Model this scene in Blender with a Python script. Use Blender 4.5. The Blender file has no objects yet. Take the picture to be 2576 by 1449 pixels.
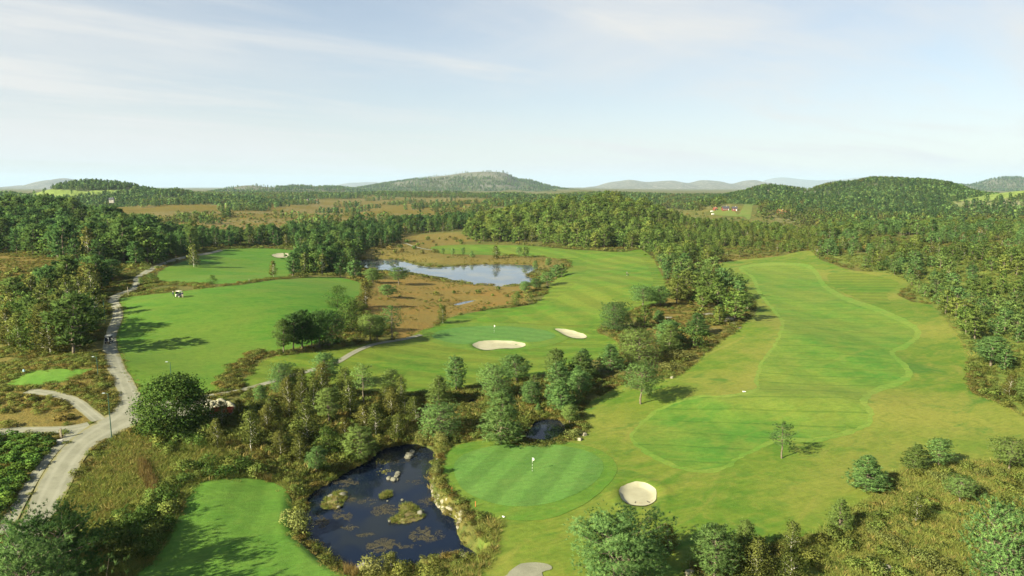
import bpy, bmesh, math, random
import numpy as np
from mathutils import Vector, Matrix, Quaternion
from mathutils.geometry import delaunay_2d_cdt

random.seed(7)
rng = np.random.default_rng(7)
SC = bpy.context.scene
COL = SC.collection

# ------------------------------------------------------------------ camera
FPX, CU, CV = 1741.0, 1288.0, 724.5          # focal length and centre in photo units (2576 wide)
PITCH = math.radians(8.3)
CAMZ = 45.0
cam_data = bpy.data.cameras.new('camera')
cam_data.sensor_width = 36.0
cam_data.lens = 36.0 * FPX / 2576.0
cam_data.clip_start = 1.0
cam_data.clip_end = 120000.0
cam = bpy.data.objects.new('camera', cam_data)
COL.objects.link(cam)
cam.location = (0, 0, CAMZ)
cam.rotation_euler = (math.radians(90) - PITCH, 0, 0)
SC.camera = cam

# ------------------------------------------------------------------ sky, sun, exposure
SUN_EL = math.radians(29)
SUN_AZ = math.radians(52)                     # light travels towards (+x, +y)
world = bpy.data.worlds.new('World')
SC.world = world
world.use_nodes = True
wn, wl = world.node_tree.nodes, world.node_tree.links
wn.clear()
w_out = wn.new('ShaderNodeOutputWorld')
w_bg = wn.new('ShaderNodeBackground')
w_sky = wn.new('ShaderNodeTexSky')
w_sky.sky_type = 'NISHITA'
w_sky.sun_disc = False
w_sky.sun_elevation = SUN_EL
w_sky.sun_rotation = math.radians(180) + SUN_AZ
w_sky.altitude = 50
w_sky.air_density = 1.0
w_sky.dust_density = 0.6
w_sky.ozone_density = 1.5
w_bg.inputs['Strength'].default_value = 0.050
# thin cirrus on a high plane: direction / z gives plane coordinates
w_tc = wn.new('ShaderNodeTexCoord')
w_sep = wn.new('ShaderNodeSeparateXYZ')
wl.new(w_tc.outputs['Generated'], w_sep.inputs[0])


def wmath(op, a, b=None, clamp=False):
    n = wn.new('ShaderNodeMath')
    n.operation = op
    n.use_clamp = clamp
    for i, v in enumerate((a, b)):
        if v is None:
            continue
        if isinstance(v, (int, float)):
            n.inputs[i].default_value = v
        else:
            wl.new(v, n.inputs[i])
    return n.outputs[0]


w_zc = wmath('ADD', wmath('MAXIMUM', w_sep.outputs[2], 0.0), 0.06)
w_px = wmath('DIVIDE', w_sep.outputs[0], w_zc)
w_py = wmath('DIVIDE', w_sep.outputs[1], w_zc)
w_cmb = wn.new('ShaderNodeCombineXYZ')
wl.new(w_px, w_cmb.inputs[0])
wl.new(w_py, w_cmb.inputs[1])


def wcloud(scale, stretch, rot, loc, lo, hi, detail=6.0, rough=0.55, dist=0.4):
    m0 = wn.new('ShaderNodeMapping')
    m0.inputs['Rotation'].default_value = (0, 0, -rot)
    wl.new(w_cmb.outputs[0], m0.inputs[0])
    mp = wn.new('ShaderNodeMapping')
    mp.inputs['Location'].default_value = loc
    mp.inputs['Scale'].default_value = (scale, scale * stretch, 1)
    wl.new(m0.outputs[0], mp.inputs[0])
    nz = wn.new('ShaderNodeTexNoise')
    nz.inputs['Scale'].default_value = 1.0
    nz.inputs['Detail'].default_value = detail
    nz.inputs['Roughness'].default_value = rough
    nz.inputs['Distortion'].default_value = dist
    wl.new(mp.outputs[0], nz.inputs['Vector'])
    mr = wn.new('ShaderNodeMapRange')
    mr.interpolation_type = 'SMOOTHSTEP'
    mr.inputs['From Min'].default_value = lo
    mr.inputs['From Max'].default_value = hi
    wl.new(nz.outputs[0], mr.inputs['Value'])
    return mr.outputs[0]


c1 = wcloud(0.24, 3.2, math.radians(38), (18.5, 9.5, 0), 0.45, 0.70, detail=8, rough=0.6, dist=0.7)
c2 = wcloud(0.13, 1.8, math.radians(44), (11.5, 25.5, 0), 0.45, 0.68, detail=6, dist=0.8)
w_cl = wmath('ADD', wmath('MULTIPLY', c1, 0.40), wmath('MULTIPLY', c2, 0.45), True)
# haze and thin cirrus are seen along a slant path: thick towards the horizon, thin overhead
w_path = wmath('DIVIDE', 1.0, wmath('ADD', wmath('MAXIMUM', w_sep.outputs[2], 0.0), 0.05))
w_veil = wmath('SUBTRACT', 1.0, wmath('POWER', 2.718, wmath('MULTIPLY', w_path, -0.095)))
w_thin = wmath('MINIMUM', wmath('MULTIPLY', w_path, 0.30), 1.0)
w_cl = wmath('ADD', w_veil, wmath('MULTIPLY', w_cl, w_thin), True)
w_mix = wn.new('ShaderNodeMixRGB')
w_mix.inputs['Color2'].default_value = (5.85, 5.85, 5.75, 1)
wl.new(w_cl, w_mix.inputs['Fac'])
wl.new(w_sky.outputs[0], w_mix.inputs['Color1'])
wl.new(w_mix.outputs[0], w_bg.inputs['Color'])
wl.new(w_bg.outputs[0], w_out.inputs['Surface'])

sun_data = bpy.data.lights.new('sun', 'SUN')
sun_data.energy = 5.0
sun_data.angle = math.radians(0.5)
sun_data.color = (1.0, 0.92, 0.68)
sun = bpy.data.objects.new('sun', sun_data)
COL.objects.link(sun)
sdir = Vector((math.sin(SUN_AZ) * math.cos(SUN_EL), math.cos(SUN_AZ) * math.cos(SUN_EL), -math.sin(SUN_EL)))
sun.rotation_euler = sdir.to_track_quat('-Z', 'Y').to_euler()
sun.location = (-100, -100, 200)

SC.view_settings.view_transform = 'Standard'
SC.view_settings.look = 'None'
SC.view_settings.exposure = 1.50
SC.view_settings.gamma = 1.0
SC.view_settings.use_curve_mapping = False
SC.render.engine = 'CYCLES'
SC.cycles.use_denoising = True
SC.cycles.max_bounces = 6
SC.cycles.diffuse_bounces = 3
SC.cycles.glossy_bounces = 3
SC.cycles.transmission_bounces = 4
SC.cycles.transparent_max_bounces = 8
SC.cycles.volume_bounces = 0
SC.cycles.sample_clamp_indirect = 4.0

# ------------------------------------------------------------------ maths helpers
CT, ST = math.cos(PITCH), math.sin(PITCH)


def ray(u, v):
    xc = (np.asarray(u, float) - CU) / FPX
    yc = -(np.asarray(v, float) - CV) / FPX
    return xc, CT + yc * ST, -ST + yc * CT     # world direction (x, y, z)


def project(x, y, z):
    dz = z - CAMZ
    depth = y * CT - dz * ST
    up = y * ST + dz * CT
    return CU + FPX * x / depth, CV - FPX * up / depth, depth


def on_plane(pts, z0):
    p = np.asarray(pts, float)
    dx, dy, dz = ray(p[:, 0], p[:, 1])
    t = (z0 - CAMZ) / dz
    return np.stack([dx * t, dy * t], 1)


def hash2(ix, iy, seed):
    h = np.sin(ix * 127.1 + iy * 311.7 + seed * 74.7) * 43758.5453
    return h - np.floor(h)


def vnoise(x, y, scale, seed=0):
    x = np.asarray(x, float) / scale
    y = np.asarray(y, float) / scale
    ix, iy = np.floor(x), np.floor(y)
    fx, fy = x - ix, y - iy
    fx = fx * fx * (3 - 2 * fx)
    fy = fy * fy * (3 - 2 * fy)
    a, b = hash2(ix, iy, seed), hash2(ix + 1, iy, seed)
    c, d = hash2(ix, iy + 1, seed), hash2(ix + 1, iy + 1, seed)
    return (a * (1 - fx) + b * fx) * (1 - fy) + (c * (1 - fx) + d * fx) * fy


def sstep(t):
    t = np.clip(t, 0, 1)
    return t * t * (3 - 2 * t)


def smooth_poly(p, n=6, closed=True):
    p = np.asarray(p, float)
    m = len(p)
    out = []
    for i in range(m if closed else m - 1):
        if closed:
            a, b, c, d = p[(i - 1) % m], p[i], p[(i + 1) % m], p[(i + 2) % m]
        else:
            a, b, c, d = p[max(i - 1, 0)], p[i], p[i + 1], p[min(i + 2, m - 1)]
        for k in range(n):
            t = k / n
            out.append(0.5 * ((2 * b) + (c - a) * t + (2 * a - 5 * b + 4 * c - d) * t * t + (3 * b - a - 3 * c + d) * t ** 3))
    if not closed:
        out.append(p[-1])
    return np.array(out)


def inside(poly, x, y):
    x = np.asarray(x, float)
    y = np.asarray(y, float)
    res = np.zeros(x.shape, bool)
    px, py = poly[:, 0], poly[:, 1]
    n = len(poly)
    bb = (x >= px.min()) & (x <= px.max()) & (y >= py.min()) & (y <= py.max())
    if not bb.any():
        return res
    xs, ys = x[bb], y[bb]
    r = np.zeros(xs.shape, bool)
    j = n - 1
    for i in range(n):
        cond = (py[i] > ys) != (py[j] > ys)
        if cond.any():
            xi = (px[j] - px[i]) * (ys - py[i]) / (py[j] - py[i] + 1e-12) + px[i]
            r ^= cond & (xs < xi)
        j = i
    res[bb] = r
    return res


def edge_dist(poly, x, y, maxd=1e9):
    """unsigned distance to the outline (only worked out near its bounding box)"""
    x = np.asarray(x, float)
    y = np.asarray(y, float)
    out = np.full(x.shape, maxd)
    px, py = poly[:, 0], poly[:, 1]
    if maxd < 1e8:
        bb = (x >= px.min() - maxd) & (x <= px.max() + maxd) & (y >= py.min() - maxd) & (y <= py.max() + maxd)
    else:
        bb = np.ones(x.shape, bool)
    if not bb.any():
        return out
    xs, ys = x[bb], y[bb]
    d2 = np.full(xs.shape, maxd * maxd)
    n = len(poly)
    for i in range(n):
        ax, ay = poly[i]
        bx, by = poly[(i + 1) % n]
        ex, ey = bx - ax, by - ay
        L = ex * ex + ey * ey + 1e-12
        t = np.clip(((xs - ax) * ex + (ys - ay) * ey) / L, 0, 1)
        d2 = np.minimum(d2, (xs - ax - t * ex) ** 2 + (ys - ay - t * ey) ** 2)
    out[bb] = np.sqrt(d2)
    return out


def sdist(poly, x, y, maxd):
    d = edge_dist(poly, x, y, maxd)
    return np.where(inside(poly, x, y), -d, d)


# ------------------------------------------------------------------ terrain
POND_Z, SMALL_Z, FAR_Z = -1.7, -1.2, -1.0
POND_PX = [(1040, 1118), (1080, 1128), (1098, 1150), (1086, 1190), (1084, 1225), (1092, 1262), (1118, 1290), (1148, 1310), (1152, 1345),
           (1168, 1370), (1195, 1390), (1212, 1412), (1188, 1428), (1150, 1418), (1090, 1428), (1040, 1430), (1000, 1436), (930, 1442),
           (880, 1436), (835, 1408), (800, 1375), (775, 1350), (770, 1305), (772, 1262), (785, 1240), (830, 1215), (880, 1185), (925, 1160),
           (960, 1132), (1000, 1122)]
SMALL_PX = [(1330, 1080), (1348, 1062), (1385, 1055), (1418, 1062), (1424, 1082), (1410, 1104), (1375, 1116), (1340, 1112), (1318, 1100)]
TINY_PX = [(1160, 1022), (1175, 1010), (1196, 1004), (1207, 1010), (1202, 1018), (1185, 1024)]
TINY2_PX = [(1046, 1028), (1062, 1021), (1082, 1022), (1088, 1030), (1066, 1034)]
FAR_PX = [(895, 662), (910, 655), (960, 652), (1005, 655), (1040, 664), (1075, 672), (1120, 672), (1170, 668), (1230, 665), (1290, 666), (1330, 668),
          (1352, 673), (1340, 684), (1322, 692), (1345, 706), (1340, 716), (1300, 721), (1240, 720), (1190, 716), (1150, 711), (1120, 703),
          (1090, 698), (1050, 694), (1020, 690), (980, 686), (940, 680), (905, 672)]
STREAM_PX = [(1142, 766), (1158, 761), (1180, 757), (1200, 755), (1186, 760), (1164, 765), (1148, 769)]
PONDS = [(smooth_poly(on_plane(POND_PX, POND_Z), 4), POND_Z, 'n'),
         (smooth_poly(on_plane(SMALL_PX, SMALL_Z), 4), SMALL_Z, 's'),
         (smooth_poly(on_plane(TINY_PX, SMALL_Z), 3), SMALL_Z, 's'),
         (smooth_poly(on_plane(TINY2_PX, SMALL_Z), 3), SMALL_Z, 's'),
         (smooth_poly(on_plane(FAR_PX, FAR_Z), 3), FAR_Z, 'f'),
         (smooth_poly(on_plane(STREAM_PX, FAR_Z), 3), FAR_Z, 's')]
BUNKERS_PX = [
    [(1558, 1238), (1566, 1222), (1585, 1215), (1608, 1213), (1632, 1220), (1650, 1232), (1652, 1250), (1645, 1264), (1622, 1273), (1590, 1271), (1568, 1260)],
    [(1188, 868), (1200, 861), (1225, 857), (1262, 857), (1300, 860), (1322, 866), (1316, 873), (1290, 877), (1262, 877), (1228, 881), (1204, 878)],
    [(1396, 828), (1420, 828), (1448, 834), (1470, 842), (1476, 848), (1466, 852), (1440, 850), (1422, 844), (1408, 836)],
    [(684, 642), (700, 638), (722, 638), (733, 642), (728, 647), (705, 649), (690, 647)]]


def H0(x, y):
    x = np.asarray(x, float)
    y = np.asarray(y, float)

    def g(cx, cy, rx, ry, h):
        return h * np.exp(-((x - cx) / rx) ** 2 - ((y - cy) / ry) ** 2)
    z = g(-98, 215, 62, 85, 11.0)                       # rise with the left fairway
    z = z + g(-85, 118, 45, 35, 2.5)
    z = z + g(-230, 330, 110, 110, 9.0)
    z = z + g(-430, 545, 190, 150, 20.0)                # wooded hill on the left
    z = z + g(82, 690, 105, 100, 26.0)                  # wooded hill in the middle
    z = z + g(310, 480, 190, 100, 6.5)                 # wooded rise on the right
    z = z + 0.028 * np.clip(x - 105, 0, 260) * sstep((y - 90) / 120)
    z = z + g(45, 310, 60, 70, 3.0)
    z = z + g(62, 140, 26, 9, 1.6) + g(75, 205, 30, 40, 2.0)
    z = z + g(-92, 143, 13, 9, 2.2)                     # tee mound
    z = z + g(325, 1030, 90, 90, 21.0)                # farm rise
    far = sstep((y - 760) / 500)
    rt = sstep((x / np.maximum(y, 1) - 0.08) / 0.18)
    z = z + far * (1 - 0.75 * rt) * (20 * (vnoise(x, y, 330, 3) - 0.35) + 10 * (vnoise(x, y, 110, 4) - 0.5))
    z = z + far * 10 * sstep((y - 1300) / 900) - 7 * rt * sstep((y - 560) / 300)
    mid = sstep((y - 60) / 90)
    z = z + mid * (1.5 * (vnoise(x, y, 42, 5) - 0.5) + 0.5 * (vnoise(x, y, 17, 6) - 0.5))
    return z


def settle():
    for i, (poly, zw, kind) in enumerate(PONDS):
        if kind == 's':
            c = poly.mean(0)
            PONDS[i] = (poly, float(H0(c[0], c[1])) - 0.6, kind)


def H(x, y):
    x = np.asarray(x, float)
    y = np.asarray(y, float)
    z = H0(x, y)
    for poly, zw, kind in PONDS:
        bmax = 24.0 if kind == 'f' else (14.0 if kind == 'n' else 9.0)
        d = sdist(poly, x, y, bmax)
        if kind == 'n':
            bw = np.where(x > -0.13 * y - 1.0, 1.1, 3.5)
            zo = np.where(x > -0.13 * y - 1.0, np.maximum(z, -0.35), np.clip(z, -0.9, -0.1))
        elif kind == 'f':
            bw, zo = 20.0, np.maximum(z, FAR_Z + 0.6)
        else:
            bw, zo = 2.5, z
        t = sstep(d / bw)
        zb = (zw + 0.12) * (1 - t) + zo * t
        zi = zw - np.minimum(1.3, 0.2 - d * 0.45)
        z = np.where(d < 0, zi, np.where(d < bmax, zb, z))
        if kind == 'n':
            # flat shelf behind the bank, easing back to the open ground
            k = sstep((bmax - d) / (bmax - bw)) * (d > bw) * (d < bmax)
            z = np.where((d > bw) & (d < bmax), zo * k + H0(x, y) * (1 - k), z)
    for b, dep in BUNKERS_W:
        d = sdist(b, x, y, 3.0)
        z = z - 0.62 * dep * sstep((0.3 - d) / 1.1) + 0.14 * dep * np.exp(-((d - 1.3) / 0.9) ** 2) * (d < 3)
    return z


BUNKERS_W = []


settle_done = settle()
for i, px in ((1, SMALL_PX), (2, TINY_PX), (3, TINY2_PX), (5, STREAM_PX)):
    PONDS[i] = (smooth_poly(on_plane(px, PONDS[i][1]), 4), PONDS[i][1], 's')


def hit(pts):
    """world x, y, z where the photo pixels meet the ground"""
    p = np.asarray(pts, float).reshape(-1, 2)
    dx, dy, dz = ray(p[:, 0], p[:, 1])
    ts = np.geomspace(45, 16000, 500)
    lo = np.full(len(p), ts[-2])
    hi = np.full(len(p), ts[-1])
    found = np.zeros(len(p), bool)
    prev = ts[0]
    for t in ts:
        z = CAMZ + dz * t
        below = (z < H0(dx * t, dy * t)) & ~found
        lo[below], hi[below] = prev, t * 1.03
        found |= below
        prev = t
    for _ in range(22):
        m = 0.5 * (lo + hi)
        b = CAMZ + dz * m < H(dx * m, dy * m)
        hi = np.where(b, m, hi)
        lo = np.where(b, lo, m)
    x, y = dx * hi, dy * hi
    return np.stack([x, y, H(x, y)], 1)


for _b, _d in zip(BUNKERS_PX, (0.95, 0.85, 0.8, 0.8)):
    BUNKERS_W.append((smooth_poly(hit(_b)[:, :2], 5), _d))

# ------------------------------------------------------------------ object helpers
def tag(o, label=None, cat=None, group=None, kind=None):
    if label:
        o['label'] = label
    if cat:
        o['category'] = cat
    if group:
        o['group'] = group
    if kind:
        o['kind'] = kind
    return o


def link(name, data, parent=None, loc=None):
    o = bpy.data.objects.new(name, data)
    COL.objects.link(o)
    if parent is not None:
        o.parent = parent
    if loc is not None:
        o.location = loc
    return o


def thing(name, loc, label, cat, group=None, rz=0.0, scale=(1, 1, 1)):
    o = link(name, None, None, loc)
    o.empty_display_size = 0.3
    o.rotation_euler = (0, 0, rz)
    o.scale = scale
    return tag(o, label, cat, group)


def np_mesh(name, verts, faces, mats=(), smooth=False, attrs=None, mat_index=None, flat_n=None):
    """faces: (n,3) or (n,4) int array, or a list of lists"""
    me = bpy.data.meshes.new(name)
    verts = np.asarray(verts, np.float32)
    if isinstance(faces, np.ndarray):
        k = faces.shape[1]
        n = len(faces)
        me.vertices.add(len(verts))
        me.vertices.foreach_set('co', verts.ravel())
        me.loops.add(n * k)
        me.loops.foreach_set('vertex_index', faces.astype(np.int32).ravel())
        me.polygons.add(n)
        me.polygons.foreach_set('loop_start', np.arange(0, n * k, k, dtype=np.int32))
        me.polygons.foreach_set('loop_total', np.full(n, k, np.int32))
        me.update(calc_edges=True)
    else:
        me.from_pydata(verts.tolist(), [], faces)
        me.update()
    for m in mats:
        me.materials.append(m)
    if mat_index is not None:
        me.polygons.foreach_set('material_index', np.asarray(mat_index, np.int32))
    me.polygons.foreach_set('use_smooth', np.full(len(me.polygons), smooth, bool))
    if attrs:
        for an, av in attrs.items():
            a = me.attributes.new(an, 'FLOAT', 'POINT')
            a.data.foreach_set('value', np.asarray(av, np.float32))
    return me


class MB:
    """collects boxes, tubes and lathes into one mesh"""

    def __init__(self):
        self.v, self.f, self.m = [], [], []

    def add(self, vs, fs, mi=0):
        o = len(self.v)
        self.v += [tuple(p) for p in vs]
        self.f += [[i + o for i in f] for f in fs]
        self.m += [mi] * len(fs)
        return self

    def box(self, c, s, rz=0.0, mi=0, taper=1.0, rx=0.0):
        hx, hy, hz = s[0] / 2, s[1] / 2, s[2] / 2
        vs = []
        M = Matrix.Rotation(rz, 3, 'Z') @ Matrix.Rotation(rx, 3, 'X')
        for z, k in ((-hz, 1.0), (hz, taper)):
            for x, y in ((-hx, -hy), (hx, -hy), (hx, hy), (-hx, hy)):
                vs.append(Vector(c) + M @ Vector((x * k, y * k, z)))
        return self.add(vs, [[0, 3, 2, 1], [4, 5, 6, 7], [0, 1, 5, 4], [1, 2, 6, 5], [2, 3, 7, 6], [3, 0, 4, 7]], mi)

    def tube(self, pts, rad, n=6, mi=0, cap=True):
        pts = [Vector(p) for p in pts]
        if isinstance(rad, (int, float)):
            rad = [rad] * len(pts)
        vs, fs = [], []
        for i, p in enumerate(pts):
            d = (pts[min(i + 1, len(pts) - 1)] - pts[max(i - 1, 0)]).normalized()
            a = d.cross(Vector((0, 0, 1)) if abs(d.z) < 0.9 else Vector((1, 0, 0))).normalized()
            b = d.cross(a)
            for k in range(n):
                t = 2 * math.pi * k / n
                vs.append(p + (a * math.cos(t) + b * math.sin(t)) * rad[i])
        for i in range(len(pts) - 1):
            for k in range(n):
                k2 = (k + 1) % n
                fs.append([i * n + k, i * n + k2, (i + 1) * n + k2, (i + 1) * n + k])
        if cap:
            fs.append(list(range(n))[::-1])
            fs.append([(len(pts) - 1) * n + k for k in range(n)])
        return self.add(vs, fs, mi)

    def mesh(self, name, mats, smooth=False, bevel=0.0):
        me = bpy.data.meshes.new(name)
        me.from_pydata([tuple(p) for p in self.v], [], self.f)
        for m in (mats if isinstance(mats, (list, tuple)) else [mats]):
            me.materials.append(m)
        me.polygons.foreach_set('material_index', self.m)
        bm = bmesh.new()
        bm.from_mesh(me)
        bmesh.ops.recalc_face_normals(bm, faces=bm.faces)
        if bevel:
            bmesh.ops.bevel(bm, geom=[e for e in bm.edges if e.is_manifold and e.calc_face_angle(0) > 0.6], offset=bevel, segments=2, affect='EDGES', profile=0.5)
        bm.to_mesh(me)
        bm.free()
        me.polygons.foreach_set('use_smooth', [smooth] * len(me.polygons))
        me.update()
        return me

    def obj(self, name, mats, parent=None, loc=None, smooth=False, bevel=0.0):
        return link(name, self.mesh(name, mats, smooth, bevel), parent, loc)


# ------------------------------------------------------------------ materials
class NT:
    def __init__(self, name):
        self.mat = bpy.data.materials.new(name)
        self.mat.use_nodes = True
        self.n = self.mat.node_tree.nodes
        self.l = self.mat.node_tree.links
        self.n.clear()
        self.out = self.n.new('ShaderNodeOutputMaterial')

    def node(self, t, **kw):
        n = self.n.new(t)
        for k, v in kw.items():
            setattr(n, k, v)
        return n

    def put(self, sock, v):
        if v is None:
            return
        if isinstance(v, bpy.types.NodeSocket):
            self.l.new(v, sock)
        elif isinstance(v, (tuple, list)) and len(v) == 3 and sock.type == 'RGBA':
            sock.default_value = (*v, 1)
        else:
            sock.default_value = v

    def math(self, op, a, b=None, c=None, clamp=False):
        n = self.node('ShaderNodeMath', operation=op, use_clamp=clamp)
        for i, v in enumerate((a, b, c)):
            self.put(n.inputs[i], v)
        return n.outputs[0]

    def mix(self, fac, a, b, mode='MIX'):
        n = self.node('ShaderNodeMixRGB', blend_type=mode)
        self.put(n.inputs[0], fac)
        self.put(n.inputs[1], a)
        self.put(n.inputs[2], b)
        return n.outputs[0]

    def pos(self):
        return self.node('ShaderNodeNewGeometry').outputs['Position']

    def map(self, vec, scale=(1, 1, 1), rot=0.0, loc=(0, 0, 0)):
        if rot and scale != (1, 1, 1):
            vec = self.map(vec, (1, 1, 1), -rot)
            rot = 0.0
        n = self.node('ShaderNodeMapping')
        self.put(n.inputs[0], vec)
        n.inputs['Location'].default_value = loc
        n.inputs['Rotation'].default_value = (0, 0, rot)
        n.inputs['Scale'].default_value = scale
        return n.outputs[0]

    def noise(self, vec, scale, detail=4.0, rough=0.55, dist=0.0):
        n = self.node('ShaderNodeTexNoise')
        self.put(n.inputs['Vector'], vec)
        n.inputs['Scale'].default_value = scale
        n.inputs['Detail'].default_value = detail
        n.inputs['Roughness'].default_value = rough
        n.inputs['Distortion'].default_value = dist
        return n.outputs[0]

    def ss(self, v, lo, hi, a=0.0, b=1.0):
        n = self.node('ShaderNodeMapRange', interpolation_type='SMOOTHSTEP')
        self.put(n.inputs['Value'], v)
        n.inputs['From Min'].default_value = lo
        n.inputs['From Max'].default_value = hi
        n.inputs['To Min'].default_value = a
        n.inputs['To Max'].default_value = b
        return n.outputs[0]

    def attr(self, name):
        return self.node('ShaderNodeAttribute', attribute_name=name).outputs['Fac']

    def bump(self, h, strength=0.5, dist=0.1):
        n = self.node('ShaderNodeBump')
        n.inputs['Strength'].default_value = strength
        n.inputs['Distance'].default_value = dist
        self.put(n.inputs['Height'], h)
        return n.outputs[0]

    def pbr(self, col, rough=0.8, spec=0.2, normal=None, metal=0.0):
        n = self.node('ShaderNodeBsdfPrincipled')
        self.put(n.inputs['Base Color'], col)
        self.put(n.inputs['Roughness'], rough)
        n.inputs['Specular IOR Level'].default_value = spec
        n.inputs['Metallic'].default_value = metal
        if normal is not None:
            self.put(n.inputs['Normal'], normal)
        self.l.new(n.outputs[0], self.out.inputs['Surface'])
        return n


def plain(name, col, rough=0.6, spec=0.3, metal=0.0, var=0.12, scale=3.0):
    t = NT(name)
    nz = t.noise(t.node('ShaderNodeTexCoord').outputs['Object'], scale, 4)
    c = t.mix(t.ss(nz, 0.3, 0.7), tuple(v * (1 - var) for v in col), tuple(min(1, v * (1 + var)) for v in col))
    t.pbr(c, rough, spec, metal=metal)
    return t.mat


def turf(name, a, b, dry, dry_amt=0.5, stripe=None, streak_rot=0.0, wear=0.0, lines=None, dark=None):
    """mown grass: two greens in patches, dry streaks and mower bands (real colour, not shade)"""
    t = NT(name)
    p = t.pos()
    big = t.noise(p, 0.022, 3, 0.5, 0.6)
    med = t.noise(t.map(p, (0.10, 0.22, 0.1), streak_rot), 1.0, 5, 0.6, 0.8)
    fine = t.noise(t.map(p, (0.9, 1.4, 0.9), streak_rot), 1.0, 5, 0.7)
    grain = t.noise(p, 6.0, 2, 0.6)
    c = t.mix(t.ss(med, 0.38, 0.64), a, b)
    c = t.mix(t.math('MULTIPLY', t.ss(big, 0.40, 0.66), dry_amt), c, dry)
    med2 = t.noise(t.map(p, (0.045, 0.16, 0.1), streak_rot + 0.5, (9, 3, 0)), 1.0, 4, 0.6, 1.2)
    c = t.mix(t.math('MULTIPLY', t.ss(med2, 0.48, 0.72), dry_amt * 0.8), c, dry)
    if dark is not None:
        dk = t.noise(t.map(p, (0.05, 0.09, 0.05), streak_rot, (31, 7, 0)), 1.0, 5, 0.65, 1.0)
        c = t.mix(t.math('MULTIPLY', t.ss(dk, 0.53, 0.68), 0.8), c, dark)
    if stripe:
        ang, period, amt = stripe
        mp = t.map(p, (1, 1, 1), -ang)
        sx = t.node('ShaderNodeSeparateXYZ')
        t.put(sx.inputs[0], mp)
        wob = t.math('MULTIPLY', t.math('SUBTRACT', t.noise(p, 0.05, 2), 0.5), 2.5)
        w = t.math('SINE', t.math('MULTIPLY', t.math('ADD', sx.outputs[0], wob), 2 * math.pi / period))
        w = t.ss(w, -0.5, 0.5, -amt, amt)
        hs = t.node('ShaderNodeHueSaturation')
        t.put(hs.inputs['Color'], c)
        t.put(hs.inputs['Value'], t.math('ADD', 1.0, w))
        c = hs.outputs[0]
    if lines:
        ang, period, amt = lines
        mp = t.map(p, (1, 1, 1), -ang)
        sx = t.node('ShaderNodeSeparateXYZ')
        t.put(sx.inputs[0], mp)
        wob = t.math('MULTIPLY', t.math('SUBTRACT', t.noise(p, 0.03, 2), 0.5), 5.0)
        fr = t.math('FRACT', t.math('DIVIDE', t.math('ADD', sx.outputs[0], wob), period))
        ln = t.ss(t.math('ABSOLUTE', t.math('SUBTRACT', fr, 0.5)), 0.0, 0.085, 1.0, 0.0)
        ln = t.math('MULTIPLY', ln, t.ss(t.noise(p, 0.03, 2), 0.25, 0.5))
        c = t.mix(t.math('MULTIPLY', ln, amt), c, tuple(v * 0.55 for v in a))
    clump = t.noise(p, 0.42, 4, 0.65, 0.6)
    streak = t.noise(t.map(p, (0.22, 2.3, 0.5), streak_rot + 0.12), 1.0, 4, 0.65, 0.5)
    c = t.mix(t.math('MULTIPLY', t.ss(clump, 0.50, 0.70), 0.38), c, dry)
    c = t.mix(t.math('MULTIPLY', t.ss(clump, 0.50, 0.32), 0.30), c, tuple(v * 0.72 for v in a))
    hs = t.node('ShaderNodeHueSaturation')
    t.put(hs.inputs['Color'], c)
    v = t.math('ADD', 0.40 - 0.24, t.math('MULTIPLY', streak, 0.48))
    v = t.math('ADD', v, 0.0)
    v = t.math('ADD', v, t.math('MULTIPLY', fine, 0.80))
    v = t.math('ADD', v, t.math('MULTIPLY', grain, 0.48))
    t.put(hs.inputs['Value'], v)
    bm = t.bump(t.math('ADD', fine, t.math('MULTIPLY', grain, 0.4)), 0.5, 0.18)
    t.pbr(hs.outputs[0], 0.85, 0.12, bm)
    return t.mat


def foliage(name, dark, light, alt, transl=0.42, alt_amt=0.6):
    t = NT(name)
    tint = t.attr('tint')
    rnd = t.node('ShaderNodeObjectInfo').outputs['Random']
    c = t.mix(tint, dark, light)
    c = t.mix(t.math('MULTIPLY', t.ss(rnd, 0.35, 1.0), alt_amt), c, alt)
    hs = t.node('ShaderNodeHueSaturation')
    t.put(hs.inputs['Color'], c)
    t.put(hs.inputs['Value'], t.math('ADD', 0.78, t.math('MULTIPLY', t.math('FRACT', t.math('MULTIPLY', rnd, 7.31)), 0.44)))
    d = t.node('ShaderNodeBsdfDiffuse')
    t.put(d.inputs['Color'], hs.outputs[0])
    tr = t.node('ShaderNodeBsdfTranslucent')
    t.put(tr.inputs['Color'], hs.outputs[0])
    ms = t.node('ShaderNodeMixShader')
    ms.inputs[0].default_value = transl
    t.l.new(d.outputs[0], ms.inputs[1])
    t.l.new(tr.outputs[0], ms.inputs[2])
    t.l.new(ms.outputs[0], t.out.inputs['Surface'])
    return t.mat


def stone_mat(name, a, b, moss=0.0):
    t = NT(name)
    p = t.node('ShaderNodeTexCoord').outputs['Object']
    p2 = t.pos()
    n1 = t.noise(p2, 1.3, 6, 0.65)
    n2 = t.noise(p, 5.0, 5, 0.7)
    c = t.mix(t.ss(n1, 0.35, 0.65), a, b)
    c = t.mix(t.ss(n2, 0.55, 0.75), c, tuple(v * 0.5 for v in a))
    if moss:
        c = t.mix(t.math('MULTIPLY', t.ss(t.noise(p2, 2.1, 4), 0.5, 0.62), moss), c, (0.07, 0.085, 0.03))
    t.pbr(c, 0.9, 0.15, t.bump(n2, 0.6, 0.08))
    return t.mat


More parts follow.
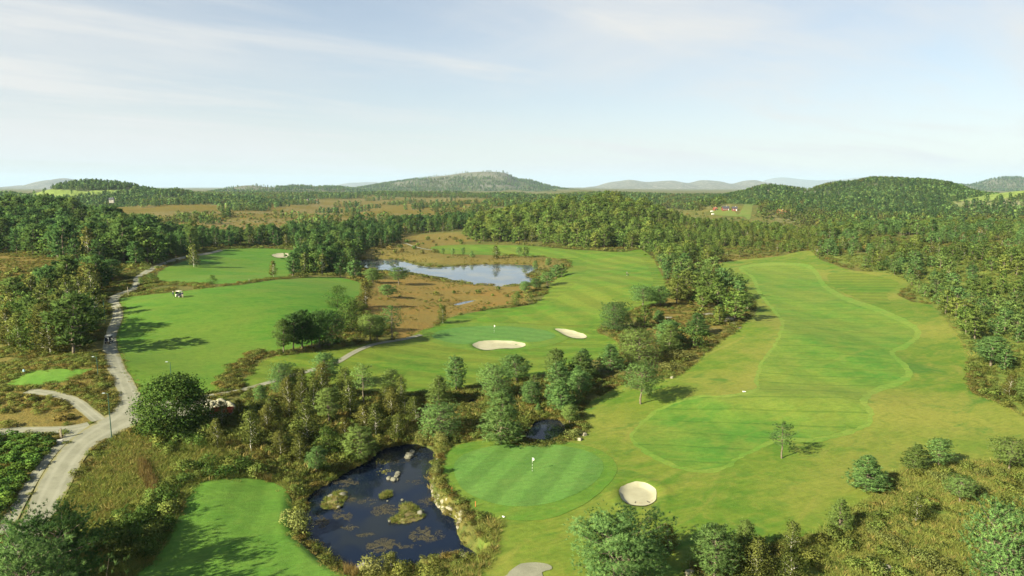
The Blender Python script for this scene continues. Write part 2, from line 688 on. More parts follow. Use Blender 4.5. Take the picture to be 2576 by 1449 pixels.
M = {}
M['ground'] = None
M['left_fairway'] = turf('left_fairway_turf', (0.049, 0.143, 0.012), (0.078, 0.163, 0.016), (0.107, 0.153, 0.021), 0.6, None, 0.5)
M['rough'] = turf('rough_turf', (0.065, 0.133, 0.012), (0.110, 0.155, 0.018), (0.166, 0.172, 0.032), 0.9, None, 0.35, dark=(0.046, 0.116, 0.015))
M['fairway'] = turf('fairway_turf', (0.058, 0.149, 0.017), (0.098, 0.169, 0.021), (0.139, 0.171, 0.027), 0.65, (math.radians(12), 13.0, 0.045), 0.2, lines=(math.radians(84), 6.8, 0.48))
M['mid_fairway'] = turf('mid_fairway_turf', (0.062, 0.149, 0.012), (0.104, 0.161, 0.018), (0.132, 0.157, 0.022), 0.75, (math.radians(18), 14.0, 0.09), 0.3)
M['mid_rough'] = turf('mid_rough_turf', (0.055, 0.129, 0.011), (0.098, 0.153, 0.017), (0.135, 0.153, 0.021), 0.6, (math.radians(80), 8.5, 0.10), 0.1)
M['collar'] = turf('collar_turf', (0.059, 0.144, 0.015), (0.087, 0.160, 0.019), (0.127, 0.160, 0.025), 0.5, None, 0.3)
M['band'] = turf('band_turf', (0.093, 0.186, 0.023), (0.126, 0.197, 0.028), (0.152, 0.194, 0.034), 0.6, None, 0.3)
M['green'] = turf('green_turf', (0.073, 0.162, 0.029), (0.082, 0.169, 0.032), (0.107, 0.169, 0.036), 0.2, (math.radians(-20), 5.6, 0.11), 0.3)
M['green2'] = turf('far_green_turf', (0.065, 0.155, 0.031), (0.077, 0.163, 0.034), (0.103, 0.163, 0.038), 0.2, (math.radians(75), 5.2, 0.05), 0.3)
M['tee'] = turf('tee_turf', (0.067, 0.153, 0.019), (0.081, 0.165, 0.022), (0.110, 0.169, 0.028), 0.4, (math.radians(10), 3.2, 0.05), 0.3)
M['farfield'] = turf('far_field_turf', (0.085, 0.135, 0.026), (0.105, 0.145, 0.030), (0.130, 0.135, 0.038), 0.5, None, 0.3)

# ground under heath, marsh and woods
t = NT('heath_ground')
p = t.pos()
marsh, lush, bare = t.attr('marsh'), t.attr('lush'), t.attr('bare')
n1, n2, n3 = t.noise(p, 0.07, 5, 0.6, 0.6), t.noise(p, 0.5, 5, 0.65), t.noise(p, 2.6, 4, 0.7)
c = t.mix(t.ss(n1, 0.36, 0.64), (0.085, 0.092, 0.024), (0.145, 0.125, 0.034))
c = t.mix(t.ss(n2, 0.45, 0.65), c, (0.070, 0.092, 0.022))
cm = t.mix(t.ss(n1, 0.34, 0.62), (0.190, 0.122, 0.030), (0.165, 0.125, 0.033))
cm = t.mix(t.math('MULTIPLY', t.ss(n2, 0.5, 0.72), 0.6), cm, (0.115, 0.108, 0.028))
far = t.attr('moor')
cm = t.mix(far, cm, t.mix(t.ss(n1, 0.36, 0.6), (0.098, 0.092, 0.015), (0.135, 0.100, 0.016)))
c = t.mix(marsh, c, cm)
cl = t.mix(t.ss(n2, 0.38, 0.64), (0.095, 0.145, 0.026), (0.165, 0.182, 0.038))
c = t.mix(lush, c, cl)
c = t.mix(t.math('MULTIPLY', bare, t.ss(n2, 0.52, 0.66)), c, (0.30, 0.28, 0.22))
hs = t.node('ShaderNodeHueSaturation')
t.put(hs.inputs['Color'], c)
t.put(hs.inputs['Value'], t.math('ADD', 0.6, t.math('MULTIPLY', n3, 0.8)))
t.pbr(hs.outputs[0], 0.9, 0.1, t.bump(t.math('ADD', n2, t.math('MULTIPLY', n3, 0.5)), 0.8, 0.6))
M['ground'] = t.mat

t = NT('gravel')
p = t.pos()
g1, g2, g3 = t.noise(p, 0.35, 5, 0.6, 0.4), t.noise(p, 3.0, 5, 0.7), t.noise(p, 14.0, 3, 0.7)
c = t.mix(t.ss(g1, 0.35, 0.65), (0.185, 0.185, 0.134), (0.235, 0.233, 0.172))
c = t.mix(t.math('MULTIPLY', t.ss(g2, 0.5, 0.7), 0.35), c, (0.175, 0.172, 0.12))
sx = t.node('ShaderNodeAttribute', attribute_name='across').outputs['Fac']
tracks = t.math('SUBTRACT', 1.0, t.ss(t.math('ABSOLUTE', t.math('SUBTRACT', t.math('ABSOLUTE', sx), 0.42)), 0.02, 0.22))
c = t.mix(t.math('MULTIPLY', tracks, 0.35), c, (0.31, 0.306, 0.24))
edge = t.math('MULTIPLY', t.ss(t.math('ADD', t.math('ABSOLUTE', sx), t.math('MULTIPLY', t.math('SUBTRACT', g1, 0.5), 0.7)), 0.80, 1.0), 0.85)
c = t.mix(edge, c, (0.20, 0.185, 0.075))
hs = t.node('ShaderNodeHueSaturation')
t.put(hs.inputs['Color'], c)
t.put(hs.inputs['Value'], t.math('ADD', 0.8, t.math('MULTIPLY', g3, 0.4)))
t.pbr(hs.outputs[0], 0.92, 0.1, t.bump(t.math('ADD', g2, g3), 0.4, 0.08))
M['gravel'] = t.mat

t = NT('bunker_sand')
p = t.pos()
g1, g2 = t.noise(p, 0.6, 4), t.noise(t.map(p, (1.2, 9, 1), 0.4), 1.0, 4)
c = t.mix(t.ss(g1, 0.35, 0.7), (0.345, 0.33, 0.225), (0.30, 0.285, 0.19))
t.pbr(t.mix(t.math('MULTIPLY', t.ss(g2, 0.45, 0.7), 0.25), c, (0.27, 0.255, 0.17)), 0.95, 0.1, t.bump(g2, 0.4, 0.06))
M['sand'] = t.mat


def water_mat(name, base, rough, ripple, bump_d, spec):
    t = NT(name)
    p = t.pos()
    w = t.math('ADD', t.noise(t.map(p, (0.5, 1.6, 1), 0.3), ripple, 4, 0.6), t.math('MULTIPLY', t.noise(p, ripple * 5, 3), 0.35))
    patch = t.noise(p, 0.09, 4, 0.6, 0.5)
    col = t.mix(t.ss(patch, 0.42, 0.66), base, tuple(b * k for b, k in zip(base, (2.6, 1.7, 0.9))))
    n = t.pbr(col, t.ss(t.noise(t.map(p, (0.4, 1.2, 1)), 0.06, 4), 0.42, 0.62, rough * 0.4, rough * 1.8), spec, t.bump(w, 0.25, bump_d))
    n.inputs['IOR'].default_value = 1.33
    return t.mat


M['pond'] = water_mat('pond_water', (0.005, 0.010, 0.024), 0.05, 0.9, 0.010, 0.30)
M['lake'] = water_mat('far_pond_water', (0.050, 0.072, 0.100), 0.05, 0.35, 0.008, 0.6)

M['pine'] = foliage('pine_needles', (0.078, 0.165, 0.054), (0.245, 0.395, 0.12), (0.255, 0.315, 0.075))
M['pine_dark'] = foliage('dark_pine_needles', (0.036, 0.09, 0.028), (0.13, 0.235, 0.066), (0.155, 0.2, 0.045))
M['pine_warm'] = foliage('olive_pine_needles', (0.09, 0.165, 0.038), (0.255, 0.35, 0.082), (0.265, 0.285, 0.065))  # olive needle colour of the knoll pines and of scattered stands
M['birch'] = foliage('birch_leaves', (0.07, 0.1, 0.024), (0.185, 0.215, 0.052), (0.185, 0.155, 0.042), 0.3)
M['broadleaf'] = foliage('broad_leaves', (0.034, 0.085, 0.018), (0.145, 0.225, 0.05), (0.12, 0.17, 0.038), 0.25)
M['shrub'] = foliage('shrub_leaves', (0.08, 0.13, 0.026), (0.225, 0.27, 0.068), (0.19, 0.18, 0.042), 0.3)
M['willow'] = foliage('willow_leaves', (0.125, 0.16, 0.042), (0.25, 0.275, 0.09), (0.23, 0.22, 0.065), 0.3)
M['rhodo'] = foliage('rhododendron_leaves', (0.04, 0.098, 0.022), (0.135, 0.24, 0.045), (0.16, 0.24, 0.04), 0.2)
M['heather'] = foliage('heather', (0.085, 0.105, 0.028), (0.205, 0.205, 0.056), (0.2, 0.145, 0.042), 0.2, 0.8)
M['grass_tall'] = foliage('long_grass', (0.1, 0.145, 0.028), (0.245, 0.275, 0.068), (0.25, 0.235, 0.06), 0.3, 0.8)
M['grass_dry'] = foliage('dry_grass', (0.21, 0.175, 0.054), (0.35, 0.3, 0.105), (0.29, 0.21, 0.066), 0.3)
M['bulrush'] = foliage('reed_leaves', (0.13, 0.165, 0.036), (0.29, 0.3, 0.09), (0.27, 0.22, 0.06), 0.3)
M['sorrel'] = foliage('rust_seedheads', (0.14, 0.1, 0.036), (0.22, 0.15, 0.056), (0.2, 0.18, 0.055), 0.3)
M['weed'] = foliage('pond_weed', (0.04, 0.038, 0.024), (0.085, 0.075, 0.048), (0.075, 0.07, 0.042), 0.0, 0.2)
M['lily'] = foliage('lily_leaves', (0.12, 0.13, 0.03), (0.30, 0.27, 0.07), (0.25, 0.2, 0.05), 0.1)
M['bark'] = plain('pine_bark', (0.15, 0.125, 0.09), 0.9, 0.1, var=0.35)
M['bark_dark'] = plain('dark_bark', (0.09, 0.07, 0.05), 0.9, 0.1, var=0.3)
M['birch_bark'] = plain('birch_bark', (0.58, 0.55, 0.47), 0.85, 0.1, var=0.3, scale=2)
M['stone'] = stone_mat('pale_stone', (0.30, 0.28, 0.20), (0.22, 0.20, 0.14), 0.25)
M['stone_grey'] = stone_mat('grey_stone', (0.185, 0.18, 0.14), (0.13, 0.125, 0.095), 0.3)

# ------------------------------------------------------------------ ground sheet
ys = [6.0]
while ys[-1] < 49000:
    y = ys[-1]
    if y < 62:
        s = 1.2
    elif y < 132:
        s = 0.55
    elif y < 700:
        s = 0.0078 * y
    elif y < 1800:
        s = 0.013 * y
    else:
        s = 0.04 * y
    ys.append(y + s)
ys = np.array(ys)
tt = np.concatenate([np.linspace(-1.25, -0.78, 34)[:-1], np.linspace(-0.78, 0.78, 430), np.linspace(0.78, 1.25, 34)[1:]])
GX = tt[None, :] * (ys[:, None] + 42)
GY = np.repeat(ys[:, None], len(tt), 1)
GZ = H(GX, GY)
nr, nc = GX.shape
idx = np.arange(nr * nc).reshape(nr, nc)
quads = np.stack([idx[:-1, :-1].ravel(), idx[:-1, 1:].ravel(), idx[1:, 1:].ravel(), idx[1:, :-1].ravel()], 1)
gu, gv, gd = project(GX, GY, GZ)
gu = gu + 26 * (vnoise(GX, GY, 14, 11) - 0.5) + 14 * (vnoise(GX, GY, 4, 12) - 0.5)
gv = gv + (26 * (vnoise(GX, GY, 14, 13) - 0.5) + 10 * (vnoise(GX, GY, 4, 14) - 0.5)) * np.clip(60 / gd, 0.02, 1)

MARSH_PX = [
    [(905, 745), (950, 705), (1040, 690), (1345, 722), (1325, 765), (1230, 776), (1120, 800), (1060, 838), (1000, 858), (985, 800), (930, 790)],
    [(60, 520), (200, 512), (480, 514), (700, 505), (1000, 497), (1260, 500), (1200, 520), (1150, 540), (1000, 556), (820, 566), (600, 578), (480, 572), (300, 552)],
    [(-200, 630), (110, 640), (250, 690), (240, 722), (60, 775), (-200, 800)],
    [(890, 655), (940, 620), (1060, 615), (1200, 640), (1400, 650), (1420, 670), (1350, 680), (1200, 668), (1000, 655)],
    [(1015, 592), (1150, 584), (1190, 606), (1130, 620), (1000, 628)],
    [(1610, 760), (1700, 650), (1800, 640), (1960, 640), (1960, 650), (1800, 668), (1880, 760), (1860, 810), (1700, 880), (1600, 860)],
    [(-100, 985), (120, 985), (240, 1050), (200, 1085), (-100, 1085)], [(90, 940), (230, 930), (240, 975), (120, 975)]]
LUSH_PX = [
    [(1700, 1480), (1880, 1440), (2060, 1340), (2180, 1250), (2260, 1170), (2420, 1130), (3000, 1150), (3000, 1750), (1400, 1750), (1420, 1480)],
    [(150, 1300), (230, 1170), (300, 1090), (480, 1080), (660, 1180), (820, 1210), (500, 1220), (400, 1480), (300, 1750), (-300, 1750), (60, 1480)],
    [(1210, 1320), (1300, 1290), (1420, 1400), (1420, 1750), (880, 1750), (900, 1430), (1180, 1425)],
    [(2060, 640), (2240, 700), (2350, 780), (2430, 900), (2600, 1080), (2720, 1060), (2720, 640)]]


def region(polys, u, v, w=None):
    m = np.zeros(u.shape)
    for i, q in enumerate(polys):
        m = np.maximum(m, inside(np.asarray(q, float), u, v) * (w[i] if w else 1.0))
    return m


def blur(a, n=2):
    for _ in range(n):
        b = a.copy()
        b[1:-1, 1:-1] = (a[1:-1, 1:-1] * 2 + a[:-2, 1:-1] + a[2:, 1:-1] + a[1:-1, :-2] + a[1:-1, 2:]) / 6
        a = b
    return a


marsh_a = blur(region(MARSH_PX, gu, gv, (1.0, 1.0, 0.75, 0.5, 0.6, 0.6, 0.6, 0.6)))
lush_a = blur(region(LUSH_PX, gu, gv))
bare_a = np.clip(0.9 * (vnoise(GX, GY, 60, 21) > 0.62) * (GY > 700), 0, 1) + 0.5 * (vnoise(GX, GY, 9, 22) > 0.8) * (marsh_a > 0.5) * (GY < 300) * (GX > 0)
me = np_mesh('ground', np.stack([GX, GY, GZ], -1).reshape(-1, 3), quads, [M['ground']], True,
             {'marsh': marsh_a.ravel(), 'lush': lush_a.ravel(), 'bare': bare_a.ravel(), 'moor': sstep((GY.ravel() - 700) / 200)})
ground = tag(link('ground', me), 'olive and rust brown heath ground between the fairways', None, None, 'structure')

# ------------------------------------------------------------------ laid sheets
SHEETS = []                                   # world outlines that keep plants off


def sheet_poly(poly, name, off, mat, label, kind='structure', fixed_z=None, keep=True, jit=1.0, spacing=1.0):
    poly = np.asarray(poly, float)
    seg = np.roll(poly, -1, 0) - poly
    out = []
    for a, s in zip(poly, seg):
        L = math.hypot(*s)
        st = max(0.35, min(3.0, a[1] * 0.006))
        k = max(1, int(L / st))
        for i in range(k):
            out.append(a + s * i / k)
    b = np.array(out)
    if jit and fixed_z is None:
        b = b + jit * np.stack([vnoise(b[:, 0], b[:, 1], 1.3, 31) - 0.5, vnoise(b[:, 0], b[:, 1], 1.3, 32) - 0.5], 1)
    if keep:
        SHEETS.append(b)
    if fixed_z is None:
        m = inside(b, GX, GY)
        px, py = GX[m], GY[m]
        gap = np.maximum(0.3, py * 0.003)
        d = edge_dist(b, px, py, 3.0)
        ok = d > np.minimum(gap, 2.5)
        px, py = px[ok], py[ok]
        sub = slice(None, None, 1)
        pts = [Vector(q) for q in b] + [Vector((x, y)) for x, y in zip(px[sub], py[sub])]
    else:
        pts = [Vector(q) for q in b]
    v, e, f, *_ = delaunay_2d_cdt(pts, [], [list(range(len(b)))], 1, 1e-5)
    xy = np.array([(q.x, q.y) for q in v])
    z = H(xy[:, 0], xy[:, 1]) + off * (1 + np.clip(xy[:, 1] - 200, 0, 1e9) / 250) if fixed_z is None else np.full(len(xy), fixed_z)
    fa = np.array([list(q) for q in f], np.int32)
    va = np.column_stack([xy, z])
    a, b2, c2 = va[fa[:, 0]], va[fa[:, 1]], va[fa[:, 2]]
    flip = np.cross(b2 - a, c2 - a)[:, 2] < 0
    fa[flip] = fa[flip][:, ::-1]
    return tag(link(name, np_mesh(name, va, fa, [mat], True)), label, None, None, kind)


EDGES = []


def sheet(px, name, off, mat, label, n=5, **kw):
    kw.setdefault('jit', 0.15 if 'green' in name else 0.9)
    o = sheet_poly(smooth_poly(hit(px)[:, :2], n), name, off, mat, label, **kw)
    if kw.get('keep', True) and name in ('fairway', 'rough', 'tee_green', 'tee_mound'):
        EDGES.append(SHEETS[-1])
    return o


# water
for (poly, zw, kind), (nm, lb, mt) in zip(PONDS, [
        ('pond_water', 'dark blue water of the near pond beside the green', 'pond'), ('pond_water', 'small dark pond behind the near green', 'pond'),
        ('pond_water', 'tiny pond among the pines', 'pond'), ('pond_water', 'narrow pool beside the birches', 'pond'),
        ('lake_water', 'pale sky reflecting water of the far pond', 'lake'), ('stream_water', 'thin shining stream in the brown marsh', 'lake')]):
    c0 = poly.mean(0)
    grow = 1.5 if kind == 'n' else (3.0 if kind == 'f' else 0.6)
    dn = poly - c0
    big = c0 + dn * (1 + grow / np.maximum(np.linalg.norm(dn, axis=1, keepdims=True), 1))
    sheet_poly(big, nm, 0, M[mt], lb, fixed_z=zw, keep=False)
    SHEETS.append(poly)

LEFT_FW = [(300, 752), (318, 748), (440, 735), (560, 721), (640, 712), (740, 702), (800, 697), (860, 700), (905, 712), (917, 735), (890, 757), (868, 790),
           (848, 808), (832, 832), (800, 862), (720, 882), (672, 887), (632, 900), (600, 915), (572, 945), (558, 972), (548, 984), (510, 991), (450, 1002),
           (400, 1013), (366, 1008), (348, 980), (330, 946), (314, 918), (298, 885), (294, 850), (301, 822), (310, 797), (308, 775)]
sheet(LEFT_FW, 'fairway', 0.05, M['left_fairway'], 'bright green mown fairway beside the gravel road')
SECOND_FW = [(392, 702), (404, 682), (432, 668), (470, 655), (500, 645), (530, 634), (560, 628), (640, 625), (720, 628), (772, 640), (768, 662), (742, 690),
             (700, 700), (640, 707), (560, 714), (470, 714), (420, 712)]
sheet(SECOND_FW, 'fairway', 0.05, M['left_fairway'], 'bright green fairway with a small bunker behind the left crest')
MID = [(1085, 622), (1140, 617), (1240, 616), (1350, 620), (1480, 630), (1560, 634), (1610, 628), (1645, 652), (1663, 690), (1680, 722), (1682, 742), (1660, 760), (1600, 775), (1560, 800),
       (1500, 832), (1540, 850), (1560, 872), (1552, 892), (1500, 905), (1400, 935), (1250, 962), (1110, 985), (1000, 988), (900, 985), (800, 975),
       (730, 968), (655, 973), (612, 968), (640, 925), (680, 900), (760, 890), (860, 876), (930, 865), (1010, 855), (1062, 832), (1100, 818), (1130, 800), (1180, 788),
       (1240, 778), (1325, 768), (1372, 742), (1395, 705), (1432, 672), (1420, 655), (1340, 645), (1240, 642), (1150, 640), (1100, 636)]
sheet(MID, 'rough', 0.05, M['mid_rough'], 'striped mown rough of the middle hole round the far green')
MIDF = [(1120, 625), (1240, 620), (1350, 625), (1480, 636), (1550, 641), (1600, 645), (1625, 665), (1638, 690), (1640, 720), (1600, 755), (1530, 800), (1480, 815), (1400, 818), (1300, 812), (1200, 808),
        (1230, 790), (1330, 778), (1400, 750), (1445, 715), (1475, 680), (1465, 655), (1380, 643), (1240, 636)]
sheet(MIDF, 'fairway', 0.085, M['mid_fairway'], 'middle fairway sweeping from the far pond to the far green', keep=False)
sheet([(1062, 842), (1085, 828), (1130, 818), (1200, 813), (1290, 814), (1370, 820), (1425, 832), (1430, 850), (1390, 868), (1330, 880), (1240, 884), (1150, 878), (1090, 862)], 'green_collar', 0.10, M['collar'], 'mown collar of the far green', keep=False)
sheet([(1086, 846), (1110, 832), (1160, 824), (1230, 821), (1310, 824), (1370, 832), (1398, 845), (1370, 858), (1310, 868), (1240, 872), (1160, 867), (1110, 858)], 'putting_green', 0.13, M['green2'], 'smooth far putting green with a flag', keep=False)

ROUGH = [(1806, 668), (1850, 655), (1960, 645), (2012, 632), (2042, 632), (2062, 652), (2130, 678), (2200, 684), (2240, 690), (2285, 712), (2262, 740), (2290, 758), (2345, 770), (2388, 815), (2425, 870), (2440, 920),
         (2432, 965), (2462, 995), (2530, 1022), (2600, 1065), (2680, 1110), (2680, 1190), (2560, 1160), (2430, 1165), (2340, 1172), (2255, 1190), (2190, 1250), (2120, 1302), (2060, 1338), (2000, 1352),
         (1930, 1372), (1840, 1385), (1740, 1420), (1690, 1480), (1240, 1480), (1236, 1410), (1262, 1345), (1240, 1305), (1195, 1285), (1150, 1255), (1118, 1218), (1100, 1185), (1106, 1150), (1120, 1128),
         (1180, 1110), (1250, 1108), (1310, 1122), (1390, 1122), (1446, 1108), (1478, 1080), (1464, 1045), (1482, 1012), (1530, 988), (1585, 962), (1645, 955), (1695, 948), (1745, 920), (1785, 880), (1850, 832), (1888, 800), (1905, 775), (1880, 735), (1840, 700)]
sheet(ROUGH, 'rough', 0.05, M['rough'], 'yellowish mown rough of the near hole')
BAND = [(1858, 674), (1910, 663), (1975, 661), (2034, 666), (2060, 688), (2076, 714), (2128, 746), (2226, 780), (2298, 815), (2316, 843), (2283, 874), (2252, 890), (2290, 928), (2282, 960), (2210, 988), (2181, 1010),
        (2202, 1044), (2186, 1074), (2116, 1099), (2046, 1113), (1955, 1113), (1874, 1149), (1804, 1188), (1694, 1178), (1603, 1125), (1592, 1084), (1654, 1030), (1747, 997), (1829, 994), (1896, 979), (1899, 954), (1911, 914), (1949, 861), (1965, 813), (1937, 776), (1904, 732), (1890, 700)]
sheet(BAND, 'semi_rough', 0.075, M['band'], 'light green band mown round the near fairway', keep=False)
FAIR = [(1870, 676), (1920, 670), (1980, 668), (2030, 674), (2050, 692), (2066, 720), (2120, 755), (2215, 790), (2285, 822), (2302, 843), (2270, 868), (2238, 888), (2274, 930), (2266, 952), (2198, 978), (2165, 1008),
        (2185, 1042), (2172, 1066), (2110, 1090), (2040, 1104), (1950, 1104), (1870, 1140), (1800, 1180), (1700, 1170), (1610, 1120), (1600, 1085), (1660, 1035), (1750, 1003), (1830, 1000), (1905, 985), (1908, 955), (1920, 915), (1958, 862), (1974, 812), (1945, 775), (1912, 730), (1900, 700)]
sheet(FAIR, 'fairway', 0.10, M['fairway'], 'near fairway with faint dark cross lines', keep=False)
sheet([(2085, 690), (2150, 686), (2230, 700), (2262, 715), (2230, 740), (2240, 765), (2190, 760), (2130, 740), (2090, 715)], 'mown_patch', 0.085, M['mid_rough'], 'darker mown patch beside the near fairway', keep=False)
sheet([(1112, 1190), (1118, 1150), (1150, 1122), (1230, 1108), (1320, 1106), (1420, 1112), (1500, 1130), (1545, 1160), (1548, 1195), (1510, 1240), (1450, 1280), (1370, 1308), (1270, 1308), (1190, 1282), (1140, 1240)],
      'green_collar', 0.10, M['collar'], 'mown collar of the near green', keep=False)
sheet([(1142, 1190), (1150, 1158), (1190, 1135), (1250, 1122), (1330, 1118), (1410, 1122), (1475, 1136), (1512, 1158), (1516, 1186), (1488, 1222), (1430, 1252), (1360, 1272), (1280, 1275), (1215, 1260), (1165, 1232)],
      'putting_green', 0.13, M['green'], 'smooth near putting green with diagonal mown bands', keep=False)
TEE = [(478, 1240), (500, 1216), (560, 1206), (650, 1205), (708, 1224), (735, 1270), (730, 1318), (742, 1356), (790, 1398), (828, 1430), (870, 1480), (360, 1480), (395, 1400), (440, 1320)]
sheet(TEE, 'tee_green', 0.05, M['tee'], 'bright green tee lawn beside the near pond')
sheet([(16, 968), (60, 942), (110, 930), (175, 928), (226, 930), (190, 946), (150, 962), (60, 974)], 'tee_mound', 0.05, M['tee'], 'small bright tee on a heath mound')
sheet([(1798, 540), (1790, 530), (1810, 521), (1840, 524), (1870, 520), (1900, 515), (1892, 530), (1870, 545), (1830, 544)], 'field', 0.08, M['farfield'], 'pale green field round the red farm', keep=False)
FARM_POLY = smooth_poly(hit([(1780, 545), (1785, 523), (1812, 515), (1900, 510), (1900, 535), (1870, 550)])[:, :2], 3)
SHEETS.append(FARM_POLY)
sheet([(2008, 542), (2060, 536), (2075, 544), (2030, 548)], 'field', 0.08, M['farfield'], 'small green field below the right hill', keep=True)
sheet([(1690, 616), (1730, 613), (1745, 618), (1700, 622)], 'tee_mound', 0.1, M['farfield'], 'distant pale tee left of the heath strip')
sheet([(1745, 628), (1780, 623), (1815, 627), (1780, 632)], 'tee_mound', 0.1, M['farfield'], 'distant pale tee among the heath and pines')
for bpoly, lb in zip(BUNKERS_W, ('round sand bunker in front of the near green', 'long pale bunker in front of the far green', 'slanted pale bunker right of the far green', 'small bunker on the far left fairway')):
    sheet_poly(bpoly[0], 'sand_bunker', 0.17, M['sand'], lb, keep=False, jit=0.25)

# ------------------------------------------------------------------ gravel roads as strips
def strip(left, right, name, label, off=0.09, across=10, w=None):
    L, R = smooth_poly(left, 6, False), smooth_poly(right, 6, False)
    rows = []
    for a, b in zip(L, R):
        rows.append([a + (b - a) * k / across for k in range(across + 1)])
    v = np.array(rows)
    n = len(v)
    xy = v.reshape(-1, 2)
    z = H(xy[:, 0], xy[:, 1]) + off * (1 + np.clip(xy[:, 1] - 200, 0, 1e9) / 250)
    ii = np.arange(n * (across + 1)).reshape(n, across + 1)
    q = np.stack([ii[:-1, :-1].ravel(), ii[:-1, 1:].ravel(), ii[1:, 1:].ravel(), ii[1:, :-1].ravel()], 1)
    acr = np.tile(np.linspace(-1, 1, across + 1), n)
    o = link(name, np_mesh(name, np.column_stack([xy, z]), q, [M['gravel']], True, {'across': acr}))
    SHEETS.append(np.concatenate([L, R[::-1]]))
    return tag(o, label, None, None, 'structure')


def band_edges(px, width):
    c = smooth_poly(hit(px)[:, :2], 4, False)
    d = np.gradient(c, axis=0)
    d /= np.linalg.norm(d, axis=1, keepdims=True)
    nrm = np.stack([-d[:, 1], d[:, 0]], 1) * width / 2
    return c + nrm, c - nrm


ROAD = [((-90, 1480), (60, 1480)), ((22, 1352), (112, 1340)), ((62, 1290), (150, 1275)), ((97, 1213), (182, 1213)), ((133, 1157), (210, 1160)), ((169, 1116), (247, 1118)), ((215, 1078), (300, 1092)),
        ((258, 1052), (352, 1068)), ((285, 1030), (378, 1042)), ((298, 1005), (368, 1012)), ((293, 980), (350, 985)), ((280, 950), (332, 950)), ((267, 920), (316, 925)), ((258, 885), (298, 885)), ((262, 850), (293, 850)),
        ((272, 822), (301, 822)), ((282, 797), (310, 797)), ((281, 775), (308, 775)), ((268, 755), (299, 757)), ((288, 741), (312, 743)), ((320, 729), (345, 731)), ((332, 713), (353, 718)), ((338, 699), (354, 704)), ((362, 682), (378, 686)),
        ((392, 667), (404, 671)), ((420, 657), (433, 661)), ((455, 647), (466, 651)), ((500, 639), (509, 643)), ((555, 628), (561, 631))]
strip(hit([a for a, b in ROAD])[:, :2], hit([b for a, b in ROAD])[:, :2], 'gravel_road', 'pale gravel road winding up the left side')
SHO = [((-30, 1345), (18, 1345)), ((0, 1310), (44, 1310)), ((30, 1269), (64, 1269)), ((64, 1213), (95, 1213)), ((103, 1157), (131, 1157)), ((140, 1118), (168, 1116)), ((168, 1085), (214, 1080))]
strip(hit([a for a, b in SHO])[:, :2], hit([b for a, b in SHO])[:, :2], 'gravel_shoulder', 'gravel shoulder between the dark hedge and the road')
strip(*band_edges([(515, 999), (560, 991), (600, 984), (640, 974), (680, 962), (720, 950), (770, 936), (810, 925), (850, 911), (880, 893), (910, 878), (945, 866), (985, 859), (1020, 853), (1060, 843)], 1.7),
      'cart_path', 'narrow sandy cart path curving to the far green', 0.12, 6)
strip(*band_edges([(250, 1058), (215, 1030), (190, 1010), (160, 998), (120, 990), (70, 984)], 2.4), 'footpath', 'faint gravel path below the tee mound', 0.09, 6)
strip(*band_edges([(-40, 1090), (60, 1084), (130, 1083), (185, 1078), (225, 1070)], 3.0), 'side_track', 'grey side track above the dark hedge', 0.08, 6)
strip(*band_edges([(1016, 612), (1040, 620), (1070, 627), (1100, 630)], 2.5), 'footpath', 'thin footpath near the far pond', 0.09, 4)
sheet([(338, 1016), (400, 1010), (500, 1002), (545, 1012), (600, 1032), (560, 1052), (480, 1062), (372, 1072), (345, 1050)], 'gravel_yard', 0.05, M['gravel'], 'gravel yard behind the round tree')
sheet([(1240, 1480), (1290, 1432), (1350, 1419), (1388, 1425), (1372, 1446), (1330, 1490)], 'gravel_patch', 0.12, M['gravel'], 'pale gravel patch at the near edge of the rough')


def clear_of(x, y, margin_polys=SHEETS):
    ok = np.ones(np.shape(x), bool)
    for q in margin_polys:
        ok &= ~inside(q, x, y)
    return ok

# ------------------------------------------------------------------ plant builders (numpy)
def unit(a):
    return a / np.maximum(np.linalg.norm(a, axis=-1, keepdims=True), 1e-9)


NRM = {}
SRC = {}


def soft_normals(me, v, f, nrm):
    """rounded foliage normals; windings follow them"""
    a, b, c = v[f[:, 0]], v[f[:, 1]], v[f[:, 2]]
    NRM[me.name] = nrm
    me.polygons.foreach_set('use_smooth', np.ones(len(me.polygons), bool))
    me.normals_split_custom_set_from_vertices(nrm.astype(np.float32))
    return me


def wind(v, f, nrm):
    a, b, c = v[f[:, 0]], v[f[:, 1]], v[f[:, 2]]
    flip = (np.cross(b - a, c - a) * nrm[f[:, 0]]).sum(1) < 0
    f = f.copy()
    f[flip] = f[flip][:, ::-1]
    return f


def blades(base, direc, length, width, r):
    """one narrow triangle per blade"""
    n = len(base)
    side = unit(np.cross(direc, r.normal(size=(n, 3))))
    w = np.asarray(width).reshape(-1, 1) * 0.5
    tip = base + direc * np.asarray(length).reshape(-1, 1)
    mid = base
    v = np.stack([mid - side * w, mid + side * w, tip], 1).reshape(-1, 3)
    return v, np.arange(3 * n).reshape(n, 3)


def leaves(c, size, r, up=0.4, aspect=0.7):
    n = len(c)
    nrm = unit(r.normal(size=(n, 3)) + np.array([0, 0, up]))
    a = unit(np.cross(nrm, r.normal(size=(n, 3))))
    b = np.cross(nrm, a)
    s = (size * r.uniform(0.6, 1.3, n)).reshape(-1, 1) * 0.5
    v = np.stack([c - a * s, c - b * s * aspect, c + a * s, c + b * s * aspect], 1).reshape(-1, 3)
    return v, np.arange(4 * n).reshape(n, 4)


def wood_mesh(name, segs, mat, sides=5):
    """segs: list of (points, radii)"""
    mb = MB()
    for pts, rad in segs:
        mb.tube(pts, rad, sides if rad[0] > 0.06 else 3, cap=False)
    return np_mesh(name, np.array(mb.v), mb.f, [mat], True)


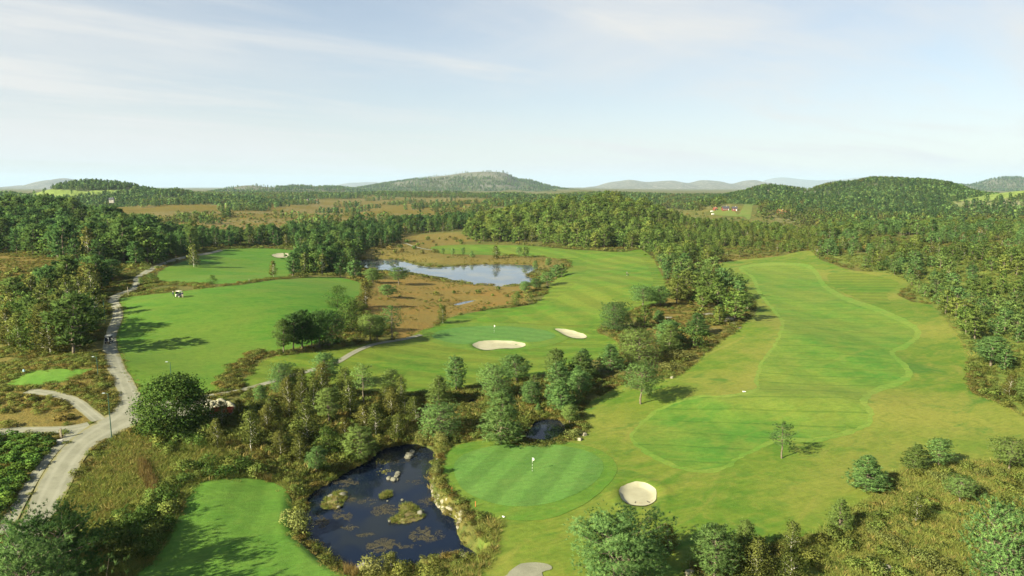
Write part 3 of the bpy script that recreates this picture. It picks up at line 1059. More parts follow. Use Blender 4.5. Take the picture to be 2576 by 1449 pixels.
def trunk_line(h, lean, r0, r, n=6, crook=0.03):
    pts, rad = [], []
    ox = oy = 0
    for i in range(n + 1):
        t = i / n
        ox += r.normal() * crook * h / n * 2
        oy += r.normal() * crook * h / n * 2
        pts.append((lean[0] * h * t * t + ox, lean[1] * h * t * t + oy, h * t - (0.3 if i == 0 else 0)))
        rad.append(max(0.02, r0 * (1 - t) ** 0.8 + 0.015))
    return np.array(pts), rad


PROF = {
    'oval': lambda t: np.sin(np.pi * np.clip(0.16 + 0.82 * t, 0, 1)) ** 0.75,
    'conic': lambda t: np.minimum(1, 0.55 + 4 * t) * (1.02 - t) ** 0.72,
    'umbrella': lambda t: np.sqrt(np.clip(1 - ((t - 0.42) / 0.62) ** 2, 0.03, 1)),
    'round': lambda t: np.sqrt(np.clip(1 - ((t - 0.38) / 0.66) ** 2, 0.04, 1)),
    'tall': lambda t: np.sin(np.pi * np.clip(0.22 + 0.76 * t, 0, 1)) ** 0.6,
}


def make_pine(seed, h, w, bare, prof, nb, per, nbl, bl, bw, mat, lean=(0, 0), bark=None, gap=0.0, multi=1, flat=0.0, spread=0.20):
    r = np.random.default_rng(seed)
    tp, tr = trunk_line(h * 0.97, lean, 0.016 * h + 0.04, r)
    segs = [(tp, tr)]
    for k in range(multi - 1):
        a = r.uniform(0, 6.28)
        q = tp.copy()
        q[:, 0] += np.linspace(0, 1, len(q)) * math.cos(a) * w * 0.22 + 0.25 * math.cos(a)
        q[:, 1] += np.linspace(0, 1, len(q)) * math.sin(a) * w * 0.22 + 0.25 * math.sin(a)
        segs.append((q * np.array([1, 1, 0.9]), tr))
    T, D, S = [], [], []
    for i in range(nb):
        t = (i + r.uniform(0, 1)) / nb
        if r.uniform() < gap:
            continue
        z = h * (bare + (1 - bare) * t * 0.98)
        k = z / (h * 0.97)
        base = np.array([np.interp(k, np.linspace(0, 1, len(tp)), tp[:, j]) for j in range(2)] + [z])
        if multi > 1:
            s2 = segs[r.integers(0, multi)][0]
            base[:2] = [np.interp(min(k, 1), np.linspace(0, 1, len(s2)), s2[:, j]) for j in range(2)]
        L = 0.5 * w * PROF[prof](t) * r.uniform(0.72, 1.18)
        az = i * 2.399 + r.normal() * 0.5
        el = math.radians(2 + 42 * t * (1 - flat)) + r.normal() * 0.10
        dh = np.array([math.cos(az), math.sin(az), 0])

        def pt(s):
            return base + dh * (L * s) + np.array([0, 0, 1]) * (L * s * math.tan(el) * 0.8 + 0.16 * L * s * s - 0.10 * L * s)
        bs = np.array([pt(s) for s in (0, 0.45, 0.95)])
        segs.append((bs, [0.012 * L + 0.02, 0.008 * L + 0.014, 0.012]))
        m = max(3, int(per * (0.35 + L / (0.5 * w))))
        s = r.uniform(0.12, 1, m) ** 0.62
        perp = np.array([-dh[1], dh[0], 0])
        for sv in s:
            lat = r.normal() * spread * L * (0.5 + sv)
            q = pt(sv) + perp * lat + np.array([0, 0, r.normal() * 0.07 * L + 0.06 * L])
            T.append(q)
            D.append(dh * (0.55 + 0.3 * sv) + perp * np.sign(lat) * 0.25 + np.array([0, 0, 0.75]))
            S.append(r.uniform(0.7, 1.25))
    for _ in range(max(2, per // 2)):
        T.append(tp[-1] + r.normal(size=3) * np.array([0.03, 0.03, 0.03]) * h)
        D.append(np.array([0, 0, 1.0]))
        S.append(1.0)
    T, D, S = np.array(T), unit(np.array(D)), np.array(S)
    n = len(T)
    tint = np.clip(r.normal(0.5, 0.26, n), 0, 1)
    Tb = np.repeat(T, nbl, 0)
    d = unit(np.repeat(D, nbl, 0) + r.normal(size=(n * nbl, 3)) * 0.62)
    Ln = np.repeat(S, nbl) * bl * r.uniform(0.65, 1.2, n * nbl)
    v, f = blades(Tb - d * 0.1 * bl, d, Ln, bw * r.uniform(0.7, 1.3, n * nbl), r)
    tv = np.repeat(np.clip(np.repeat(tint, nbl) + r.normal(size=n * nbl) * 0.10, 0, 1), 3)
    ctr = np.array([tp[-1][0] * 0.4, tp[-1][1] * 0.4, h * (bare + 0.35 * (1 - bare))])
    rad = (Tb - ctr) / np.array([0.5 * w, 0.5 * w, 0.6 * h * (1 - bare)])
    nr = np.repeat(unit(0.55 * np.repeat(D, nbl, 0) + 0.55 * rad + 0.45 * r.normal(size=(n * nbl, 3))), 3, 0)
    f = wind(v, f, nr)
    crown = soft_normals(np_mesh('pine_crown', v, f, [mat], True, {'tint': tv}), v, f, nr)
    trunk = wood_mesh('pine_trunk', segs, bark or M['bark'])
    return crown, trunk


def make_leafy(seed, h, w, bare, nclump, per, leaf, crad, mat, bark, prof='oval', lean=(0, 0), multi=1, up=0.5, shell=0.5, sides=5, ragged=0.12):
    r = np.random.default_rng(seed)
    tp, tr = trunk_line(h * 0.92, lean, 0.007 * h + 0.02, r, crook=0.04)
    segs = [(tp, tr)]
    for k in range(multi - 1):
        a = r.uniform(0, 6.28)
        q = tp.copy()
        q[:, 0] += np.linspace(0, 1, len(q)) ** 0.8 * math.cos(a) * w * 0.3
        q[:, 1] += np.linspace(0, 1, len(q)) ** 0.8 * math.sin(a) * w * 0.3
        segs.append((q * np.array([1, 1, r.uniform(0.7, 0.95)]), [x * 0.8 for x in tr]))
    C = []
    for i in range(nclump):
        t = (i + r.uniform()) / nclump
        R = 0.5 * w * PROF[prof](t) * r.uniform(1 - ragged * 2, 1 + ragged)
        rad = R * r.uniform(0.05, 1) ** shell
        a = r.uniform(0, 6.283)
        k = bare + (1 - bare) * t
        cx = np.interp(min(k / 0.92, 1), np.linspace(0, 1, len(tp)), tp[:, 0])
        cy = np.interp(min(k / 0.92, 1), np.linspace(0, 1, len(tp)), tp[:, 1])
        c = np.array([cx + math.cos(a) * rad, cy + math.sin(a) * rad, h * k - 0.05 * h * (rad / (0.5 * w)) ** 2])
        C.append(c)
        if i % max(1, nclump // 26) == 0:
            z0 = max(h * bare * 0.7, c[2] - 0.6 * rad - 0.05 * h)
            k0 = min(z0 / (h * 0.92), 1)
            b = np.array([np.interp(k0, np.linspace(0, 1, len(tp)), tp[:, 0]), np.interp(k0, np.linspace(0, 1, len(tp)), tp[:, 1]), z0])
            segs.append((np.array([b, (b + c) / 2 + np.array([0, 0, 0.05 * rad]), c]), [0.006 * h, 0.004 * h, 0.01]))
    C = np.array(C)
    tint = np.clip(r.normal(0.5, 0.25, nclump), 0, 1)
    n = nclump * per
    off = r.normal(size=(n, 3)) * crad * np.array([1, 1, 0.75])
    P = np.repeat(C, per, 0) + off
    v, f = leaves(P, leaf, r, up)
    tv = np.repeat(np.clip(np.repeat(tint, per) + r.normal(size=n) * 0.16, 0, 1), 4)
    ctr = np.array([0, 0, h * (bare + 0.42 * (1 - bare))])
    rad = unit((P - ctr) / np.array([0.5 * w, 0.5 * w, 0.55 * h * (1 - bare)]))
    nr = np.repeat(unit(0.6 * rad + 0.45 * unit(off) + 0.35 * r.normal(size=(n, 3))), 4, 0)
    f = wind(v, f, nr)
    crown = soft_normals(np_mesh('leafy_crown', v, f, [mat], True, {'tint': tv}), v, f, nr)
    return crown, wood_mesh('leafy_trunk', segs, bark, sides)


def make_bush(seed, h, w, n, leaf, mat, up=0.6, lumps=7, spiky=0.0):
    r = np.random.default_rng(seed)
    cs = np.stack([r.uniform(-0.32, 0.32, lumps) * w, r.uniform(-0.32, 0.32, lumps) * w, r.uniform(0.30, 0.62, lumps) * h], 1)
    cs[0] = (0, 0, 0.5 * h)
    k = r.integers(0, lumps, n)
    d = unit(r.normal(size=(n, 3)) + np.array([0, 0, 0.35]))
    rad = r.uniform(0.35, 1, n) ** 0.5
    P = cs[k] + d * rad[:, None] * np.array([0.30 * w, 0.30 * w, 0.40 * h])
    P[:, 2] = np.clip(P[:, 2], 0.04 * h, None)
    tint_l = np.clip(r.normal(0.5, 0.2, lumps), 0, 1)
    tn = np.clip(tint_l[k] + r.normal(size=n) * 0.2, 0, 1)
    if spiky:
        dd = unit(d * 0.6 + np.array([0, 0, 0.9]) + r.normal(size=(n, 3)) * 0.25)
        v, f = blades(P - dd * leaf * 0.3, dd, leaf * r.uniform(0.7, 1.5, n), leaf * spiky * np.ones(n), r)
        return np_mesh('bush', v, f, [mat], False, {'tint': np.repeat(tn, 3)})
    v, f = leaves(P, leaf, r, up)
    nr = np.repeat(unit(0.7 * d + 0.4 * unit(P - np.array([0, 0, 0.2 * h])) + 0.35 * r.normal(size=(n, 3))), 4, 0)
    f = wind(v, f, nr)
    return soft_normals(np_mesh('bush', v, f, [mat], True, {'tint': np.repeat(tn, 4)}), v, f, nr)


def make_tuft(seed, h, w, n, bw, mat, lean=0.35, head=None):
    """a clump of bent grass blades"""
    r = np.random.default_rng(seed)
    a = r.uniform(0, 6.283, n)
    rr = np.sqrt(r.uniform(0, 1, n)) * w * 0.5
    b = np.stack([np.cos(a) * rr, np.sin(a) * rr, np.full(n, -0.05)], 1)
    d = unit(np.stack([np.cos(a) * lean * r.uniform(0.2, 1.4, n) + r.normal(size=n) * 0.15, np.sin(a) * lean * r.uniform(0.2, 1.4, n) + r.normal(size=n) * 0.15, np.ones(n)], 1))
    L = h * r.uniform(0.55, 1.15, n)
    side = unit(np.cross(d, r.normal(size=(n, 3)))) * bw * 0.5
    mid = b + d * (L * 0.55)[:, None]
    bend = np.stack([np.cos(a), np.sin(a), np.full(n, -0.25)], 1) * (L * lean * 0.35)[:, None]
    tip = b + d * L[:, None] + bend
    v = np.stack([b - side, b + side, mid + side * 0.8, tip, mid - side * 0.8], 1).reshape(-1, 3)
    i = np.arange(n)[:, None] * 5
    f = [[int(q) + k for k in (0, 1, 2, 3, 4)] for q in i[:, 0]]
    tn = np.clip(r.normal(0.5, 0.25, n), 0, 1)
    return np_mesh('grass_tuft', v, f, [mat], False, {'tint': np.repeat(tn, 5)})


# near (N), middle (D) and far (F) forms of each plant; every form is built 10 m high
PINE_N = {
    'oval': [make_pine(s, 10, 5.6, 0.22, 'oval', 92, 11, 18, 0.50, 0.085, M['pine'], lean=(0.04, 0.0)) for s in (11, 12, 13)],
    'umbrella': [make_pine(s, 10, 7.6, 0.34, 'umbrella', 76, 14, 18, 0.46, 0.080, M['pine'], gap=0.08, flat=0.6) for s in (21, 22)],
    'conic': [make_pine(s, 10, 5.2, 0.10, 'conic', 96, 11, 18, 0.50, 0.085, M['pine']) for s in (31, 32, 33)],
    'round': [make_pine(41, 10, 8.6, 0.06, 'round', 130, 14, 18, 0.46, 0.080, M['pine'], multi=2)],
    'tall': [make_pine(s, 10, 4.6, 0.12, 'tall', 96, 10, 18, 0.48, 0.085, M['pine']) for s in (51, 52)],
    'sparse': [make_pine(61, 10, 6.4, 0.42, 'umbrella', 40, 10, 18, 0.46, 0.080, M['pine'], gap=0.2, flat=0.5, lean=(0.05, 0.02))],
}
PINE_BIG = [make_pine(71, 10, 9.5, 0.04, 'round', 92, 50, 20, 0.42, 0.055, M['pine'], multi=3, gap=0.10, spread=0.15), make_pine(72, 10, 9.5, 0.02, 'round', 92, 50, 20, 0.40, 0.055, M['pine_dark'], multi=3, gap=0.10, spread=0.15)]
PINE_D = [make_pine(100 + i, 10, w, b, p, 34, 6, 8, 0.95, 0.36, M[m], lean=(0.02, 0.02)) for i, (w, b, p, m) in enumerate(
    [(5.6, 0.14, 'oval', 'pine'), (5.0, 0.06, 'conic', 'pine'), (6.6, 0.24, 'umbrella', 'pine'), (4.8, 0.10, 'tall', 'pine'), (6.2, 0.06, 'round', 'pine'), (5.4, 0.18, 'oval', 'pine')])]


def remat(pair, mat):
    a = pair[0].copy()
    SRC[a.name] = SRC.get(pair[0].name, pair[0].name)
    a.materials[0] = mat
    return a, pair[1]


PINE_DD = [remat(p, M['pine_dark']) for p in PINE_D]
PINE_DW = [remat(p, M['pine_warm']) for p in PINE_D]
FIRS = [make_pine(140 + i, 10, 4.6, 0.03, 'conic', 36, 5, 8, 0.9, 0.36, M['pine_dark'], flat=1.0) for i in range(2)]
PINE_F = [make_pine(160 + i, 10, w, 0.06, p, 14, 3, 6, 1.8, 1.0, M[m], bark=M['bark_dark']) for i, (w, p, m) in enumerate(
    [(5.6, 'oval', 'pine_dark'), (5.2, 'conic', 'pine_dark'), (6.4, 'round', 'pine'), (5.0, 'tall', 'pine_dark')])]
BIRCH_N = [make_leafy(200 + i, 10, w, b, 110, 30, 0.30, 0.42, M['birch'], M['birch_bark'], p, multi=mu) for i, (w, b, p, mu) in enumerate(
    [(4.4, 0.14, 'tall', 1), (5.0, 0.12, 'oval', 1), (4.0, 0.2, 'tall', 1)])]
BIRCH_D = [make_leafy(220 + i, 10, w, b, 50, 12, 0.70, 0.55, M['birch'], M['birch_bark'], p) for i, (w, b, p) in enumerate([(4.6, 0.14, 'tall'), (5.2, 0.10, 'oval')])]
LEAF_D = [make_leafy(240 + i, 10, w, 0.10, 54, 11, 0.75, 0.7, M['broadleaf'], M['bark_dark'], p) for i, (w, p) in enumerate([(8.0, 'oval'), (9.5, 'round')])]
LEAF_N = [make_leafy(260 + i, 10, w, 0.12, 130, 26, 0.34, 0.55, M['broadleaf'], M['bark_dark'], p) for i, (w, p) in enumerate([(8.4, 'oval'), (9.5, 'round')])]
LEAF_F = [make_leafy(280, 10, 9, 0.02, 22, 5, 1.7, 0.9, M['broadleaf'], M['bark_dark'], 'round'), make_leafy(281, 10, 8, 0.02, 22, 5, 1.7, 0.9, M['birch'], M['bark_dark'], 'round')]
SHRUB_N = [make_bush(300 + i, 1.5, 2.2, 620, 0.17, M[m]) for i, m in enumerate(('shrub', 'shrub', 'willow'))]
SHRUB_D = [make_bush(310 + i, 1.5, 2.3, 150, 0.40, M[m]) for i, m in enumerate(('shrub', 'broadleaf', 'heather'))]
BUSH_DARK = [make_bush(316 + i, 1.5, 2.2, 700, 0.15, M['broadleaf']) for i in range(2)]
WILLOW_N = [make_bush(320 + i, 2.2, 2.4, 1300, 0.16, M['willow'], 0.8, 9) for i in range(2)]
RHODO = [make_bush(330 + i, 1.25, 1.7, 420, 0.20, M['rhodo'], 1.4, 6) for i in range(3)]
HEATHER = [make_bush(340 + i, 0.50, 1.5, 300, 0.115, M['heather'], 0.9, 7) for i in range(3)]
LOWGREEN = [make_bush(350 + i, 0.6, 1.5, 300, 0.13, M['shrub'], 0.9, 6) for i in range(2)]
GRASS_T = [make_tuft(360 + i, 0.85, 0.9, 34, 0.035, M['grass_tall'], 0.55) for i in range(3)]
GRASS_D = [make_tuft(370 + i, 0.75, 0.8, 34, 0.035, M['grass_dry'], 0.6) for i in range(2)]
REEDS = [make_tuft(380, 1.5, 0.7, 22, 0.04, M['bulrush'], 0.2)]
SORREL = [make_tuft(390, 1.3, 0.6, 26, 0.05, M['sorrel'], 0.12)]

# ------------------------------------------------------------------ scatter node group
PROTO_COLS = {}


def proto_col(key, meshes, with_wood=None):
    c = bpy.data.collections.new('kinds_' + key)
    for i, mm in enumerate(meshes):
        if isinstance(mm, tuple):
            # crown and trunk in one mesh for stuff
            vs, fs, mi, tn, nn = [], [], [], [], []
            for k, part in enumerate(mm):
                o0 = sum(len(q) for q in vs)
                co = np.empty(len(part.vertices) * 3, np.float32)
                part.vertices.foreach_get('co', co)
                vs.append(co.reshape(-1, 3))
                fs += [[j + o0 for j in q.vertices] for q in part.polygons]
                mi += [k] * len(part.polygons)
                tv = np.zeros(len(part.vertices), np.float32)
                if 'tint' in part.attributes:
                    part.attributes['tint'].data.foreach_get('value', tv)
                tn.append(tv)
                key2 = part.name
                if k == 0:
                    nn.append(NRM[SRC.get(key2, key2)])
                else:
                    vn = np.empty(len(part.vertices) * 3, np.float32)
                    part.vertices.foreach_get('normal', vn)
                    nn.append(vn.reshape(-1, 3))
            m2 = np_mesh('kind', np.concatenate(vs), fs, [mm[0].materials[0], mm[1].materials[0]], True, {'tint': np.concatenate(tn)}, mi)
            m2.normals_split_custom_set_from_vertices(np.concatenate(nn).astype(np.float32))
            mm = m2
        o = bpy.data.objects.new('plant_kind_%02d' % i, mm)
        c.objects.link(o)
    return c


def scatter_tree(col):
    ng = bpy.data.node_groups.new('scatter', 'GeometryNodeTree')
    ng.interface.new_socket('Geometry', in_out='INPUT', socket_type='NodeSocketGeometry')
    ng.interface.new_socket('Geometry', in_out='OUTPUT', socket_type='NodeSocketGeometry')
    n, l = ng.nodes, ng.links
    gi, go = n.new('NodeGroupInput'), n.new('NodeGroupOutput')
    ci = n.new('GeometryNodeCollectionInfo')
    ci.inputs['Collection'].default_value = col
    ci.inputs['Separate Children'].default_value = True
    ci.inputs['Reset Children'].default_value = True
    iop = n.new('GeometryNodeInstanceOnPoints')
    iop.inputs['Pick Instance'].default_value = True

    def attr(name, ty):
        a = n.new('GeometryNodeInputNamedAttribute')
        a.data_type = ty
        a.inputs['Name'].default_value = name
        return a.outputs[0]
    l.new(gi.outputs[0], iop.inputs['Points'])
    l.new(ci.outputs[0], iop.inputs['Instance'])
    l.new(attr('pick', 'INT'), iop.inputs['Instance Index'])
    cx = n.new('ShaderNodeCombineXYZ')
    l.new(attr('turn', 'FLOAT'), cx.inputs[2])
    l.new(cx.outputs[0], iop.inputs['Rotation'])
    l.new(attr('size', 'FLOAT_VECTOR'), iop.inputs['Scale'])
    l.new(iop.outputs[0], go.inputs[0])
    return ng


def scatter(name, key, meshes, xyz, size, label, pick=None, kind='stuff'):
    n = len(xyz)
    if n == 0:
        return None
    if key not in PROTO_COLS:
        PROTO_COLS[key] = scatter_tree(proto_col(key, meshes))
    me = bpy.data.meshes.new(name)
    me.vertices.add(n)
    me.vertices.foreach_set('co', np.asarray(xyz, np.float32).ravel())
    a = me.attributes.new('pick', 'INT', 'POINT')
    a.data.foreach_set('value', (rng.integers(0, len(meshes), n) if pick is None else np.asarray(pick)).astype(np.int32))
    a = me.attributes.new('turn', 'FLOAT', 'POINT')
    a.data.foreach_set('value', rng.uniform(0, 6.283, n).astype(np.float32))
    a = me.attributes.new('size', 'FLOAT_VECTOR', 'POINT')
    s = np.asarray(size, np.float32)
    if s.ndim == 1:
        s = np.stack([s * rng.uniform(0.85, 1.15, n), s * rng.uniform(0.85, 1.15, n), s], 1)
    a.data.foreach_set('vector', s.astype(np.float32).ravel())
    me.update()
    o = link(name, me)
    md = o.modifiers.new('scatter', 'NODES')
    md.node_group = PROTO_COLS[key]
    return tag(o, label, None, None, kind)


def grid_points(x0, x1, y0, y1, step, jitter=0.95):
    gx, gy = np.meshgrid(np.arange(x0, x1, step), np.arange(y0, y1, step))
    gx = gx + rng.uniform(-.5, .5, gx.shape) * step * jitter
    gy = gy + rng.uniform(-.5, .5, gy.shape) * step * jitter
    gx, gy = gx.ravel(), gy.ravel()
    k = np.abs(gx) < 0.86 * gy + 25
    return gx[k], gy[k]


def in_px(polys, x, y, z):
    u, v, d = project(x, y, z)
    m = np.zeros(len(x), bool)
    for q in polys:
        m |= inside(np.asarray(q, float), u, v)
    return m

# ------------------------------------------------------------------ single trees read off the photograph
def extent(me):
    c = np.empty(len(me.vertices) * 3, np.float32)
    me.vertices.foreach_get('co', c)
    c = c.reshape(-1, 3)
    r = np.percentile(np.abs(c[:, 0]), 96) + np.percentile(np.abs(c[:, 1]), 96)
    return r, np.percentile(c[:, 2], 99.7)


EXT = {}


def plant_tree(name, pair, x, y, z, h, w, label, cat, group, crown_name='crown', rz=None):
    key = pair[0].name
    if key not in EXT:
        EXT[key] = extent(pair[0])
    e, top = EXT[key]
    sx = w / e
    sz = h / top
    o = thing(name, (x, y, z - 0.05), label, cat, group, random.uniform(0, 6.28) if rz is None else rz, (sx, sx, sz))
    link('trunk', pair[1], o)
    link(crown_name, pair[0], o)
    return o


def tree_px(u, vb, vt, wpx):
    x, y, z = hit([(u, vb)])[0]
    _, dy, dz = ray(u, vt)
    h = CAMZ + dz * (y / dy) - z
    _, _, dep = project(x, y, z)
    return x, y, z, h, wpx / FPX * dep, dep


HERO = [
    # grove at the corner of the left fairway
    ('oval', 715, 889, 804, 44, 'leftmost leaning pine of the dark grove by the left fairway'),
    ('oval', 739, 881, 790, 46, 'second pine from the left in the dark grove by the left fairway'),
    ('tall', 760, 875, 779, 46, 'third pine from the left in the dark grove by the left fairway'),
    ('oval', 784, 874, 790, 42, 'slim pine in the centre of the dark grove by the left fairway'),
    ('umbrella', 803, 872, 781, 50, 'pine just left of the broadest pine in the dark grove'),
    ('round', 824, 871, 774, 74, 'broadest dark pine at the right end of the fairway grove'),
    ('umbrella', 933, 863, 791, 54, 'spreading pine standing where the sandy cart path bends'),
    ('oval', 950, 860, 792, 40, 'dark pine pressed behind the spreading pine at the path bend'),
    ('sparse', 986, 853, 769, 56, 'tall open pine with bare trunk against the brown marsh'),
    # behind the birch thicket
    ('oval', 824, 975, 889, 64, 'round topped pine with bare trunk beside the sandy cart path'),
    ('round', 719, 990, 905, 62, 'bluish pine left of the sandy cart path above the thicket'),
    ('sparse', 914, 1017, 914, 56, 'leaning pine with long pale trunk above the birch thicket'),
    ('oval', 989, 1005, 930, 50, 'dark pine right of the leaning pine above the thicket'),
    ('oval', 826, 1064, 975, 56, 'pine with straight pale trunk inside the birch thicket'),
    ('tall', 1148, 983, 897, 46, 'slim lone pine at the edge of the striped mown rough'),
    ('conic', 1103, 1015, 947, 54, 'grey green pine left of the slim lone pine'),
    ('round', 1104, 1096, 1012, 100, 'broad bushy pine at the top end of the near pond'),
    ('round', 1255, 1002, 910, 78, 'large spreading pine left of the columnar pines'),
    ('oval', 1300, 962, 892, 62, 'tall pine right behind the large spreading pine'),
    ('conic', 1262, 1116, 985, 98, 'tall bright green pine behind the near putting green'),
    ('oval', 654, 1022, 968, 28, 'small round pine behind the red trailer'),
    ('tall', 1400, 968, 878, 46, 'narrow upright pine at the back of the columnar pair'),
    ('tall', 1405, 1030, 912, 56, 'columnar pine standing above the small dark pond'),
    ('conic', 1412, 1036, 955, 52, 'pine low in front of the columnar pine by the small pond'),
    ('conic', 1464, 945, 878, 50, 'pine with open branches right of the columnar pines'),
    ('conic', 1452, 982, 920, 42, 'pale pine in front of the open branched pine'),
    ('sparse', 1345, 992, 940, 30, 'small thin pine between the spreading pine and the columnar pines'),
    ('oval', 1432, 1066, 1016, 38, 'small bright pine on the bank of the small dark pond'),
    ('conic', 1354, 1037, 1013, 14, 'tiny pine sapling above the small dark pond'),
    ('conic', 1534, 934, 866, 56, 'cone shaped pine at the right end of the striped rough'),
    ('round', 1605, 917, 822, 100, 'huge broad pine in the heath strip between the fairways'),
    ('conic', 1685, 886, 817, 50, 'pine in the shade just right of the huge broad pine'),
    ('conic', 1753, 844, 787, 48, 'tiered pine in the heath strip near the near fairway'),
    ('umbrella', 1612, 1016, 913, 84, 'lone pine with layered crown and clear shadow on the rough'),
    ('round', 1552, 832, 752, 74, 'twin stemmed broad pine beside the slanted bunker'),
    ('umbrella', 1615, 776, 718, 58, 'flat topped pine of the pair above the twin stemmed pine'),
    ('oval', 1660, 772, 718, 44, 'dark right hand pine of the pair above the twin stemmed pine'),
    ('umbrella', 1873, 786, 738, 44, 'pine at the bend of the near fairway left edge'),
    ('conic', 1810, 798, 765, 28, 'small pine among pale rocks in the heath strip'),
    ('conic', 1658, 812, 780, 26, 'small tiered pine in open brown heath'),
    ('sparse', 1966, 1154, 1062, 62, 'lone open pine with long trunk on the yellowish rough'),
    ('conic', 2180, 1234, 1147, 82, 'double pine at the edge of the bottom right scrub'),
    ('conic', 2300, 1181, 1115, 52, 'left pine of the two at the top of the right scrub'),
    ('oval', 2358, 1176, 1102, 54, 'right pine of the two at the top of the right scrub'),
    ('umbrella', 2540, 1187, 1103, 78, 'spreading pine at the right border of the rough'),
    ('umbrella', 2414, 1266, 1198, 64, 'small flat topped pine in the middle of the right scrub'),
    ('conic', 2112, 1336, 1255, 50, 'slender pine at the low corner of the right scrub'),
    ('round', 2530, 1500, 1252, 150, 'large blue green pine filling the lower right corner'),
    ('round', 1552, 1462, 1272, 205, 'great bushy pine in front of the round bunker'),
    ('oval', 1800, 1468, 1325, 98, 'egg shaped pine right of the great bushy pine'),
    ('conic', 1873, 1400, 1308, 62, 'dark pine behind the egg shaped pine'),
    ('oval', 795, 1190, 1124, 42, 'young bright pine on the left bank of the near pond'),
    ('round', 118, 1510, 1283, 215, 'big dark pine overhanging the road in the lower left corner'),
    # by the far pond
    ('oval', 855, 697, 660, 28, 'small pine at the left tip of the far pond'),
    ('umbrella', 894, 702, 654, 36, 'taller pine at the left tip of the far pond'),
    ('oval', 939, 712, 675, 34, 'pine in the row before the far pond, left end'),
    ('umbrella', 1004, 717, 672, 46, 'flat crowned pine in front of the far pond'),
    ('oval', 976, 748, 715, 34, 'pine below the row before the far pond'),
    ('conic', 1114, 640, 624, 9, 'tiny pine on the heath behind the far pond, left end'),
    ('conic', 1140, 643, 624, 10, 'tiny pine on the heath behind the far pond, second from left'),
    ('conic', 1165, 642, 622, 10, 'tiny pine on the heath behind the far pond, third from left'),
    ('conic', 1188, 647, 631, 12, 'tiny pine on the heath behind the far pond, right end'),
    ('oval', 1305, 642, 620, 15, 'left one of two small pines on the strip behind the far pond'),
    ('oval', 1322, 647, 620, 20, 'right one of two small pines on the strip behind the far pond'),
    ('oval', 1347, 676, 655, 12, 'little pine at the right end of the far pond'),
    ('tall', 1381, 671, 649, 16, 'slim pine right of the far pond'),
    ('oval', 1397, 698, 665, 26, 'pine right of the far pond, first of the row casting shadows'),
    ('oval', 1413, 697, 662, 26, 'pine right of the far pond, last of the row casting shadows'),
    ('round', 1377, 719, 682, 38, 'widest pine of the row right of the far pond'),
    ('oval', 1350, 728, 700, 27, 'pine close below the right tip of the far pond'),
    ('oval', 1320, 737, 708, 27, 'pine below the far pond in the marsh edge'),
    # left edge
    ('sparse', 97, 632, 568, 30, 'tall bare trunked pine at the front of the left wood'),
    ('sparse', 193, 668, 598, 30, 'bare trunked pine in front of the left wood above the heath'),
    ('sparse', 18, 628, 570, 28, 'bare trunked pine at the left border of the photo wood'),
    ('conic', 250, 664, 600, 40, 'broad based pine at the front of the left wood'),
    ('conic', 340, 668, 606, 38, 'tiered pine above the bend of the gravel road'),
    ('oval', 285, 706, 652, 42, 'bright pine beside the first bend of the gravel road'),
]
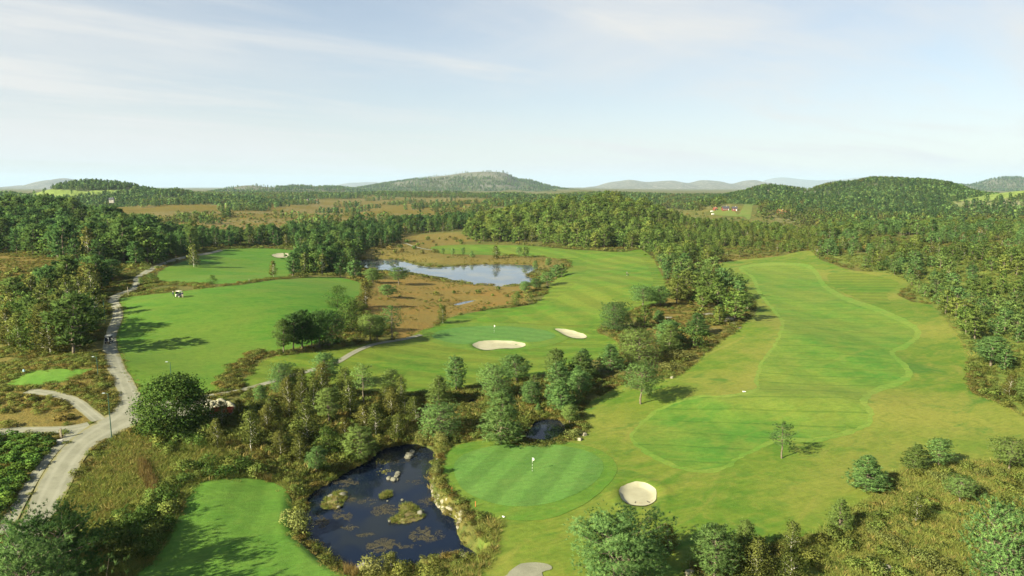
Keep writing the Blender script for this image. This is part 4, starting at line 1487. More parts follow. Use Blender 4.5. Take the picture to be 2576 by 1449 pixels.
HERO_LEAF = [
    ('leaf', 440, 1082, 945, 158, 'large round leafy tree beside the road junction', 'leafy tree'),
    ('leaf', 850, 776, 718, 56, 'round leafy tree at the right edge of the left fairway', 'leafy tree'),
    ('leaf', 886, 836, 748, 60, 'tall full leafy tree between the grove and the marsh', 'leafy tree'),
    ('leaf', 868, 800, 760, 44, 'leafy tree tucked between the two larger fairway trees', 'leafy tree'),
    ('birch', 1113, 813, 770, 26, 'young leafy birch at the corner of the brown marsh', 'birch'),
    ('birch', 920, 772, 706, 28, 'thin white stemmed birch left of the marsh', 'birch'),
    ('birch', 488, 672, 612, 28, 'tall thin birch at the edge of the second fairway', 'birch'),
    ('leaf', 535, 717, 691, 22, 'small round sapling on the heath bank above the left fairway', 'sapling'),
    ('birch', 688, 696, 655, 19, 'thin birch in front of the small far bunker', 'birch'),
    ('leaf', 383, 708, 686, 25, 'round dark bush tree beside the road bend', 'leafy tree'),
    ('leaf', 356, 714, 699, 16, 'small dark bush tree touching the road bend', 'leafy tree'),
    ('birch', 1248, 650, 617, 19, 'lone birch mirrored in the far pond', 'birch'),
    ('leaf', 1300, 769, 731, 26, 'left one of two leafy trees on the marsh edge below the far pond', 'leafy tree'),
    ('leaf', 1328, 759, 728, 25, 'right one of two leafy trees on the marsh edge below the far pond', 'leafy tree'),
    ('leaf', 2215, 680, 655, 38, 'brownish spreading tree at the top corner of the near fairway', 'leafy tree'),
    ('birch', 2304, 1312, 1235, 48, 'olive birch with white trunk in the right scrub', 'birch'),
    ('birch', 1988, 1397, 1309, 46, 'thin brown birch at the lower edge of the rough', 'birch'),
    ('birch', 1903, 1462, 1352, 64, 'bronze birch right of the egg shaped pine', 'birch'),
    ('birch', 1988, 1478, 1396, 72, 'round olive birch crown at the bottom edge', 'birch'),
    ('birch', 1680, 1385, 1318, 50, 'brown birch peeping out behind the great bushy pine', 'birch'),
    ('birch', 632, 1132, 1032, 52, 'light green birch above the overgrown bank', 'birch'),
    ('birch', 706, 1147, 1080, 34, 'white stemmed birch at the left of the overgrown bank', 'birch'),
    ('birch', 754, 1163, 1090, 36, 'white stemmed birch at the right of the overgrown bank', 'birch'),
    ('birch', 985, 1440, 1388, 36, 'small cone shaped birch on the front bank of the near pond', 'birch'),
    ('birch', 758, 1018, 927, 32, 'thin tall birch beside the sandy cart path', 'birch'),
    ('birch', 880, 1043, 955, 40, 'brown birch behind the leaning pine', 'birch'),
    ('birch', 986, 1052, 972, 34, 'birch with white trunk below the dark pine of the thicket', 'birch'),
    ('birch', 1019, 1048, 988, 28, 'brown birch at the right end of the thicket', 'birch'),
    ('birch', 916, 1092, 1018, 42, 'full birch low in the middle of the thicket', 'birch'),
    ('birch', 945, 1100, 1012, 38, 'tall birch low in the middle of the thicket', 'birch'),
    ('birch', 679, 1067, 1010, 34, 'olive birch behind the light green birch', 'birch'),
    ('birch', 728, 1052, 945, 34, 'brown birch in the left part of the thicket', 'birch'),
    ('birch', 800, 985, 935, 42, 'rust brown birch below the round topped pine', 'birch'),
    ('birch', 752, 990, 925, 34, 'rust brown birch left of the round topped pine', 'birch'),
]
TREE_XY = []
N_PINE = N_LEAF = 0
for i, (kind, u, vb, vt, w, lb) in enumerate(HERO):
    x, y, z, h, wm, dep = tree_px(u, vb, vt, w)
    TREE_XY.append((x, y, wm * 0.42))
    if w > 160:
        pr = PINE_BIG[0 if u > 1000 else 1]
    elif dep < 300:
        ps = PINE_N[kind]
        pr = ps[i % len(ps)]
    else:
        pr = PINE_D[i % 6]
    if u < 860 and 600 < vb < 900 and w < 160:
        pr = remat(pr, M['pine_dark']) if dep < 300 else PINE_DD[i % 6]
    plant_tree('pine_tree', pr, x, y, z, h, wm, lb, 'pine tree', 'single pines on and around the golf course')
    N_PINE += 1
for i, (kind, u, vb, vt, w, lb, cat) in enumerate(HERO_LEAF):
    x, y, z, h, wm, dep = tree_px(u, vb, vt, w)
    TREE_XY.append((x, y, wm * 0.42))
    near = dep < 260
    if kind == 'leaf':
        pr = (LEAF_N if near else LEAF_D)[i % 2]
        if i == 0:
            pr = make_leafy(290, 10, 11.2, 0.03, 520, 36, 0.34, 0.55, M['broadleaf'], M['bark_dark'], 'round', multi=3, up=0.8, shell=0.35)
        nm = 'leafy_tree' if cat != 'sapling' else 'leafy_sapling'
    else:
        pr = BIRCH_N[i % 3] if near else BIRCH_D[i % 2]
        nm = 'birch_tree'
    plant_tree(nm, pr, x, y, z, h, wm, lb, cat, 'birches and leafy trees on the golf course')
    N_LEAF += 1
# pines just outside the lower left of the frame, seen by the shadows they throw on the tee lawn
for x, y, h, lb in ((-46, 59, 13, 'pine below the frame whose shadow falls on the tee lawn'), (-37, 53, 12, 'second pine below the frame shading the near end of the tee lawn'),
                    (-62, 68, 15, 'pine left of the big dark pine shading the grassy bank')):
    plant_tree('pine_tree', PINE_N['round' if h > 11 else 'oval'][0], x, y, float(H(x, y)), h, h * 0.7, lb, 'pine tree', 'single pines on and around the golf course')

# ------------------------------------------------------------------ woods
F1 = [(-260, 480), (-200, 485), (0, 500), (200, 560), (400, 596), (600, 602), (800, 594), (960, 578), (1080, 566), (1200, 566), (1150, 582), (1015, 590), (1000, 615), (905, 632),
      (885, 655), (835, 690), (790, 652), (745, 622), (640, 619), (560, 622), (470, 643), (400, 662), (330, 690), (290, 705), (200, 672), (110, 645), (60, 638), (-260, 640)]
F1B = [(780, 630), (900, 630), (900, 655), (885, 672), (830, 692), (790, 690), (740, 700), (720, 697), (770, 660)]
F2 = [(25, 775), (100, 735), (190, 712), (255, 690), (262, 725), (236, 755), (240, 800), (222, 840), (212, 880), (205, 900), (100, 895), (10, 870), (20, 800)]
F3 = [(1170, 606), (1200, 566), (1290, 545), (1400, 522), (1580, 518), (1670, 535), (1740, 562), (1900, 578), (2060, 592), (2060, 630), (1990, 640), (1940, 632), (1830, 622), (1720, 645), (1650, 640), (1600, 626), (1480, 627), (1350, 612), (1250, 610)]
F4 = [(2060, 575), (2800, 560), (2800, 1040), (2600, 1050), (2500, 985), (2450, 930), (2432, 860), (2355, 768), (2260, 712), (2235, 680), (2110, 668), (2050, 640)]
F5 = [(1620, 640), (1720, 645), (1830, 628), (1900, 640), (1800, 668), (1840, 705), (1890, 780), (1850, 815), (1780, 860), (1700, 900), (1640, 890), (1600, 840), (1690, 745), (1672, 690)]
F6 = [(520, 1070), (600, 1040), (660, 1000), (720, 985), (850, 995), (1010, 1000), (1060, 1045), (1060, 1100), (1000, 1118), (930, 1140), (860, 1165), (780, 1185), (640, 1165), (520, 1130)]
F6B = [(1090, 1000), (1200, 980), (1350, 960), (1500, 930), (1480, 990), (1440, 1040), (1330, 1050), (1300, 1090), (1180, 1105), (1090, 1100)]
F8 = [(-400, 476), (3000, 476), (3000, 600), (2300, 590), (2060, 575), (1900, 548), (1760, 530), (1600, 520), (1400, 522), (1200, 545), (1100, 545), (1000, 556), (800, 572), (400, 588), (0, 520), (-400, 520)]
tree_grid = {}


def open_spot(x, y, gap):
    """keep a little room round trees already planted"""
    keep = np.ones(len(x), bool)
    for i in range(len(x)):
        k = (int(x[i] // 6), int(y[i] // 6))
        ok = True
        for a in (-1, 0, 1):
            for b in (-1, 0, 1):
                for px, py, pr in tree_grid.get((k[0] + a, k[1] + b), ()):
                    if (px - x[i]) ** 2 + (py - y[i]) ** 2 < max(gap, pr) ** 2:
                        ok = False
        keep[i] = ok
        if ok:
            tree_grid.setdefault(k, []).append((x[i], y[i], gap))
    return keep


for x, y, r in TREE_XY:
    tree_grid.setdefault((int(x // 6), int(y // 6)), []).append((x, y, min(r, 5.5)))

POOL = {'pine': [], 'birch': [], 'leaf': []}
HEATH_HOLES = None


def wood(poly, box, step, hr, mix, look, label, group, holes=0.0, hole_scale=40, gap=None, seed=0, edge=1.2):
    x, y = grid_points(*box, step)
    z = H0(x, y)
    m = in_px([poly], x, y, z) & clear_of(x, y)
    if holes:
        m &= vnoise(x, y, hole_scale, 50 + seed) > holes
    x, y, z = x[m], y[m], z[m]
    k = open_spot(x, y, gap or step * 0.55)
    x, y = x[k], y[k]
    z = H(x, y)
    h = rng.uniform(hr[0] * 0.8, hr[1] * 1.08, len(x)) * (0.72 + 0.56 * vnoise(x, y, 25, 60 + seed))
    q = rng.uniform(0, 1, len(x))
    for i in range(len(x)):
        if seed == 1 and x[i] > -0.52 * y[i]:
            h[i] *= 0.74
        if seed == 4:
            h[i] *= 1.0 - 0.45 * float(sstep((x[i] / y[i] - 0.17) / 0.10))
        nb = float(vnoise(x[i], y[i], 22, 130 + seed))
        pb = mix[1] * (2.4 if nb > 0.62 else 0.6)
        kind = 'birch' if q[i] < pb else ('leaf' if q[i] < pb + 1 - mix[0] - mix[1] else 'pine')
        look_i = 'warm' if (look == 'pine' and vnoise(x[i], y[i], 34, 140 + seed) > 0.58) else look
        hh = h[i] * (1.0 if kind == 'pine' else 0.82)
        dep = project(x[i], y[i], z[i])[2]
        POOL[kind].append((hh / dep, x[i], y[i], z[i], hh, dep, look_i, label, group))


wood(F1, (-640, 320, 330, 800), 6.4, (12, 17), (0.88, 0.07), 'dark', 'wood left of the second fairway', 'trees of the dark wood behind the left fairways', gap=4.2, seed=1)
wood(F1B, (-260, 60, 300, 520), 5.2, (8, 12), (0.45, 0.25), 'dark', 'clump between the second fairway and the far pond', 'trees between the second fairway and the far pond', gap=3.4, seed=2)
wood(F2, (-240, -40, 130, 330), 4.4, (8, 12), (0.55, 0.30), 'dark', 'grove on the left side of the gravel road', 'trees of the grove left of the gravel road', gap=3.0, seed=3)
wood(F3, (-120, 620, 420, 1000), 6.4, (8.5, 13), (0.90, 0.06), 'warm', 'wooded knoll behind the middle fairway', 'trees of the wooded knoll in the middle distance', holes=0.24, hole_scale=36, gap=4.4, seed=4)
wood(F4, (90, 900, 100, 800), 6.0, (4.8, 8.0), (0.76, 0.16), 'pine', 'wood right of the near fairway', 'trees of the wood right of the near fairway', holes=0.36, hole_scale=17, gap=4.0, seed=5)
wood(F5, (40, 230, 180, 460), 7.0, (4.5, 9), (0.86, 0.08), 'pine', 'heath strip between the two fairways', 'trees of the heath strip between the fairways', holes=0.42, hole_scale=18, gap=4.4, seed=6)
wood(F6, (-80, 10, 95, 160), 4.3, (4.8, 8.2), (0.10, 0.80), 'pine', 'thicket behind the near pond', 'trees of the thicket behind the near pond', holes=0.2, hole_scale=9, gap=3.0, seed=7)
wood(F6B, (-30, 40, 105, 190), 5.0, (4, 7.5), (0.55, 0.40), 'pine', 'pine belt along the small ponds', 'trees of the belt along the small ponds', holes=0.45, hole_scale=14, gap=3.6, seed=8)

MEDIAN = {}
for _lst in POOL.values():
    for r in _lst:
        MEDIAN.setdefault(r[8], []).append(r[4])
MEDIAN = {k: float(np.median(v)) for k, v in MEDIAN.items()}


def place_in(lb, u, v):
    if lb.startswith('wood left'):
        return ('on the wooded hill above the left heath' if u < 230 else 'in the dark wood above the road bend' if u < 480 else
                'in the dark belt behind the second fairway' if u < 800 else 'in the dark belt left of the far pond')
    if lb.startswith('grove on the left'):
        return ('at the upper end of the roadside grove' if v < 740 else 'in the middle of the roadside grove' if v < 820 else 'at the lower end of the roadside grove')
    if lb.startswith('wood right'):
        return ('far up the slope right of the near fairway' if v < 650 else 'in the wood beside the upper near fairway' if v < 790 else 'in the wood edge beside the wide near rough')
    if lb.startswith('thicket'):
        return ('at the back of the birch thicket' if v < 1060 else 'at the left front of the birch thicket' if u < 780 else 'at the right front of the birch thicket')
    if lb.startswith('heath strip'):
        return ('at the far end of the heath strip' if v < 720 else 'in the middle of the heath strip' if v < 800 else 'at the near end of the heath strip')
    if lb.startswith('wooded knoll'):
        return ('on top of the wooded knoll' if v < 575 else 'at the foot of the wooded knoll')
    return 'in the ' + lb


WORD = {'pine': 'pine', 'birch': 'birch', 'leaf': 'leafy tree'}
NMS = {'pine': 'pine_tree', 'birch': 'birch_tree', 'leaf': 'leafy_tree'}
LOOK = {'dark': 'dark green', 'warm': 'olive green', 'pine': 'blue green'}
LOOK2 = {'birch': 'slender olive', 'leaf': 'full'}
LIMIT = {'pine': 296 - N_PINE, 'birch': 250, 'leaf': 120}
near_forms = {'pine': sum(PINE_N.values(), [])}
for kind, lst in POOL.items():
    lst.sort(key=lambda a: -a[0])
    single, rest = lst[:LIMIT[kind]], lst[LIMIT[kind]:]
    for i, (_, x, y, z, h, dep, look, lb, gr) in enumerate(single):
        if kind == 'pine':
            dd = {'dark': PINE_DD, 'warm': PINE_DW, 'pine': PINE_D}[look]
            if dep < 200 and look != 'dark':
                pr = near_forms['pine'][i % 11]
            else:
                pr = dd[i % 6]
            wm = h * (random.uniform(0.52, 0.72) if look == 'dark' else random.uniform(0.66, 0.92))
        elif kind == 'birch':
            pr = BIRCH_N[i % 3] if dep < 180 else BIRCH_D[i % 2]
            wm = h * random.uniform(0.40, 0.55)
        else:
            pr = LEAF_N[i % 2] if dep < 180 else LEAF_D[i % 2]
            wm = h * random.uniform(0.7, 0.95)
        uu, vv, _ = project(x, y, z)
        lb = place_in(lb, float(uu), float(vv))
        adj = LOOK[look] if kind == 'pine' else LOOK2[kind]
        plant_tree(NMS[kind], pr, x, y, z, h, wm, '%s %s %s %s' % ('tall' if h > MEDIAN.get(gr, 9) else 'low', adj, WORD[kind], lb), WORD[kind] if kind != 'pine' else 'pine tree',
                   gr.replace('trees', {'pine': 'pines', 'birch': 'birches', 'leaf': 'leafy trees'}[kind]))
    for look in ('dark', 'warm', 'pine'):
        sel = [r for r in rest if r[6] == look]
        if not sel:
            continue
        a = np.array([r[1:6] for r in sel])
        if kind == 'pine':
            ms = {'dark': PINE_DD, 'warm': PINE_DW, 'pine': PINE_D}[look]
            nm = {'dark': 'dark_pine_wood', 'warm': 'knoll_pine_wood', 'pine': 'right_pine_wood'}[look]
        elif kind == 'birch':
            ms, nm = BIRCH_D, 'birch_wood'
        else:
            ms, nm = LEAF_D, 'leafy_wood'
        s = a[:, 3] / 10.0
        k = 1.0 if look == 'dark' else 1.3
        s = np.stack([s * k * rng.uniform(0.85, 1.2, len(s)), s * k * rng.uniform(0.85, 1.2, len(s)), s], 1)
        scatter(nm, kind + look, ms, a[:, :3], s, {'pine': 'mass of further pines', 'birch': 'mass of further birches', 'leaf': 'mass of further leafy trees'}[kind] + ' in the ' + sel[len(sel) // 2][7])

# woods of the valley floor far behind the course
x, y = grid_points(-2600, 2600, 760, 2500, 12.5)
z = H0(x, y)
m = in_px([F8], x, y, z) & clear_of(x, y)
mz = in_px(MARSH_PX[1:2], x, y, z)
m &= ~(mz & (vnoise(x, y, 60, 71) < 0.74))
m &= vnoise(x, y, 110, 72) > 0.22
x, y, z = x[m], y[m], z[m]
pk = np.where(vnoise(x, y, 90, 73) + rng.uniform(-.3, .3, len(x)) - 0.22 * (x > 0.22 * y) > 0.52, rng.integers(0, 4, len(x)), rng.integers(4, 6, len(x)))
FAR_FORMS = PINE_F + LEAF_F
scatter('valley_forest', 'far', FAR_FORMS, np.column_stack([x, y, z]), rng.uniform(0.7, 1.25, len(x)), 'mixed forest covering the far valley floor', pick=pk)
# thin second growth in front of the knoll and sprinkled on the heath
x, y = grid_points(-420, 420, 380, 1100, 15)
z = H0(x, y)
m = in_px([[(-200, 500), (2400, 500), (2400, 640), (900, 640), (500, 585), (-200, 585)]], x, y, z) & clear_of(x, y) & (vnoise(x, y, 70, 74) > 0.34)
x, y, z = x[m], y[m], z[m]
scatter('heath_bushes', 'farbush', SHRUB_D, np.column_stack([x, y, z]), rng.uniform(0.9, 2.2, len(x)), 'bushes sprinkled over the far heath')

# ------------------------------------------------------------------ far hills: ridges with real depth, clothed in trees
def hill(name, sil, D, depth, mat, label, trees=None, tree_h=0.0, seed=0, rough_amp=0.16, dens=11.0, meadow=None, tree_size=(0.8, 1.3), skip=0.0, key='far', forms=None, bald=None):
    s = smooth_poly(sil, 5, False)
    u = np.linspace(s[:, 0].min(), s[:, 0].max(), 220)
    v = np.interp(u, s[:, 0], s[:, 1])
    dx, dy, dz = ray(u, v)
    X = dx / dy * D
    top = CAMZ + dz / dy * D - tree_h
    NB = 60
    w = np.linspace(-1, 1, NB)
    base = -12.0
    xs, ysv, zs = [], [], []
    # ends taper into the ground
    taper = sstep(np.minimum(np.arange(220), np.arange(220)[::-1]) / 24.0)
    for j, q in enumerate(w):
        yy = D + q * depth * (1.0 if q < 0 else 0.8)
        prof = (1 - abs(q)) ** 1.15 * (1 + 0.35 * abs(q))
        xx = X * (yy / D) ** 0.5
        nz = (vnoise(xx, yy + 0 * xx, depth * 0.36, 80 + seed) - 0.5) * 2 + (vnoise(xx, yy + 0 * xx, depth * 0.13, 81 + seed) - 0.5) * 0.9
        hh = (top - base) * taper
        k = 1 - np.exp(-(abs(q) / 0.22) ** 2)
        zz = base + hh * np.clip(prof + rough_amp * nz * k * (1 - abs(q)) ** 0.5, 0, 1.0)
        xs.append(xx)
        ysv.append(np.full(220, yy))
        zs.append(zz)
    A = np.stack([np.array(xs), np.array(ysv), np.array(zs)], -1)
    ii = np.arange(NB * 220).reshape(NB, 220)
    q4 = np.stack([ii[:-1, :-1].ravel(), ii[:-1, 1:].ravel(), ii[1:, 1:].ravel(), ii[1:, :-1].ravel()], 1)
    uu, vv, _ = project(A[..., 0], A[..., 1], A[..., 2])
    md = np.zeros(uu.shape)
    if meadow:
        md = region(meadow, uu + 8 * (vnoise(A[..., 0], A[..., 1], 50, 83) - 0.5), vv)
    o = tag(link(name, np_mesh(name, A.reshape(-1, 3), q4, [mat], True, {'meadow': md.ravel(), 'bald': (region(bald, uu + 14 * (vnoise(A[..., 0], A[..., 1], 60, 85) - 0.5), vv + 5 * (vnoise(A[..., 0], A[..., 1], 40, 86) - 0.5)) if bald else np.zeros(uu.shape)).ravel()})), label, None, None, 'structure')
    if trees:
        step = dens
        nx = int((X.max() - X.min()) / step)
        ny = int(depth * 1.15 / step)
        ga = rng.uniform(0, 219, nx * ny)
        gb = rng.uniform(0, NB * 0.56, nx * ny)
        a0, b0 = ga.astype(int), gb.astype(int)
        fa, fb = ga - a0, gb - b0
        a1, b1 = np.minimum(a0 + 1, 219), np.minimum(b0 + 1, NB - 1)
        Pt = (A[b0, a0] * ((1 - fa) * (1 - fb))[:, None] + A[b0, a1] * (fa * (1 - fb))[:, None] + A[b1, a0] * ((1 - fa) * fb)[:, None] + A[b1, a1] * (fa * fb)[:, None])
        ok = Pt[:, 2] > base + 4
        if meadow:
            pu, pv, _ = project(Pt[:, 0], Pt[:, 1], Pt[:, 2])
            ok &= ~(region(meadow, pu, pv) > 0.5) | (rng.uniform(0, 1, len(Pt)) < 0.02)
        if bald:
            pu, pv, _ = project(Pt[:, 0], Pt[:, 1], Pt[:, 2])
            ok &= ~(region(bald, pu + rng.normal(0, 5, len(pu)), pv + rng.normal(0, 1.5, len(pu))) > 0.5) | (rng.uniform(0, 1, len(Pt)) < 0.12)
        if skip:
            ok &= vnoise(Pt[:, 0], Pt[:, 1], 90, 84 + seed) > skip
        Pt = Pt[ok]
        vn = vnoise(Pt[:, 0], Pt[:, 1], 150, 87 + seed) + 0.5 * vnoise(Pt[:, 0], Pt[:, 1], 45, 88 + seed) + rng.uniform(-.12, .12, len(Pt))
        pk = np.where(vn > 0.98, rng.integers(4, 6, len(Pt)), rng.integers(0, 4, len(Pt)))
        sz = rng.uniform(*tree_size, len(Pt)) * (0.75 + 0.5 * vnoise(Pt[:, 0], Pt[:, 1], 80, 89 + seed))
        scatter(trees, 'far', FAR_FORMS, Pt, sz, 'forest covering ' + label, pick=pk)
    return o


def hill_mat(name, base, base2, rock, rock_amt, meadow=(0.15, 0.20, 0.05)):
    t = NT(name)
    p = t.pos()
    n1, n2 = t.noise(p, 0.012, 6, 0.65), t.noise(p, 0.09, 5, 0.7)
    c = t.mix(t.ss(n2, 0.4, 0.62), base, base2)
    g = t.node('ShaderNodeNewGeometry')
    sx = t.node('ShaderNodeSeparateXYZ')
    t.put(sx.inputs[0], p)
    c = t.mix(t.math('MULTIPLY', t.ss(t.math('ADD', t.math('MULTIPLY', n1, 0.6), t.math('MULTIPLY', n2, 0.5)), 0.52, 0.66), rock_amt), c, rock)
    c = t.mix(t.math('MULTIPLY', t.attr('bald'), t.ss(n2, 0.40, 0.60, 0.0, 0.75)), c, rock)
    c = t.mix(t.attr('meadow'), c, t.mix(t.ss(n2, 0.4, 0.6), meadow, tuple(v * 1.35 for v in meadow)))
    t.pbr(c, 0.95, 0.05, t.bump(n2, 0.8, 6.0))
    return t.mat


HM1 = hill_mat('wooded_hill', (0.050, 0.070, 0.028), (0.075, 0.085, 0.032), (0.26, 0.25, 0.21), 0.25)
HM2 = hill_mat('rocky_hill', (0.070, 0.085, 0.040), (0.110, 0.110, 0.050), (0.20, 0.19, 0.155), 0.7)
HM3 = hill_mat('bare_mountain', (0.085, 0.095, 0.060), (0.140, 0.130, 0.090), (0.30, 0.28, 0.24), 0.8)
HM4 = hill_mat('green_hill', (0.120, 0.150, 0.045), (0.160, 0.170, 0.060), (0.30, 0.28, 0.22), 0.35)

MEADOW_L = [[(20, 488), (110, 476), (220, 480), (330, 476), (330, 484), (230, 490), (180, 500), (60, 498)], [(400, 478), (450, 476), (470, 482), (410, 483)]]
hill('wooded_hill', [(-330, 500), (-200, 486), (0, 484), (60, 482), (100, 474), (150, 460), (175, 454), (215, 450), (260, 452), (300, 456), (340, 464), (380, 473), (420, 477), (440, 473), (465, 477), (500, 487), (560, 490), (660, 497), (760, 505)],
     1650, 420, HM1, 'the wooded hill with a meadow on the left', 'wooded_hill_forest', 8.0, 1, dens=8.0, tree_size=(0.6, 1.05), meadow=MEADOW_L)
hill('rocky_hill', [(430, 500), (500, 488), (545, 480), (580, 470), (610, 464), (640, 463), (680, 468), (720, 466), (780, 466), (840, 467), (900, 474), (960, 486), (1040, 500)],
     4600, 1000, HM2, 'the low hill left of the highest hill', 'low_hill_forest', 8.0, 2, dens=18.0, skip=0.30, tree_size=(0.9, 1.5), bald=[[(560, 474), (620, 460), (690, 466), (700, 474), (620, 480)]])
hill('high_hill', [(700, 502), (780, 492), (850, 484), (900, 472), (960, 461), (1030, 450), (1090, 442), (1130, 438), (1170, 432), (1220, 429), (1268, 432), (1290, 442), (1302, 449), (1335, 452), (1370, 464), (1420, 474), (1480, 481), (1560, 488), (1640, 494), (1720, 500)],
     6200, 1500, HM2, 'the highest hill with a bare rocky top', 'high_hill_forest', 7.0, 3, dens=21.0, skip=0.24, tree_size=(0.9, 1.6), bald=[[(1050, 452), (1100, 441), (1150, 432), (1200, 425), (1275, 427), (1298, 450), (1262, 448), (1210, 446), (1150, 444), (1090, 453)], [(980, 462), (1040, 452), (1060, 456), (1000, 466)], [(1180, 470), (1230, 466), (1240, 474)]])
hill('right_hill', [(1640, 508), (1740, 498), (1800, 490), (1850, 483), (1880, 477), (1905, 469), (1935, 464), (1960, 465), (2000, 470), (2040, 473), (2065, 465), (2100, 456), (2150, 454), (2190, 445), (2235, 442), (2300, 447), (2350, 451), (2382, 460), (2405, 474), (2440, 480), (2500, 492), (2580, 505)],
     1620, 680, HM1, 'the dark wooded hill on the right', 'right_hill_forest', 7.0, 4, dens=7.0, tree_size=(0.5, 0.95), bald=[[(2320, 446), (2362, 450), (2368, 460), (2340, 455)], [(2000, 478), (2060, 484), (2040, 490), (1990, 484)]])
MEADOW_R = [[(2400, 505), (2450, 492), (2540, 474), (2640, 468), (2640, 492), (2540, 498), (2480, 505)]]
hill('green_hill', [(2330, 512), (2400, 500), (2450, 491), (2500, 482), (2540, 476), (2600, 471), (2700, 470), (2800, 480), (2900, 500)],
     1180, 360, HM4, 'the grassy green hill at the right border', 'green_hill_trees', 4.0, 5, dens=13.0, meadow=MEADOW_R)
hill('distant_hill', [(2300, 492), (2380, 474), (2412, 463), (2440, 466), (2470, 458), (2500, 449), (2540, 444), (2600, 446), (2700, 455), (2850, 480)],
     7000, 1400, HM2, 'the distant hill behind the right border', 'distant_hill_forest', 6.0, 6, dens=26.0, tree_size=(1.1, 1.8))
hill('distant_hill', [(1540, 496), (1580, 489), (1620, 484), (1680, 485), (1730, 480), (1780, 482), (1820, 486), (1900, 494)],
     8000, 1300, HM2, 'the low distant hill below the blue mountains', 'low_distant_forest', 6.0, 7, dens=30.0, skip=0.35, tree_size=(1.1, 1.8))
hill('mountain', [(1380, 492), (1440, 481), (1455, 475), (1480, 470), (1500, 468), (1530, 459), (1560, 455), (1585, 452), (1620, 457), (1640, 457), (1690, 454), (1730, 460), (1765, 453), (1810, 456), (1840, 462), (1870, 455), (1900, 453), (1925, 460), (1960, 470), (2030, 486)],
     13500, 2600, HM3, 'the blue mountain range in the middle')
hill('mountain', [(-330, 482), (-150, 478), (0, 474), (40, 467), (75, 466), (100, 464), (118, 456), (135, 451), (165, 448), (200, 455), (240, 468), (300, 480)],
     14000, 2400, HM3, 'the blue mountain behind the left hill')
hill('mountain', [(780, 480), (820, 472), (870, 461), (900, 459), (940, 458), (980, 462), (1040, 472), (1100, 480)], 26000, 3600, HM3, 'the pale far mountain left of the highest hill')
hill('mountain', [(1860, 484), (1900, 468), (1920, 455), (1945, 448), (1975, 446), (2020, 451), (2060, 453), (2110, 452), (2165, 446), (2200, 452), (2300, 460), (2400, 466), (2460, 478)], 32000, 3600, HM3, 'the palest mountains left of the right hill')

# ------------------------------------------------------------------ air
mb = MB()
mb.box((0, 24900, 330), (110000, 50000, 720))
t = NT('haze_air')
vol = t.node('ShaderNodeVolumePrincipled')
vol.inputs['Color'].default_value = (0.60, 0.80, 1.0, 1)
vol.inputs['Density'].default_value = 0.000032
vol.inputs['Anisotropy'].default_value = 0.0
t.l.new(vol.outputs[0], t.out.inputs['Volume'])
HAZE = t.mat
haze = tag(mb.obj('haze', HAZE), 'thin blue haze filling the air over the valley', None, None, 'stuff')

# ------------------------------------------------------------------ undergrowth
def clear_mask(x, y):
    return clear_of(x, y)


def cover(poly, box, step, name, key, forms, size, label, hold=None, sink=0.0):
    x, y = grid_points(*box, step)
    z = H0(x, y)
    m = in_px(poly, x, y, z) & clear_of(x, y)
    if hold is not None:
        m &= hold(x, y)
    x, y = x[m], y[m]
    z = H(x, y)
    scatter(name, key, forms, np.column_stack([x, y, z - sink]), rng.uniform(*size, len(x)), label)


EVERY = [[(-80, 600), (2680, 600), (2680, 1480), (-80, 1480)]]
notmarsh = lambda x, y: ~in_px(MARSH_PX + LUSH_PX, x, y, H0(x, y)) & (vnoise(x, y, 6, 91) > 0.28)
MID_MARSH = MARSH_PX[:1]
cover(EVERY, (-120, 130, 60, 165), 1.05, 'heather', 'heath', HEATHER + LOWGREEN, (0.7, 1.5), 'low heather and bilberry covering the near heath', notmarsh)
cover(EVERY, (-260, 260, 165, 300), 1.8, 'heather', 'heath', HEATHER + LOWGREEN, (1.0, 2.0), 'low heather and bilberry covering the middle heath', notmarsh)
cover(EVERY, (-420, 420, 300, 520), 3.6, 'heather', 'heath', HEATHER + LOWGREEN, (1.6, 3.2), 'low heather and bilberry covering the far heath', notmarsh)
cover(MARSH_PX[2:3] + MARSH_PX[5:], (-330, 240, 120, 430), 1.9, 'heath_tussocks', 'brownheath', HEATHER + HEATHER[:2] + LOWGREEN[:1], (0.7, 1.7), 'rust brown heather tussocks on the open heath', lambda x, y: vnoise(x, y, 7, 92) > 0.3)
cover(MARSH_PX[:1] + MARSH_PX[3:5], (-160, 160, 180, 520), 2.2, 'marsh_tussocks', 'brownheath', HEATHER + HEATHER[:2] + LOWGREEN[:1], (0.35, 1.0), 'scattered tussocks on the brown marsh', lambda x, y: vnoise(x, y, 9, 93) > 0.55)
cover(LUSH_PX[:3], (-70, 110, 48, 130), 0.54, 'long_grass', 'longgrass', GRASS_T + GRASS_T[:2] + GRASS_D[:1], (0.55, 1.25), 'long uncut grass on the banks and the lower right scrub', lambda x, y: vnoise(x, y, 5, 94) > 0.12)
cover(LUSH_PX[:1] + LUSH_PX[3:], (20, 330, 70, 420), 2.0, 'scrub_growth', 'scrub', LOWGREEN + LOWGREEN + GRASS_T[:2] + HEATHER[:1], (0.7, 1.5), 'low green growth under the right hand trees', lambda x, y: vnoise(x, y, 8, 95) > 0.25)
cover([F6, F6B], (-90, 45, 85, 200), 1.0, 'undergrowth', 'under', LOWGREEN + HEATHER[:2] + GRASS_T[:2] + GRASS_D[:1], (0.9, 1.9), 'tangled undergrowth below the birch thicket')
cover([[(150, 1290), (235, 1165), (300, 1090), (370, 1075), (420, 1150), (330, 1260), (250, 1330)]], (-85, -30, 70, 135), 0.55, 'dry_grass', 'dry', GRASS_D + GRASS_T[:1], (0.5, 1.0), 'straw coloured dry grass on the bank beside the road', lambda x, y: vnoise(x, y, 4, 96) > 0.42)
